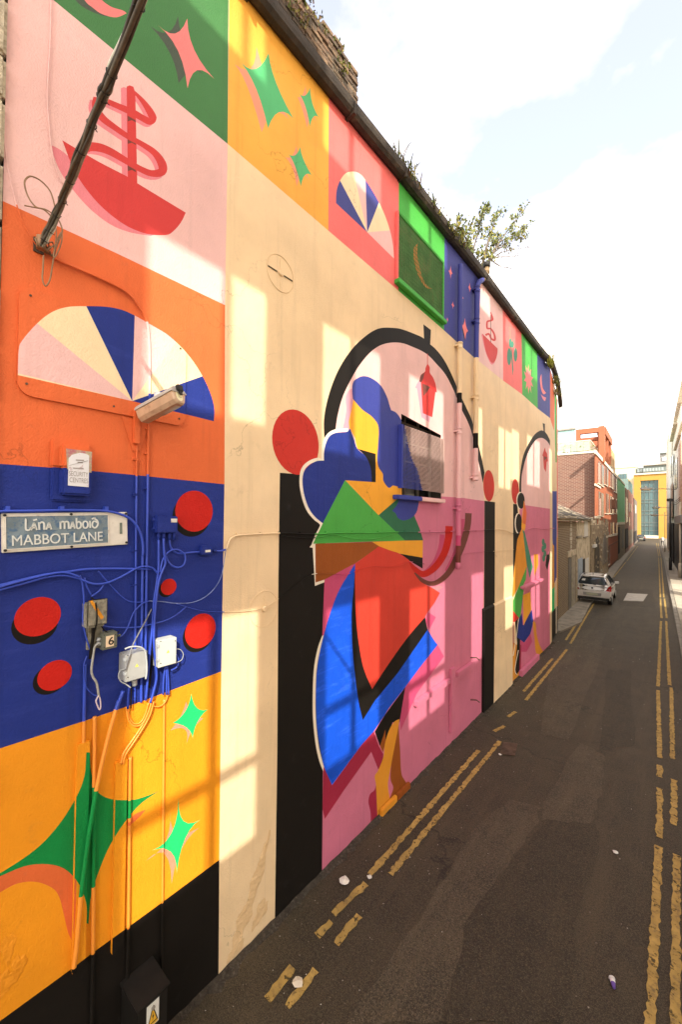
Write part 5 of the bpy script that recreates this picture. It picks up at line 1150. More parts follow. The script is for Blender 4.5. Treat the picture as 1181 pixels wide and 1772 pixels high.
def bez(ps, t):
    ps = list(ps)
    f = t * (len(ps) - 1); i = int(min(f, len(ps) - 2)); u = f - i
    p0 = ps[max(0, i - 1)]; p1 = ps[i]; p2 = ps[i + 1]; p3 = ps[min(len(ps) - 1, i + 2)]
    return .5 * ((2 * p1) + (p2 - p0) * u + (2 * p0 - 5 * p1 + 4 * p2 - p3) * u * u + (3 * p1 - p0 - 3 * p2 + p3) * u ** 3)
axis = (P3_ - P0).normalized(); oa = axis.orthogonal().normalized(); ob2 = axis.cross(oa)
for k in range(6):
    mb = MB(); pts = []
    for j in range(121):
        t = j / 120; q = 2 * pi * k / 6 + t * 2.2; rr = (.014 if t > .04 else .006) * (1 + .30 * sin(t * 31 + k * 2.1) + .2 * sin(t * 67 + k))
        pts.append(bez(ctrl, t) + oa * rr * cos(q) + ob2 * rr * sin(q) + Vector((0, 0, -.004 * k / 6)))
    mb.tube(pts, .009 if k != 2 else .0105, cols[(0, 1, 3, 1, 2, 0)[k]], 6); mb.build('strand', ov, recalc=False)
for k in range(13):
    t = .05 + .9 * (k / 13) ** 1.0 + random.uniform(-.01, .01); c_ = bez(ctrl, t); d_ = (bez(ctrl, min(1, t + .01)) - c_).normalized(); a_ = d_.orthogonal().normalized(); b_ = d_.cross(a_)
    mb = MB(); mb.tube([c_ + (a_ * cos(2 * pi * j / 12) + b_ * sin(2 * pi * j / 12)) * .0235 for j in range(13)], .0028, blk, 4, False)
    q = random.uniform(0, 6); e = a_ * cos(q) + b_ * sin(q); mb.tube([c_ + e * .02, c_ + e * .036], .003, blk, 4); mb.build('cable_tie', ov)
cable('cable_loop', 'big loose brown wire loop over the pink panel beside the anchor', [(95, 358), (88, 334), (78, 320), (66, 310), (53, 305), (45, 309), (42, 317), (45, 332), (52, 347), (62, 358), (76, 363), (88, 374)], .005, .14, wirem)
cable('cable_loop', 'loose brown wire end pointing left below the big loop', [(42, 355.5), (60, 359), (77, 362), (88, 368), (92, 374)], .004, .14, wirem)
cable('cable_loop', 'long narrow brown wire loop hanging below the anchor', [(75, 442), (74, 465), (73, 482), (77, 494), (82, 492), (87, 480), (91, 455), (96, 430), (106, 405), (107, 395), (101, 380), (95, 368)], .005, .10, wirem)
cable('cable_loop', 'second brown wire loop right of the anchor', [(90, 372), (97, 400), (95, 425), (92, 445), (98, 440), (106, 420), (107, 402), (102, 408), (96, 420)], .004, .12, wirem)
cable('wall_wire', 'pale thin wire running down the pink panel near its left edge', [(88, -20), (87, 60), (83, 130), (82, 180), (86, 230), (88, 252), (96, 290), (108, 318)], .005, .015, PA['pink'], cat='wire')
cable('wall_wire', 'thin wire running along the far left of the wall to the anchor', [(4, 200), (10, 270), (22, 330), (35, 375), (50, 405), (62, 424)], .004, .02, None, cat='wire')
# ------------------------------------------------------------------ rainwater pipes
def pipe(name, label, top, x_at, y0, y1, r, collars, cat='downpipe'):
    t = thing(name, label, cat, at(x_at(y1), y1, 0)); n_ = 90; pts, ms = [], []
    for k in range(n_ + 1):
        yy = y0 + (y1 - y0) * k / n_; pts.append(at(x_at(yy), yy, r + .035))
        if k < n_: ms.append(PA[colour_at(x_at(yy), yy + (y1 - y0) / n_ / 2)])
    if top: pts = [at(*q[:2], q[2]) for q in top] + pts; ms = [ms[0]] * len(top) + ms
    mb = MB(); mb.tube(pts, r, ms, 12); mb.build('pipe', t, recalc=False)
    for cyy in collars:
        p = at(x_at(cyy), cyy, r + .035); m_ = PA[colour_at(x_at(cyy), cyy)]; mb = MB()
        mb.tube([p - ZV * .07, p - ZV * .05, p - ZV * .045, p + ZV * .045, p + ZV * .05, p + ZV * .07], [r * 1.02, r * 1.3, r * 1.12, r * 1.12, r * 1.3, r * 1.02], m_, 12)
        mb.box(p + Vector((-r - .034, -r - .03, -.02)), p + Vector((0, r + .03, .01)), m_); mb.build('collar', t)
    return t
pipe('downpipe', 'left straight downpipe painted navy, cream, black and pink in bands', None, lambda y: 797.5 - (y - 456) * .0075, 458, 985, .05, (598, 746, 879))
dp2 = pipe('downpipe', 'right downpipe with an elbow at the gutter, painted in bands', [(843, 484, .02), (836, 484, .06), (830, 488, .10)], lambda y: 826 - (y - 492) * .008, 497, 832, .055, (501, 556, 688, 826))
vp = thing('vent_pipe', 'short brown soil vent pipe with a black cap standing above the gutter', 'vent pipe', at(838, 486, .05))
vbr = mat('vent_brown', pc(150, 118, 80), rough=.7, var=.25, vscale=12); p = at(836, 484, .07); q = Vector((p.x, W.pt(843, 470, .07).y, W.pt(843, 470, .07).z))
mb = MB(); mb.tube([p, p.lerp(q, .45) + Vector((0, .03, -.03)), q - ZV * .02, q + ZV * .10], .055, vbr, 12); mb.tube([q - ZV * .04, q + ZV * .03], .068, vbr, 12); mb.build('pipe', vp)
mb = MB(); mb.cyl(q + ZV * .10, q + ZV * .20, .075, blk, 12, .082); mb.cyl(q + ZV * .201, q + ZV * .215, .06, blk, 12); mb.build('cap', vp)
cable('cable', 'thin navy cable beside the right downpipe', [(831.5, 500), (829.5, 560), (828, 620)], .010, .02, PA['navy'])
# ================================================================== unseen front added opposite to shade the lane
# its openings are shaped to cast the sun patches on the mural
FX = 1.45
TE = tan(SUN_EL)
def to_facade(y, z):
    dx = FX - WX; h = dx / SUN_AZ.x
    return y + SUN_AZ.y * h, z + TE * h
def hole_from_px(x0, x1, y0, y1, bars=(), hb=()):
    """sunlit patch on the mural (pixels; tops and bottoms read at the left edge) -> opening in the opposite front"""
    t0, za = W.tz(x0, y0); zb = W.tz(x0, y1)[1]; t1 = W.tz(x1, (y0 + y1) / 2)[0]
    a, zt = to_facade(t0, za); b, zl = to_facade(t1, zb)
    sy, sz = SUN_AZ.y / SUN_AZ.x, TE / SUN_AZ.x      # how the opening slants through the .3 m thick wall
    return [a + .3 * sy, b, zl, zt + .3 * sz, [(a + (b - a) * f) + .13 * sy for f in bars], [(zl + (zt - zl) * f) + .11 * sz for f in hb]]
H_ = [hole_from_px(330, 463, -420, 5, (.72,)), hole_from_px(562, 661, 60, 256, (.44,)), hole_from_px(711, 775, 210, 396, (.5,)), hole_from_px(829, 849, 400, 527), hole_from_px(876, 893, 480, 590), hole_from_px(910, 931, 540, 640, (.5,)),
      hole_from_px(258, 460, 398, 688, (.62,)), hole_from_px(561, 658, 560, 778, (.47,)), hole_from_px(709, 768, 648, 792, (.5,)), hole_from_px(829, 835, 705, 815), hole_from_px(864, 884, 738, 843, (.5,)), hole_from_px(887, 899, 742, 830), hole_from_px(913, 935, 752, 838, (.5,)), hole_from_px(951, 958, 775, 850),
      hole_from_px(228, 442, 1100, 1605, (.60,), (.34,)), hole_from_px(566, 656, 1056, 1330, (.48,), (.36,)), hole_from_px(710, 770, 1022, 1262, (.5,), (.3,)), hole_from_px(817, 837, 995, 1150), hole_from_px(873, 892, 982, 1092), hole_from_px(920, 935, 962, 1075, (.5,)), hole_from_px(950, 958, 955, 1062)]
oldb = mat('sun_patch_render', (.78, .70, .56), rough=.9, var=.08, vscale=1, bump=.2, bscale=30)  # pale so the added front bounces light onto the mural
rf = thing('sun_patch_front', 'tall cream front added out of view across the lane with openings that shape the sun patches', 'building', (FX + .2, 6, 0))
def wall_with_holes(y0, y1, z0, z1, holes, x0, x1, m_, parent, name='wall'):
    ysn = sorted({y0, y1} | {min(max(h[k], y0), y1) for h in holes for k in (0, 1)}); zs = sorted({z0, z1} | {min(max(h[k], z0), z1) for h in holes for k in (2, 3)})
    mb = MB()
    for i in range(len(ysn) - 1):
        run = None
        for j in range(len(zs) - 1):
            ym, zm = (ysn[i] + ysn[i + 1]) / 2, (zs[j] + zs[j + 1]) / 2
            solid = not any(h[0] < ym < h[1] and h[2] < zm < h[3] for h in holes)
            if solid: run = [run[0], zs[j + 1]] if run else [zs[j], zs[j + 1]]
            if (not solid or j == len(zs) - 2) and run: mb.box((x0, ysn[i], run[0]), (x1, ysn[i + 1], run[1]), m_); run = None
    return mb.build(name, parent)
yb0, yb1 = -3.75, 15.2; zb1 = 15.0
FILL_GAPS = [[y_, y_ + 2.55, -.05, 3.75, [], []] for y_ in (-3.3, -.2, 2.9, 6.0, 9.1, 12.2)]      # unseen openings added to let fill light onto the lower wall
wall_with_holes(yb0, yb1, -.05, zb1, H_ + FILL_GAPS, FX, FX + .3, oldb, rf)
mb = MB(); mb.box((FX + .302, yb0, 4.0), (FX + 7.5, yb1, 4.2), oldb); mb.build('sun_stop_slab', rf)  # unseen slab added to keep direct sun off the road
mb = MB(); mb.box((FX + .302, yb0, -.02), (FX + 7.5, yb0 + .25, 3.998), oldb); mb.build('sun_stop_wall', rf)  # added end that stops sun slipping in sideways
for y_ in (.9, 5.6, 10.3, 14.6): mb = MB(); mb.box((FX + 7.0, y_, .0), (FX + 7.4, y_ + .4, 3.998), oldb); mb.build('column', rf)  # posts under the added slab
dusty = glass('sun_dimming_pane', (.5, .5, .46), alpha=.18, rough=.3); sash = mat('patch_bar', (.35, .33, .28), rough=.6)  # panes added to dim the sun that reaches the mural
for a, b, zl, zt, bars, hb in H_:
    mb = MB(); zt_ = min(zt, zb1 - .2)
    mb.face([(FX + .15, a, zl), (FX + .15, b, zl), (FX + .15, b, zt_), (FX + .15, a, zt_)], dusty); w_ = mb.build('window', rf, recalc=False)
    mb = MB()
    for y in bars: mb.box((FX + .12, y - .05, zl), (FX + .14, y + .05, zt_), sash)  # added bars that cast the dark stripes inside the sun patches
    for z in hb: mb.box((FX + .10, a, z - .06), (FX + .119, b, z + .06), sash)
    if bars or hb: mb.build('patch_bar', rf)
# unseen wall added further on, its gaps shaped to throw sun patches on the pavement
def ground_hole(px0, px1, py0, py1, xw):
    """sun patch on the pavement between two rows of pixels -> low opening in the wall at xw"""
    a, b = ground(px1, py1, .09), ground(px1, py0, .09)
    ha = (xw - a.x) / SUN_AZ.x; hb = (xw - b.x) / SUN_AZ.x; far = ground(px0, (py0 + py1) / 2, .09); hf = (xw - far.x) / SUN_AZ.x
    return [min(a.y + SUN_AZ.y * ha, far.y + SUN_AZ.y * hf) - .21, max(b.y + SUN_AZ.y * hb, far.y + SUN_AZ.y * hf), .0, TE * hf + .30]
gw = thing('yard_wall', 'unseen rendered wall added along the right pavement with low gaps for sun patches', 'wall', (1.3, 22, 0))
rend = mat('cream_render', (.62, .55, .42), rough=.85, var=.1, vscale=1.5, bump=.2, bscale=30, dirt=((.4, .34, .25), .58, .8, 1.2))
XW = 1.05
GH = [ground_hole(1145, 1175, 1030, 1037, XW), ground_hole(1146, 1180, 1041, 1050, XW), ground_hole(1160, 1181, 1005, 1025, XW)]
wall_with_holes(15.25, 44.0, -.02, 9.5, GH, XW, XW + .25, rend, gw)

# ================================================================== street fronts beyond the mural, left side
LP_ = Plane((LE.x, LE.y), (-.0245, 1)); LP_.A = Vector((LE.x - .28, LE.y))
def pan(mb, pl, x0, x1, y0, y1, d0, d1, m_, ref=None):
    """upright box on a front: x0..x1 pixel span; y0 top and y1 bottom read at pixel column ref"""
    r_ = x0 if ref is None else ref; ym = (y0 + y1) / 2
    t0, t1 = pl.tz(x0, ym, d1)[0], pl.tz(x1, ym, d1)[0]; zt, zl = pl.tz(r_, y0, d1)[1], pl.tz(r_, y1, d1)[1]
    a = pl.P(t0, zl, d0); mb.obox(a, pl.P(t1, zl, d0) - a, pl.P(t0, zl, d1) - a, pl.P(t0, zt, d0) - a, m_)
def part(name, root, pl, *boxes, bevel=0):
    mb = MB()
    for b in boxes: pan(mb, pl, *b)
    return mb.build(name, root, bevel=bevel)
rubble = mat('rubble_wall', (.27, .21, .135), rough=.95, var=.3, vscale=3, bump=.9, bscale=8, dirt=((.10, .085, .06), .48, .68, 4))
brownb = mat('brown_brick', (.20, .14, .078), rough=.9, var=.25, vscale=2, bump=.2, bscale=20, tex=brick_tex(1, 2, (.32, .26, .18), (.15, .10, .065), .23, .08, .014))
greyr = mat('stained_render', (.52, .44, .31), rough=.9, var=.2, vscale=2, bump=.3, bscale=12, dirt=((.20, .165, .12), .5, .68, 2.2))
palew = mat('pale_wood', (.55, .54, .50), rough=.7, var=.1); darkh = mat('dark_opening', (.02, .017, .014), rough=.9)
doorg = mat('grey_door', (.16, .145, .12), rough=.8, var=.2, vscale=5); pale_blue = mat('pale_blue_board', (.30, .36, .42), rough=.7, var=.15)
dl = thing('derelict_house', 'low derelict brick and stone house with a sagging slate roof behind the silver car', 'derelict house', (LE.x - 2, 24, 0))
yA, yBk, yC, yD = LE.y, LP_.tz(998, 1000)[0] + LE.y, LP_.tz(1021, 1000)[0] + LE.y, LP_.tz(1052, 990)[0] + LE.y
def zat(x, y): return LP_.tz(x, y)[1]
zE1, zE2 = zat(972, 896), zat(1000, 906)
def body(t0, t1, z, m_, depth, root, name='wall', d=0.0, pl=LP_):
    mb = MB(); mb.prism([pl.P(t0, -.05, d), pl.P(t1, -.05, d), pl.P(t1, -.05, -depth), pl.P(t0, -.05, -depth)], (0, 0, z + .05), m_); return mb.build(name, root)
T = lambda x, y=1000: LP_.tz(x, y)[0]
zw = zat(985, 902)
body(.03, T(998), zw, brownb, 5, dl); body(T(998) + .01, T(1021), zw - .05, greyr, 5, dl, d=.03); body(T(1021) + .01, T(1052), zat(1036, 908), rubble, 4, dl, d=.08)
mb = MB(); e0, e1_ = -.2, T(1022)
zr = zat(985, 860); 
N_ = 26
for i in range(9):       # courses of slates climbing the roof
    for k in range(N_):
        ta_, tb_ = e0 + (e1_ - e0) * k / N_, e0 + (e1_ - e0) * (k + .95) / N_
        f0, f1 = i / 9, (i + 1.15) / 9; j = random.uniform(-.02, .02)
        P_ = lambda t, f, u=0: LP_.P(t, zw + .12 + f * 1.5 + u + j, .25 - f * 3.0)
        if random.random() < .05: continue
        mb.face([P_(ta_, f0, .03), P_(tb_, f0, .03), P_(tb_, f1), P_(ta_, f1)], slate if random.random() < .7 else greyr)
mb.prism([LP_.P(e0, zw + .02, .2), LP_.P(e0, zw + 1.5, -2.75), LP_.P(e0, zw + .02, -5)], LP_.P(e1_, 0) - LP_.P(e0, 0), greyr)
tag(mb.build('slate_roof', dl), kind='stuff')
mb = MB(); pan(mb, LP_, 967, 1000, 893, 899, .03, .16, greyr, 985); mb.build('eaves', dl)
part('door', dl, LP_, (985, 990, 966, 1082, -.02, .02, doorg), (990.5, 997, 962, 1070, -.02, .02, mat('graffiti_panel', (.33, .29, .22), rough=.8, var=.3, vscale=4, dirt=((.52, .50, .10), .6, .68, 5))))
part('lintel', dl, LP_, (984, 998.5, 955, 965, .0, .05, greyr))
mb = MB(); 
for k in range(9):
    zz = k * 12; w = 2 + 2.5 * random.random(); pan(mb, LP_, 989.5 - w / 2, 989.5 + w / 2, 899 + zz * .62, 905 + zz * .62, 0, .03, mat('plaster_scab', (.50, .44, .34), rough=.95, var=.2, bump=.5), 989)
mb.build('plaster_scar', dl)
part('window', dl, LP_, (1012.5, 1018.5, 902, 929, .03, .05, palew), (1002, 1008, 897, 928, .03, .045, greyr))
part('sill', dl, LP_, (1001.5, 1009, 928, 931, .03, .10, conc), (1012, 1019.5, 929, 931, .03, .09, conc))
part('door', dl, LP_, (1002, 1009.5, 968, 1010, .03, .06, pale_blue), (1010, 1013.5, 968, 1020, .03, .05, darkh), (1013.8, 1020, 968, 1015, .03, .06, palew))
def arch_poly(x0, x1, y0, y1, pl, d):
    t0, t1 = pl.tz(x0, y1, d)[0], pl.tz(x1, y1, d)[0]; zl = max(.02, pl.tz((x0 + x1) / 2, y1, d)[1]); zt = pl.tz((x0 + x1) / 2, y0, d)[1]; r = (t1 - t0) / 2; zs = zt - r
    return [pl.P(t0, zl, d), pl.P(t1, zl, d)] + [pl.P((t0 + t1) / 2 + r * cos(pi * k / 10), zs + r * sin(pi * k / 10), d) for k in range(11)]
mb = MB(); n3 = Vector((LP_.n.x, LP_.n.y, 0)) * .03
mb.prism(arch_poly(1030, 1038, 928, 1000, LP_, .081), n3, mat('dark_doorway', (.06, .05, .035), rough=.9, var=.3, vscale=4)); mb.build('doorway', dl)
mb = MB(); mb.prism(arch_poly(1044.5, 1050.5, 924, 975, LP_, .085), n3, doorg); mb.build('door', dl)
mb = MB(); ap = arch_poly(1043.5, 1051.5, 922, 975, LP_, .081); mb.prism(ap, n3 * .3, conc); mb.build('arch_surround', dl)
part('shelf_lamp', dl, LP_, (1030, 1034.5, 943, 948, .08, .2, palew))
for k in range(60):       # stones standing proud of the rough wall
    mb = MB() if k == 0 else mb
    t = random.uniform(T(1021) + .2, T(1052) - .3); zz = random.uniform(.1, zat(1036, 912)); s = random.uniform(.12, .4)
    a = LP_.P(t, zz, .078); mb.obox(a, LP_.P(t + s, zz, .078) - a, n3 * random.uniform(1, 2.2), (0, 0, s * .5), random.choice((rubble, greyr, conc)))
for k in range(26):      # broken, uneven top of the rough wall
    t = T(1021) + .05 + (T(1052) - T(1021) - .4) * k / 26; s = (T(1052) - T(1021)) / 26
    a = LP_.P(t, zat(1036, 908) - .03, .07); mb.obox(a, LP_.P(t + s * 1.02, 0, .07) - LP_.P(t, 0, .07), -n3 * random.uniform(9, 16), (0, 0, random.uniform(.03, .55)), random.choice((rubble, greyr)))
tag(mb.build('wall_stones', dl, bevel=.0), kind='stuff')
# --- red brick apartment block
AP = Plane((LE.x - .35, LE.y), (-.0245, 1)); tc_ = AP.tz(1032, 900)[0]; te_ = AP.tz(1070.5, 930)[0]
ab = thing('apartment_block', 'red brick apartment block with orange frames and a glass roof terrace', 'apartment block', AP.P((tc_ + te_) / 2, 0, -5))
redb = mat('red_brick', (.15, .058, .038), rough=.85, var=.14, vscale=1.5, tex=brick_tex(0, 2, (.25, .17, .13), (.095, .036, .026), .30, .10, .022))
redb2 = mat('red_brick_side', (.26, .105, .07), rough=.85, var=.14, vscale=1.5, tex=brick_tex(1, 2, (.5, .38, .32), (.24, .09, .07), .30, .10, .022))
orf = mat('orange_render', (.33, .105, .05), rough=.7, var=.06); paleb = mat('pale_band', (.68, .60, .46), rough=.7, var=.06)
wing = mat('flat_window', (.10, .085, .07), rough=.2, spec=.6, var=.3, vscale=2); bkf = mat('brown_frame', (.18, .08, .045), rough=.7, var=.1)
cornx = AP.P(tc_, 0); zt_ = AP.tz(1032, 780)[1]
mb = MB(); mb.prism([AP.P(tc_, -.05, 0), AP.P(te_, -.05, 0), AP.P(te_, -.05, -14), AP.P(tc_, -.05, -14)], (0, 0, zt_ + .05), redb); mb.build('wall', ab)
part('facade_panel', ab, AP, (1032.5, 1070.2, 786, 1000, .003, .08, orf, 1034))
part('cornice', ab, AP, (1032, 1070.5, 780.5, 787, .082, .16, paleb, 1034), (1032, 1041, 838, 841.5, .082, .16, paleb, 1034), (1032, 1041, 893, 897, .082, .16, paleb, 1034))
AXr = [(1037, 1040.3), (1042, 1045), (1051.5, 1053.5)]
mbw = []
for (x0, x1, y0, y1, ref) in ((1037.5, 1047, 797, 836, 1037), (1049, 1054, 800, 838, 1049), (1058, 1063, 806, 842, 1058), (1065, 1069.5, 820, 850, 1065),
                              (1037.5, 1046, 850, 892, 1037), (1050, 1054.5, 853, 888, 1050), (1057, 1063, 858, 888, 1057), (1066, 1069.5, 862, 888, 1066), (1050, 1054, 902, 930, 1050), (1058, 1064, 904, 928, 1058), (1066, 1069.5, 905, 926, 1066), (1054.5, 1057, 945, 978, 1054)):
    o = part('window', ab, AP, (x0, x1, y0, y1, .082, .10, wing, ref))
    mb = MB(); pan(mb, AP, x0 - .3, x1 + .3, y1, y1 + 1.2, .082, .17, paleb, ref); pan(mb, AP, (x0 + x1) / 2 - .35, (x0 + x1) / 2 + .35, y0, y1, .101, .14, bkf, ref); mb.build('frame', o)
part('brick_panel', ab, AP, (1036.5, 1040.5, 800, 838, .102, .13, redb2), (1039, 1042, 862, 892, .102, .13, redb2))
part('balcony', ab, AP, (1066.3, 1069.6, 864, 880, .103, .42, bkf, 1066), bevel=0)
part('string_course', ab, AP, (1050, 1070.3, 927, 930, .082, .16, paleb, 1052), (1050, 1070.3, 945, 947, .082, .12, bkf, 1052))
GP = Plane((cornx.x, cornx.y), (-1, -.0245))       # the gable, facing back up the lane
GP.n = Vector((0.0245, -1)).normalized()
# roof terrace: coping, posts, glass, planting
part('coping', ab, GP, (960, 1032, 779.5, 783, -.25, .06, paleb, 1031))
tglass = glass('terrace_glass', (.45, .52, .42), alpha=.5); tg2 = glass('teal_glass', (.30, .50, .45), alpha=.85)
for k in range(5):
    xa = 966 + k * 11.2; o = part('glass_panel', ab, GP, (xa, xa + 10.8, 762.5 - .02 * k, 779.3, -.32, -.30, tglass, 1020))
part('handrail', ab, GP, (960, 1022, 761, 762.4, -.34, -.28, paleb, 1020))
t_a = GP.tz(1021, 770)[0]
mb = MB(); a = GP.P(t_a, zt_ + .02, -.32); d_ = Vector((-.0245, 1, 0)); zh = GP.tz(1021, 762)[1] - zt_
mb.obox(a, d_ * 5, (.03, 0, 0), (0, 0, zh), tglass); mb.build('glass_panel', ab); mb = MB(); mb.obox(a + Vector((-.01, 0, zh + .002)), d_ * 5, (.06, 0, 0), (0, 0, .06), paleb); mb.build('handrail', ab)
# penthouse: teal glazing and orange open frame
zP = GP.tz(1046, 737)[1]; PD = -3.2
part('penthouse_glazing', ab, GP, (955, 996, 742, 775, PD - .2, PD, tg2, 996))
part('penthouse_fascia', ab, GP, (955, 996.5, 739.5, 742.5, PD - .25, PD + .1, steel, 996))
AP2 = Plane((AP.A.x, AP.A.y), (AP.d.x, AP.d.y))
part('frame', ab, GP, (997.5, 1005, 743, 778, PD - .4, PD, orf, 1000), (1005.1, 1037, 741, 749.5, PD - .4, PD, orf, 1020), (1037.1, 1047, 736.5, 800, PD - .4, PD, orf, 1046), (1005.2, 1037, 757, 763, PD - 3.2, PD - 2.8, orf, 1020), (1005.2, 1037, 745, 749, PD - 3.2, PD - 2.8, orf, 1020))
tq = AP.tz(1047, 770)[0]; 
mb = MB(); ph0 = GP.P(GP.tz(1047, 760, PD)[0], zt_, PD); zph = GP.tz(1046, 737, PD)[1]
for f in (0.45, 3.0, 5.6): mb.obox(ph0 + d_ * f + Vector((-.5, 0, 0)), (.5, 0, 0), d_ * .5, (0, 0, zph - zt_), orf)
mb.obox(ph0 + Vector((-.55, .5, zph - zt_ - .6)), (.6, 0, 0), d_ * 6, (0, 0, .6), orf); mb.obox(ph0 + Vector((-3.5, 6.2, 0)), (3.2, 0, 0), d_ * .3, (0, 0, zph - zt_), orf); mb.build('frame', ab)
part('stair_tower', ab, AP, (1057, 1065.5, 772, 830, -3, -.1, mat('tan_render', (.55, .36, .18), rough=.8, var=.08), 1057))
leafm = [mat('leaf%d' % i, c, rough=.6, var=.2, vscale=8, spec=.2) for i, c in enumerate(((.16, .17, .035), (.10, .125, .03), (.24, .21, .05), (.07, .09, .025)))]
def foliage(mb, c, r, n, s, mats_=leafm, squash=.8):
    for _ in range(n):
        while True:
            q = Vector((random.uniform(-1, 1), random.uniform(-1, 1), random.uniform(-1, 1)))
            if q.length < 1: break
        p = Vector(c) + Vector((q.x * r, q.y * r, q.z * r * squash)); a = Vector((random.gauss(0, 1), random.gauss(0, 1), random.gauss(0, 1))).normalized(); b = a.orthogonal().normalized()
        L_ = s * random.uniform(.7, 1.4); mb.face([p, p + a * L_ * .5 + b * L_ * .28, p + a * L_, p + a * L_ * .5 - b * L_ * .28], random.choice(mats_))
mb = MB()
for k in range(7): foliage(mb, GP.P(GP.tz(970 + k * 7, 772, -.9)[0], zt_ + .45, -.9), .55, 45, .22)
tp_ = tag(mb.build('terrace_plants', None, origin=GP.P(t_a, zt_, -.9), recalc=False), 'row of yellow green plants behind the roof terrace glass of the brick apartments', 'plants', kind='stuff')
# --- the fronts further down the left
def front(name, label, cat, x0, x1, ytop, ref, m_, pl=LP_, depth=8, d=0.0, zb=-.05):
    t0, t1 = pl.tz(x0, 930)[0], pl.tz(x1, 930)[0]; zt = pl.tz(ref, ytop)[1]
    t = thing(name, label, cat, pl.P((t0 + t1) / 2, 0, -depth / 2))
    mb = MB(); mb.prism([pl.P(t0, zb, d), pl.P(t1, zb, d), pl.P(t1, zb, d - depth), pl.P(t0, zb, d - depth)], (0, 0, zt - zb), m_); mb.build('wall', t); return t
greenc = mat('green_cladding', (.15, .36, .17), rough=.5, var=.08)
g1 = front('stone_shop', 'low grey stone front below the green metal cladding', 'building', 1070.8, 1083, 908, 1071, rubble, d=.02)
part('door', g1, LP_, (1071.5, 1074, 912, 958, .021, .06, darkh, 1072), (1078, 1081, 915, 948, .021, .05, doorg, 1079))
part('parapet', g1, LP_, (1070.8, 1083, 903.5, 908, -.2, .1, paleb, 1071))
g2 = front('green_building', 'green ribbed metal clad building past the brick apartments', 'building', 1070.8, 1083, 826, 1071, greenc, d=-.02, depth=9)
mb = MB()
for k in range(9): pan(mb, LP_, 1071.2 + k * 1.3, 1071.6 + k * 1.3, 828, 904, -.018, .10, greenc, 1071)
mb.build('ribs', g2); part('coping', g2, LP_, (1070.6, 1083.2, 823.5, 826, -.6, .12, paleb, 1071))
g3 = front('brown_building', 'narrow dark brown front next to the green cladding', 'building', 1083.2, 1088.5, 845, 1084, bkf, d=.04)
part('window', g3, LP_, (1084.3, 1085.4, 860, 905, .041, .07, wing, 1084), (1086.2, 1087.3, 862, 903, .041, .07, wing, 1086)); part('shopfront', g3, LP_, (1083.5, 1088.2, 915, 950, .041, .08, darkh, 1084))
g4 = front('salmon_building', 'salmon rendered front with a teal glass top storey', 'building', 1088.7, 1097.5, 848, 1089, mat('salmon_render', (.52, .24, .17), rough=.8, var=.08), d=.0)
part('teal_storey', g4, LP_, (1088.7, 1095.5, 829, 847.6, -4, -.3, tg2, 1089)); part('window', g4, LP_, (1090, 1091.4, 870, 885, .001, .04, palew, 1090), (1092.8, 1094, 872, 886, .001, .04, wing, 1093), (1090, 1091.4, 895, 910, .001, .04, wing, 1090)); part('shopfront', g4, LP_, (1089, 1097, 918, 945, .001, .05, greyr, 1089))
g5 = front('dark_shop', 'last narrow dark building before the yellow block', 'building', 1097.7, 1103.5, 862, 1098, mat('dark_render', (.14, .11, .085), rough=.8, var=.2), d=.05)
part('window', g5, LP_, (1098.8, 1100, 870, 884, .051, .08, wing, 1099), (1101, 1102.2, 874, 888, .051, .08, palew, 1101)); part('shopfront', g5, LP_, (1098, 1103, 920, 940, .051, .08, darkh, 1098))
# --- the yellow block closing the lane
eb = ground(1126, 931.5); YP = Plane((eb.x, eb.y), (1, -.16)); YP.n = Vector((-.16, -1)).normalized()
ylw = mat('yellow_render', (.44, .25, .05), rough=.8, var=.05, vscale=.3); offw = mat('ivory_render', (.70, .62, .44), rough=.8, var=.05, vscale=.3)
cw = mat('curtain_glass', (.07, .13, .14), rough=.08, spec=.7, var=.3, vscale=.25); cwf = mat('curtain_frame', (.16, .19, .18), rough=.5)
yb = thing('yellow_building', 'yellow rendered block with a tall glazed strip closing off the end of the lane', 'office building', (eb.x, eb.y + 8, 0))
def slab(name, root, pl, x0, x1, y0, y1, d0, d1, m_, ref=1126): return part(name, root, pl, (x0, x1, y0, y1, d0, d1, m_, ref))
slab('wall', yb, YP, 1098, 1109.2, 819, 931.5, -14, 0, ylw); slab('wall', yb, YP, 1140.8, 1166, 819, 931.5, -14, 0, ylw); slab('wall', yb, YP, 1109.25, 1140.75, 819, 831, -14, 0, ylw); slab('base', yb, YP, 1109.25, 1140.75, 926.5, 931.5, -14, .0, paleb)
slab('parapet', yb, YP, 1097, 1166, 818, 820.5, -.6, .35, paleb)
for k, (ya, ybm) in enumerate(((831, 846), (846, 865), (865, 884), (884, 904), (904, 926.5))):
    for j in range(4):
        xa = 1109.4 + j * 7.84; slab('window_pane', yb, YP, xa, xa + 7.6, ya + .3, ybm - .3, -.9, -.75, cw)
mb = MB()
for j in range(5): pan(mb, YP, 1109.2 + j * 7.84 - .25, 1109.2 + j * 7.84 + .25, 831, 926.5, -.9, -.6, cwf, 1126)
for yv in (831.3, 846, 851, 865, 870, 884, 890, 904, 910, 918): pan(mb, YP, 1109.3, 1140.7, yv - .35, yv + .35, -.9, -.58, cwf, 1126)
mb.build('mullions', yb)
slab('roof_storey', yb, YP, 1102.5, 1114, 808.5, 818, -12, -3, cwf); slab('roof_storey', yb, YP, 1114.2, 1166, 805.5, 818, -12, -2.5, cwf)
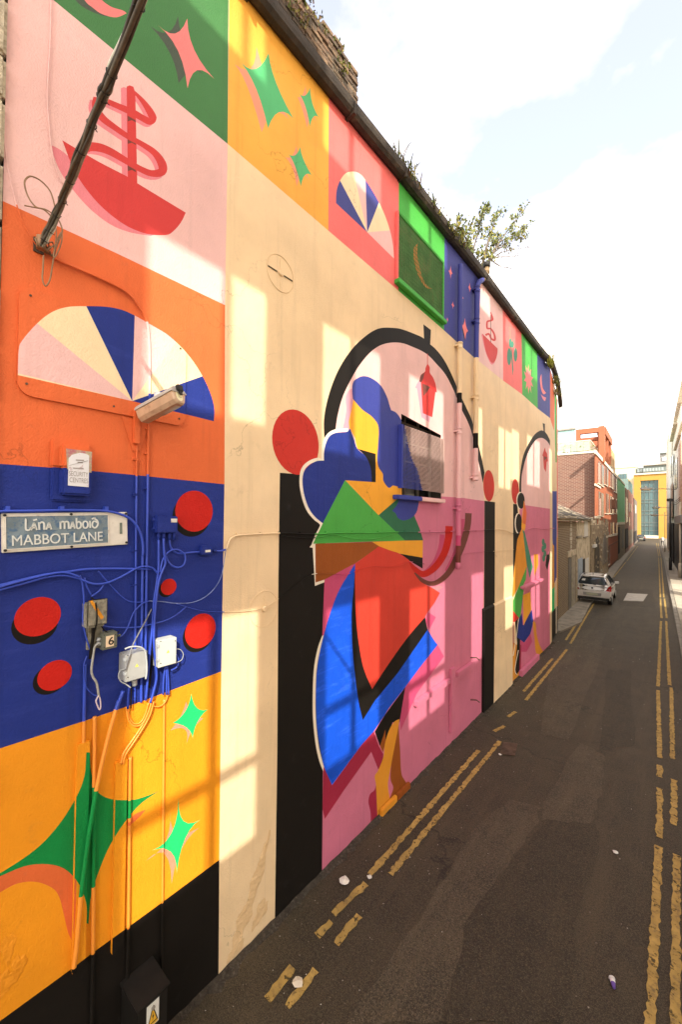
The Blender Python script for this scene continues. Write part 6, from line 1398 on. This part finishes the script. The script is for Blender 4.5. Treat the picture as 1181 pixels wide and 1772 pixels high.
for j in range(9): slab('window_pane', yb, YP, 1104 + j * 5.2, 1108 + j * 5.2, 810, 815.5, -2.9 if j < 2 else -2.4, -2.85 if j < 2 else -2.35, mat('roof_glass', (.3, .36, .36), rough=.15, spec=.6))
slab('roof_edge', yb, YP, 1113.5, 1166, 803.8, 805.4, -12.5, -2, steel)
ib = thing('ivory_building', 'pale ivory block rising behind the left fronts', 'building', YP.P(-8, 0, -4))
slab('wall', ib, YP, 1062, 1102, 806, 931, -16, -3.2, offw); slab('coping', ib, YP, 1062, 1102.5, 804.2, 806, -16.2, -3, paleb); slab('window', ib, YP, 1071, 1086, 817, 826, -3.15, -3.05, cw); mb = MB()
for x in (1076, 1081): pan(mb, YP, x - .2, x + .2, 817, 826, -3.04, -2.95, cwf, 1126)
mb.build('mullion', ib)
tw = thing('distant_tower', 'grey glazed tower top behind the yellow block', 'tower', YP.P(6, 0, -40))
slab('wall', tw, YP, 1143, 1156, 786.5, 931, -60, -45, mat('tower_grey', (.34, .34, .33), rough=.6)); slab('window_band', tw, YP, 1147, 1154.5, 793, 799, -44.9, -44.7, mat('tower_glass', (.6, .62, .6), rough=.3)); slab('roof', tw, YP, 1142.5, 1156.5, 785, 786.6, -61, -44, cwf)

# ================================================================== right side beyond the added wall
RA, RB = ground(1181, 997), ground(1155, 949)
RP = Plane((RA.x, RA.y), (RB.x - RA.x, RB.y - RA.y), True)
whr = mat('white_render', (.80, .76, .66), rough=.8, var=.05, vscale=.6, dirt=((.55, .5, .4), .62, .8, .8)); rbr = mat('orange_brick', (.46, .24, .13), rough=.85, var=.12, tex=brick_tex(0, 2, (.5, .42, .34), (.34, .16, .09), .3, .1, .02))
def rfront(name, label, cat, x0, x1, ytop, ref, m_, d=0.0, depth=9):
    t0, t1 = RP.tz(x0, 960)[0], RP.tz(x1, 960)[0]; zt = RP.tz(ref, ytop)[1]; t = thing(name, label, cat, RP.P((t0 + t1) / 2, 0, -depth / 2))
    mb = MB(); mb.prism([RP.P(t0, -.05, d), RP.P(t1, -.05, d), RP.P(t1, -.05, d - depth), RP.P(t0, -.05, d - depth)], (0, 0, zt + .05), m_); mb.build('wall', t); return t
r1 = rfront('white_shop', 'near white and orange brick building on the right with a dark shopfront', 'building', 1181, 1166.5, 712, 1170, whr)
part('brick_panel', r1, RP, (1179.5, 1175.5, 765, 905, .003, .10, rbr, 1178)); part('parapet', r1, RP, (1182, 1166, 708.5, 712, -.4, .25, whr, 1170)); part('string_course', r1, RP, (1181.5, 1166.3, 764, 768, .003, .2, paleb, 1170))
part('shopfront', r1, RP, (1181, 1168, 906, 985, .003, .12, mat('blue_black_shop', (.035, .042, .055), rough=.4, var=.3, vscale=1.5), 1172)); part('window', r1, RP, (1172.5, 1170.3, 795, 845, .003, .06, wing, 1171), (1169.5, 1168, 800, 845, .003, .06, wing, 1169)); part('fascia', r1, RP, (1181, 1168, 893, 905, .003, .3, mat('grey_fascia', (.24, .24, .23), rough=.6, var=.2), 1172))
r2 = rfront('pale_shop', 'tall white rendered front farther down the right side', 'building', 1166.3, 1160, 750, 1163, whr, d=.1)
part('brick_panel', r2, RP, (1164.5, 1161.5, 838, 895, .103, .16, rbr, 1163)); part('shopfront', r2, RP, (1166, 1160.4, 905, 968, .103, .2, darkh, 1163)); part('parapet', r2, RP, (1166.4, 1159.8, 747, 750, -.4, .3, paleb, 1163)); part('window', r2, RP, (1165.5, 1164, 790, 825, .103, .15, wing, 1164), (1162.8, 1161.4, 792, 826, .103, .15, wing, 1162))
r3 = rfront('ivory_shop', 'last ivory front on the right before the yellow block', 'building', 1159.8, 1155, 752, 1157, paleb, d=.0)
part('window', r3, RP, (1158.8, 1157.8, 800, 830, .003, .06, wing, 1158), (1158.8, 1157.8, 850, 880, .003, .06, wing, 1158)); part('shopfront', r3, RP, (1159.5, 1155.4, 905, 948, .003, .1, palew, 1157))
# --- lamp brackets over the lane
polem = mat('pole_dark', (.03, .028, .025), rough=.5); polew = mat('pole_pale', (.62, .55, .42), rough=.6)
def street_lamp(px, py, x_head, dist_px, s, label):
    hit = RP.pt(px, py, 0.05); t = thing('street_lamp', label, 'street lamp', hit)
    z = hit.z; d = (hit - CAM).dot(_f); w = (px - x_head) / FPX * d; u = _r.copy(); u.z = 0; u.normalize()
    head = hit - u * w; head.z = z
    mb = MB(); mb.tube([hit, hit.lerp(head, .5) + ZV * .06, head + u * .35 * s], .035 * s, steel, 6); mb.build('arm', t)
    mb = MB(); a = head - u * .5 * s; mb.prism([a + ZV * .0, a + u * 1.15 * s, a + u * 1.15 * s + ZV * .2 * s, a + ZV * .16 * s], _f * .3 * s, palew); mb.build('lamp_head', t); mb = MB()
    mb.prism([a + u * .05 - ZV * .002, a + u * 1.0 * s - ZV * .002, a + u * .95 * s - ZV * .14 * s, a + u * .12 - ZV * .12 * s], _f * .28 * s, mat('lamp_lens', (.55, .42, .25), rough=.3)); mb.build('lamp_lens', t)
    mb = MB(); mb.cyl(a + u * .55 * s + ZV * .2 * s + _f * .15 * s, a + u * .55 * s + ZV * .34 * s + _f * .15 * s, .1 * s, palew, 8); mb.build('photocell', t)
street_lamp(1172, 847, 1120, 0, .9, 'nearest street lamp reaching out on a long arm from the right wall')
street_lamp(1162, 879, 1137, 0, .8, 'second street lamp arm farther down the right side')
street_lamp(1157, 892, 1134, 0, .9, 'farthest and lowest street lamp in front of the yellow block')
def post(name, label, cat, px, py, ytop, r, m_, extra=None):
    g_ = ground(px, py, .08); d = (g_ - CAM).dot(_f); z = CAM.z + (902.5 - ytop) / FPX * d; t = thing(name, label, cat, g_)
    mb = MB(); mb.tube([g_, g_ + ZV * z], [r, r * .85], m_, 10); mb.build('pole', t)
    mb = MB(); mb.tube([g_, g_ + ZV * 1.1, g_ + ZV * 1.15], [r * 1.6, r * 1.6, r], m_, 10); mb.build('base', t)
    return t, g_, z, d
t, g_, z, d = post('lamp_post', 'tall dark post on the right pavement with its foot wider than its shaft', 'post', 1161.5, 987, 862, .08, polem)
mb = MB(); mb.cbox(g_ + ZV * (z - .15), (.5, .06, .25), polem); mb.build('sign_head', t)
t, g_, z, d = post('pale_post', 'pale post at the right edge in front of the shop wall', 'post', 1179, 1000, 868, .09, polew)
post('sign_post', 'slim dark post farther along the right pavement', 'post', 1168.5, 970, 905, .05, polem)
post('thin_post', 'thin grey post beside the far pedestrian on the right', 'post', 1152, 955, 885, .05, mat('pole_grey', (.4, .38, .33), rough=.6))
mb = MB(); a = RP.pt(1178, 868, .3); b = RP.pt(1160, 868, .3)
for k in range(3): mb.tube([a + ZV * .15 * k, a.lerp(b, .3) + ZV * (.15 * k - .25), a.lerp(b, .7) + ZV * (.1 * k - .2), b + ZV * .12 * k], .02, polem, 5)
tag(mb.build('wall_cables', None, origin=a), 'sagging dark cables clipped along the upper right building fronts', 'cables')

# ================================================================== cars
def car(loc, rz, paintm, label, detail=True, group=None):
    t = thing('parked_car', label, 'car', loc); M = Matrix.Rotation(rz, 3, 'Z')
    def C(x, y, z): return Vector(loc) + M @ Vector((x, y, z))
    glassm = mat('car_glass', (.02, .028, .034), rough=.06, spec=.8); trim = mat('car_trim', (.02, .02, .02), rough=.6); redl = mat('tail_red', (.36, .012, .01), rough=.15, spec=.6); tyre = mat('tyre', (.018, .017, .016), rough=.9); rim = mat('wheel_rim', (.45, .44, .42), rough=.35, metal=.7)
    # stations from the tail (y=0) to the nose (y=3.75): (y, half width, sill z, belt z, roof half width, roof z)
    st = [(0.00, .70, .42, .72, .66, .74), (.04, .80, .30, .92, .70, .96), (.10, .835, .22, 1.00, .64, 1.16), (.28, .845, .20, 1.03, .60, 1.44), (.55, .848, .19, 1.02, .585, 1.515), (1.1, .848, .19, .99, .58, 1.535), (1.75, .848, .19, .965, .575, 1.50), (2.25, .845, .19, .95, .56, 1.36), (2.85, .84, .2, .93, .70, .99), (3.3, .80, .22, .82, .62, .86), (3.62, .70, .28, .66, .52, .70), (3.72, .55, .36, .56, .42, .60)]
    secs = []
    for y, w, zs, zb_, rw, zr_ in st:
        q = [(-w * .93, zs), (-w, zs + .16), (-w * 1.0, zb_ - .12), (-w * .965, zb_), (-rw, zr_ - .03), (-rw * .8, zr_), (rw * .8, zr_), (rw, zr_ - .03), (w * .965, zb_), (w * 1.0, zb_ - .12), (w, zs + .16), (w * .93, zs)]
        secs.append([C(x, y, z) for x, z in q])
    mb = MB(); sweep(mb, secs, paintm); o = mb.build('body', t)
    for p in o.data.polygons: p.use_smooth = True
    md = o.modifiers.new('sub', 'SUBSURF'); md.levels = md.render_levels = 1
    def P(name, pts, ext, m_, par=t, bev=0): mb = MB(); mb.prism([C(*p) for p in pts], M @ Vector(ext), m_); return mb.build(name, par, bevel=bev)
    P('rear_window', [(-.60, .085, 1.04), (.60, .085, 1.04), (.655, .105, 1.12), (.53, .262, 1.40), (-.53, .262, 1.40), (-.655, .105, 1.12)], (0, -.03, .012), glassm)
    if detail:
        P('sticker', [(-.50, .118, 1.22), (-.34, .118, 1.22), (-.32, .165, 1.32), (-.47, .165, 1.32)], (0, -.006, .0025), palew)
        P('wiper', [(.0, .055, 1.05), (.16, .045, 1.02), (.17, .045, 1.035), (.02, .075, 1.075)], (0, -.02, .01), trim)
        P('spoiler', [(-.52, .27, 1.475), (.52, .27, 1.475), (.46, .17, 1.455), (-.46, .17, 1.455)], (0, 0, .035), paintm, bev=.01)
        P('aerial', [(-.01, .5, 1.53), (.01, .5, 1.53), (.01, .36, 1.66), (-.01, .36, 1.66)], (.008, 0, 0), trim)
    for s in (-1, 1):
        P('tail_light', [(s * .845, .045, .74), (s * .58, -.012, .76), (s * .66, .0, .86), (s * .74, .03, 1.0), (s * .83, .09, 1.05), (s * .858, .16, 1.0), (s * .86, .14, .85)], (0, -.035, 0), redl)
        P('side_window', [(s * .838, .50, 1.01), (s * .838, 1.25, .985), (s * .60, 1.25, 1.47), (s * .61, .62, 1.44)], (s * .02, 0, .008), glassm); P('side_window', [(s * .838, 1.32, .985), (s * .835, 2.35, .96), (s * .61, 1.85, 1.42), (s * .60, 1.32, 1.46)], (s * .02, 0, .008), glassm)
        P('door_handle', [(s * .853, .98, .88), (s * .853, 1.14, .88), (s * .853, 1.14, .91), (s * .853, .98, .91)], (s * .03, 0, 0), paintm)
        mb = MB(); c_ = C(s * .97, 2.0, 1.02); mb.cbox(c_, (.20, .10, .13), paintm, rz); mb.cbox(C(s * .86, 2.02, .99), (.08, .05, .05), trim, rz); mb.build('mirror', t, bevel=.02)
        for yw in (.58, 3.02):
            mb = MB(); mb.tube([C(s * .66, yw, .295), C(s * .68, yw, .295), C(s * .83, yw, .295), C(s * .85, yw, .295)], [.27, .295, .295, .27], tyre, 22); wl = mb.build('wheel', t)
            mb = MB(); mb.tube([C(s * .845, yw, .295), C(s * .856, yw, .295)], [.19, .17], rim, 18); mb.build('rim', wl)
            mb = MB(); mb.tube([C(s * .80, yw, .31), C(s * .8485, yw, .31)], [.34, .34], trim, 22); mb.build('wheel_arch', t)
    P('bumper', [(-.80, .01, .40), (.80, .01, .40), (.82, .01, .66), (-.82, .01, .66)], (0, -.045, 0), paintm, bev=.02)
    P('lower_trim', [(-.72, .0, .25), (.72, .0, .25), (.76, .0, .39), (-.76, .0, .39)], (0, -.03, 0), trim, bev=.01)
    P('number_plate', [(-.26, -.046, .50), (.26, -.046, .50), (.26, -.046, .61), (-.26, -.046, .61)], (0, -.012, 0), mat('number_plate', pc(190, 178, 140), rough=.5))
    P('plate_recess', [(-.40, -.0455, .47), (.40, -.0455, .47), (.42, -.0455, .63), (-.42, -.0455, .63)], (0, -.0015, 0), mat('recess_grey', (.3, .29, .27), rough=.6))
    mb = MB(); mb.cyl(C(0, -.012, .87), C(0, .02, .87), .045, trim, 12); mb.build('badge', t)
    return t
silver = mat('car_silver', (.70, .67, .62), rough=.3, metal=.35, spec=.6, var=.02); darkp = mat('car_dark', (.045, .05, .055), rough=.25, metal=.3, spec=.6, var=.02)
ga, gb = ground(998, 1043), ground(1053, 1048); mid = (ga + gb) / 2
car(Vector((mid.x + .02, mid.y, .0)), radians(1.5), silver, 'silver hatchback parked half on the left kerb with its tail towards us')
gc = ground(1110.5, 936.5); car(Vector((gc.x, gc.y, 0)), radians(8), darkp, 'small dark car parked far down the lane before the yellow block', False)

# ================================================================== two tiny people far down the lane
def person(loc, rz, label, top, legs, flip=1):
    t = thing('person', label, 'person', loc); J = [(0, 0, .95), (0, .02, 1.2), (0, .03, 1.42), (0, .04, 1.52), (0, .05, 1.66), (.11, .0, .90), (.11, .16 * flip, .50), (.11, .06 * flip, .08), (.11, .2 * flip, .03), (-.11, 0, .90), (-.11, -.10 * flip, .50), (-.11, -.34 * flip, .12), (-.11, -.24 * flip, .03), (.20, .02, 1.40), (.24, -.10, 1.15), (.22, .02, .92), (-.20, .02, 1.40), (-.24, .12, 1.15), (-.22, .26, .98)]
    E = [(0, 1), (1, 2), (2, 3), (3, 4), (0, 5), (5, 6), (6, 7), (7, 8), (0, 9), (9, 10), (10, 11), (11, 12), (2, 13), (13, 14), (14, 15), (2, 16), (16, 17), (17, 18)]
    Rr = [.14, .15, .15, .06, .11, .10, .07, .05, .04, .10, .07, .05, .04, .07, .05, .04, .07, .05, .04]
    me = bpy.data.meshes.new('sk'); me.from_pydata([Vector(j) for j in J], E, []); ob = bpy.data.objects.new('body', me); COL.objects.link(ob)
    sk = ob.modifiers.new('skin', 'SKIN'); 
    for i, v in enumerate(me.skin_vertices[0].data): v.radius = (Rr[i], Rr[i])
    me.skin_vertices[0].data[0].use_root = True
    s2 = ob.modifiers.new('sub', 'SUBSURF'); s2.levels = s2.render_levels = 1
    dg = bpy.context.evaluated_depsgraph_get(); m2 = bpy.data.meshes.new_from_object(ob.evaluated_get(dg)); bpy.data.objects.remove(ob)
    skin = mat('skin', (.42, .26, .18), rough=.6); hair = mat('dark_hair', (.03, .02, .015), rough=.7)
    for m_ in (top, legs, skin, hair): m2.materials.append(m_)
    for p in m2.polygons: z = p.center.z; p.use_smooth = True; p.material_index = 3 if z > 1.68 else 2 if z > 1.5 else 0 if z > .95 else 1
    b = bpy.data.objects.new('body', m2); COL.objects.link(b); b.parent = t; b.rotation_euler = (0, 0, rz); b['_o'] = tuple(loc)
gp1, gp2 = ground(1104, 938.5), ground(1147.5, 944, .08)
person((gp1.x, gp1.y, 0), 2.2, 'tiny pedestrian in dark clothes striding across beside the far dark car', mat('dark_coat', (.03, .03, .035), rough=.8), mat('dark_jeans', (.025, .028, .04), rough=.8))
person((gp2.x, gp2.y, .08), .2, 'tiny pedestrian walking on the far right pavement in a pale top', mat('pale_top', (.6, .57, .52), rough=.8), mat('dark_jeans', (.025, .028, .04), rough=.8), -1)

# ================================================================== plants on the roof
barkm = mat('twig_bark', (.13, .10, .07), rough=.85, var=.3, vscale=20)
tb = W.pt(836, 482, -.35); tb.z = 9.95
tr = thing('roof_sapling', 'wispy young tree growing out of the roof edge beside the vent pipe', 'sapling', tb)
RPl = Plane((WX - .35, 0), (0, 1))
def rp(px, py, off=0): return RPl.pt(px, py, off)
limbs = [[(832, 486), (826, 462), (818, 438), (808, 415), (798, 396), (790, 385)], [(834, 486), (840, 462), (852, 440), (866, 418), (880, 398), (897, 376), (912, 360)], [(833, 486), (835, 460), (842, 430), (850, 405), (856, 385), (868, 368)], [(840, 462), (852, 448), (868, 437), (885, 432), (904, 430), (922, 428)], [(842, 458), (856, 446), (872, 444), (888, 444), (898, 442)],
         [(818, 438), (826, 410), (830, 390), (836, 372), (838, 356)], [(852, 440), (862, 432), (880, 420), (898, 414), (912, 412)], [(826, 462), (812, 448), (800, 436), (790, 424)], [(850, 448), (858, 456), (868, 462), (886, 464)], [(866, 418), (884, 410), (900, 402), (910, 392)]]
mbt = MB(); mbl = MB()
for i, lb_ in enumerate(limbs):
    oo = [random.uniform(-.5, .5) * j / len(lb_) for j in range(len(lb_))]
    pts = [rp(p[0], p[1], o) for p, o in zip(lb_, oo)]; mbt.tube(pts, [max(.006, (.038 if i < 3 else .018) * (1 - j / len(pts))) for j in range(len(pts))], barkm, 5)
    for j in range(1, len(pts)):
        for k in range(5 if i not in (3, 4, 8) else 4):
            u = pts[j - 1].lerp(pts[j], random.random()); v = u + Vector((random.uniform(-.22, .22), random.uniform(-.25, .25), random.uniform(-.05, .28))); mbt.tube([u, v], [.008, .003], barkm, 3, False)
            if j >= 2 and i not in (3, 4, 8) or (i in (3, 4) and random.random() < .12):
                for q in range(6): foliage(mbl, u.lerp(v, random.uniform(.3, 1.1)), .10, 3, .08)
mbt.build('trunk', tr, recalc=False); mbl.build('crown', tr, recalc=False)
def tuft(px, py, h, n, label, mats_=leafm, off=.05, wid=.18, name='roof_plant'):
    c = W.pt(px, py, off); mb = MB()
    for _ in range(n):
        b = c + Vector((random.uniform(-.06, .1), random.uniform(-wid, wid), 0)); l = Vector((random.uniform(-.5, .7), random.uniform(-.8, .8), random.uniform(.4, 1.3))) * h * random.uniform(.4, 1)
        s = Vector((-l.y, l.x, 0)).normalized() * .010 if l.xy.length > 1e-3 else Vector((.01, 0, 0)); m_ = random.choice(mats_); mid_ = b + l * .55 + Vector((0, 0, .06 * h)); tip = b + l - Vector((0, 0, random.uniform(0, .25) * h))
        mb.face([b - s, b + s, mid_ + s * .9, mid_ - s * .9], m_); mb.face([mid_ - s * .9, mid_ + s * .9, tip], m_)
        if random.random() < .5: foliage(mb, mid_, .04, 2, .04, mats_)
    o = tag(mb.build(name, None, origin=c, recalc=False), label, 'plant', 'plants sprouting from the gutter'); return o
dryl = leafm + [mat('dry_grass', (.26, .19, .09), rough=.8, var=.2), mat('dead_leaf', (.12, .07, .035), rough=.8, var=.2)]
tuft(697, 300, .38, 60, 'dense brown green weed clump where the coral and green panels meet', dryl, .05, .25)
tuft(715, 322, .22, 50, 'small weed trailing over the gutter just below the dense clump', dryl, .10, .2)
tuft(742, 352, .20, 40, 'low dry weed in the gutter above the wire mesh window', dryl, .08, .25)
tuft(765, 385, .18, 70, 'dark trailing weed mat over the gutter above the mesh window right side', dryl, .11, .5)
tuft(790, 418, .22, 70, 'dead weeds hanging over the gutter left of the young tree', dryl, .11, .35)
tuft(936, 614, .30, 36, 'thin twiggy weed near the far end of the gutter', dryl, .05, .3)
tuft(952, 634, .55, 90, 'bright yellow green fern at the far gutter corner', [leafm[2], leafm[0], mat('bright_fern', (.40, .40, .05), rough=.6)], .12, .3)
tuft(962, 665, .55, 80, 'dark green fern lower down the rounded gutter end', leafm, .0, .3)
tuft(964, 684, .5, 40, 'straggly pale weed under the ferns at the gutter end', dryl, .0, .3)
for px, py, lab in ((532, 6, 'moss and grass tuft on the top of the brick stack near the picture edge'), (558, 42, 'small grass tuft on the sloping top of the brick stack'), (582, 76, 'dark grass tuft lower on the sloping top of the brick stack')): tuft(px, py + 9, .06, 30, lab, dryl, CXO, .10)
tuft(590, 116, .06, 26, 'green moss clump growing on the face of the brick stack', leafm, CXO + .03, .1)
tuft(515, 30, .06, 40, 'dark moss clump high on the face of the brick stack', dryl, CXO + .03, .14)
for o in bpy.data.objects:
    if '_o' in o: del o['_o']
    if o.get('label') is None and o.get('kind') is None and o.parent is None and o.type in ('MESH', 'EMPTY'): print('UNLABELLED', o.name)
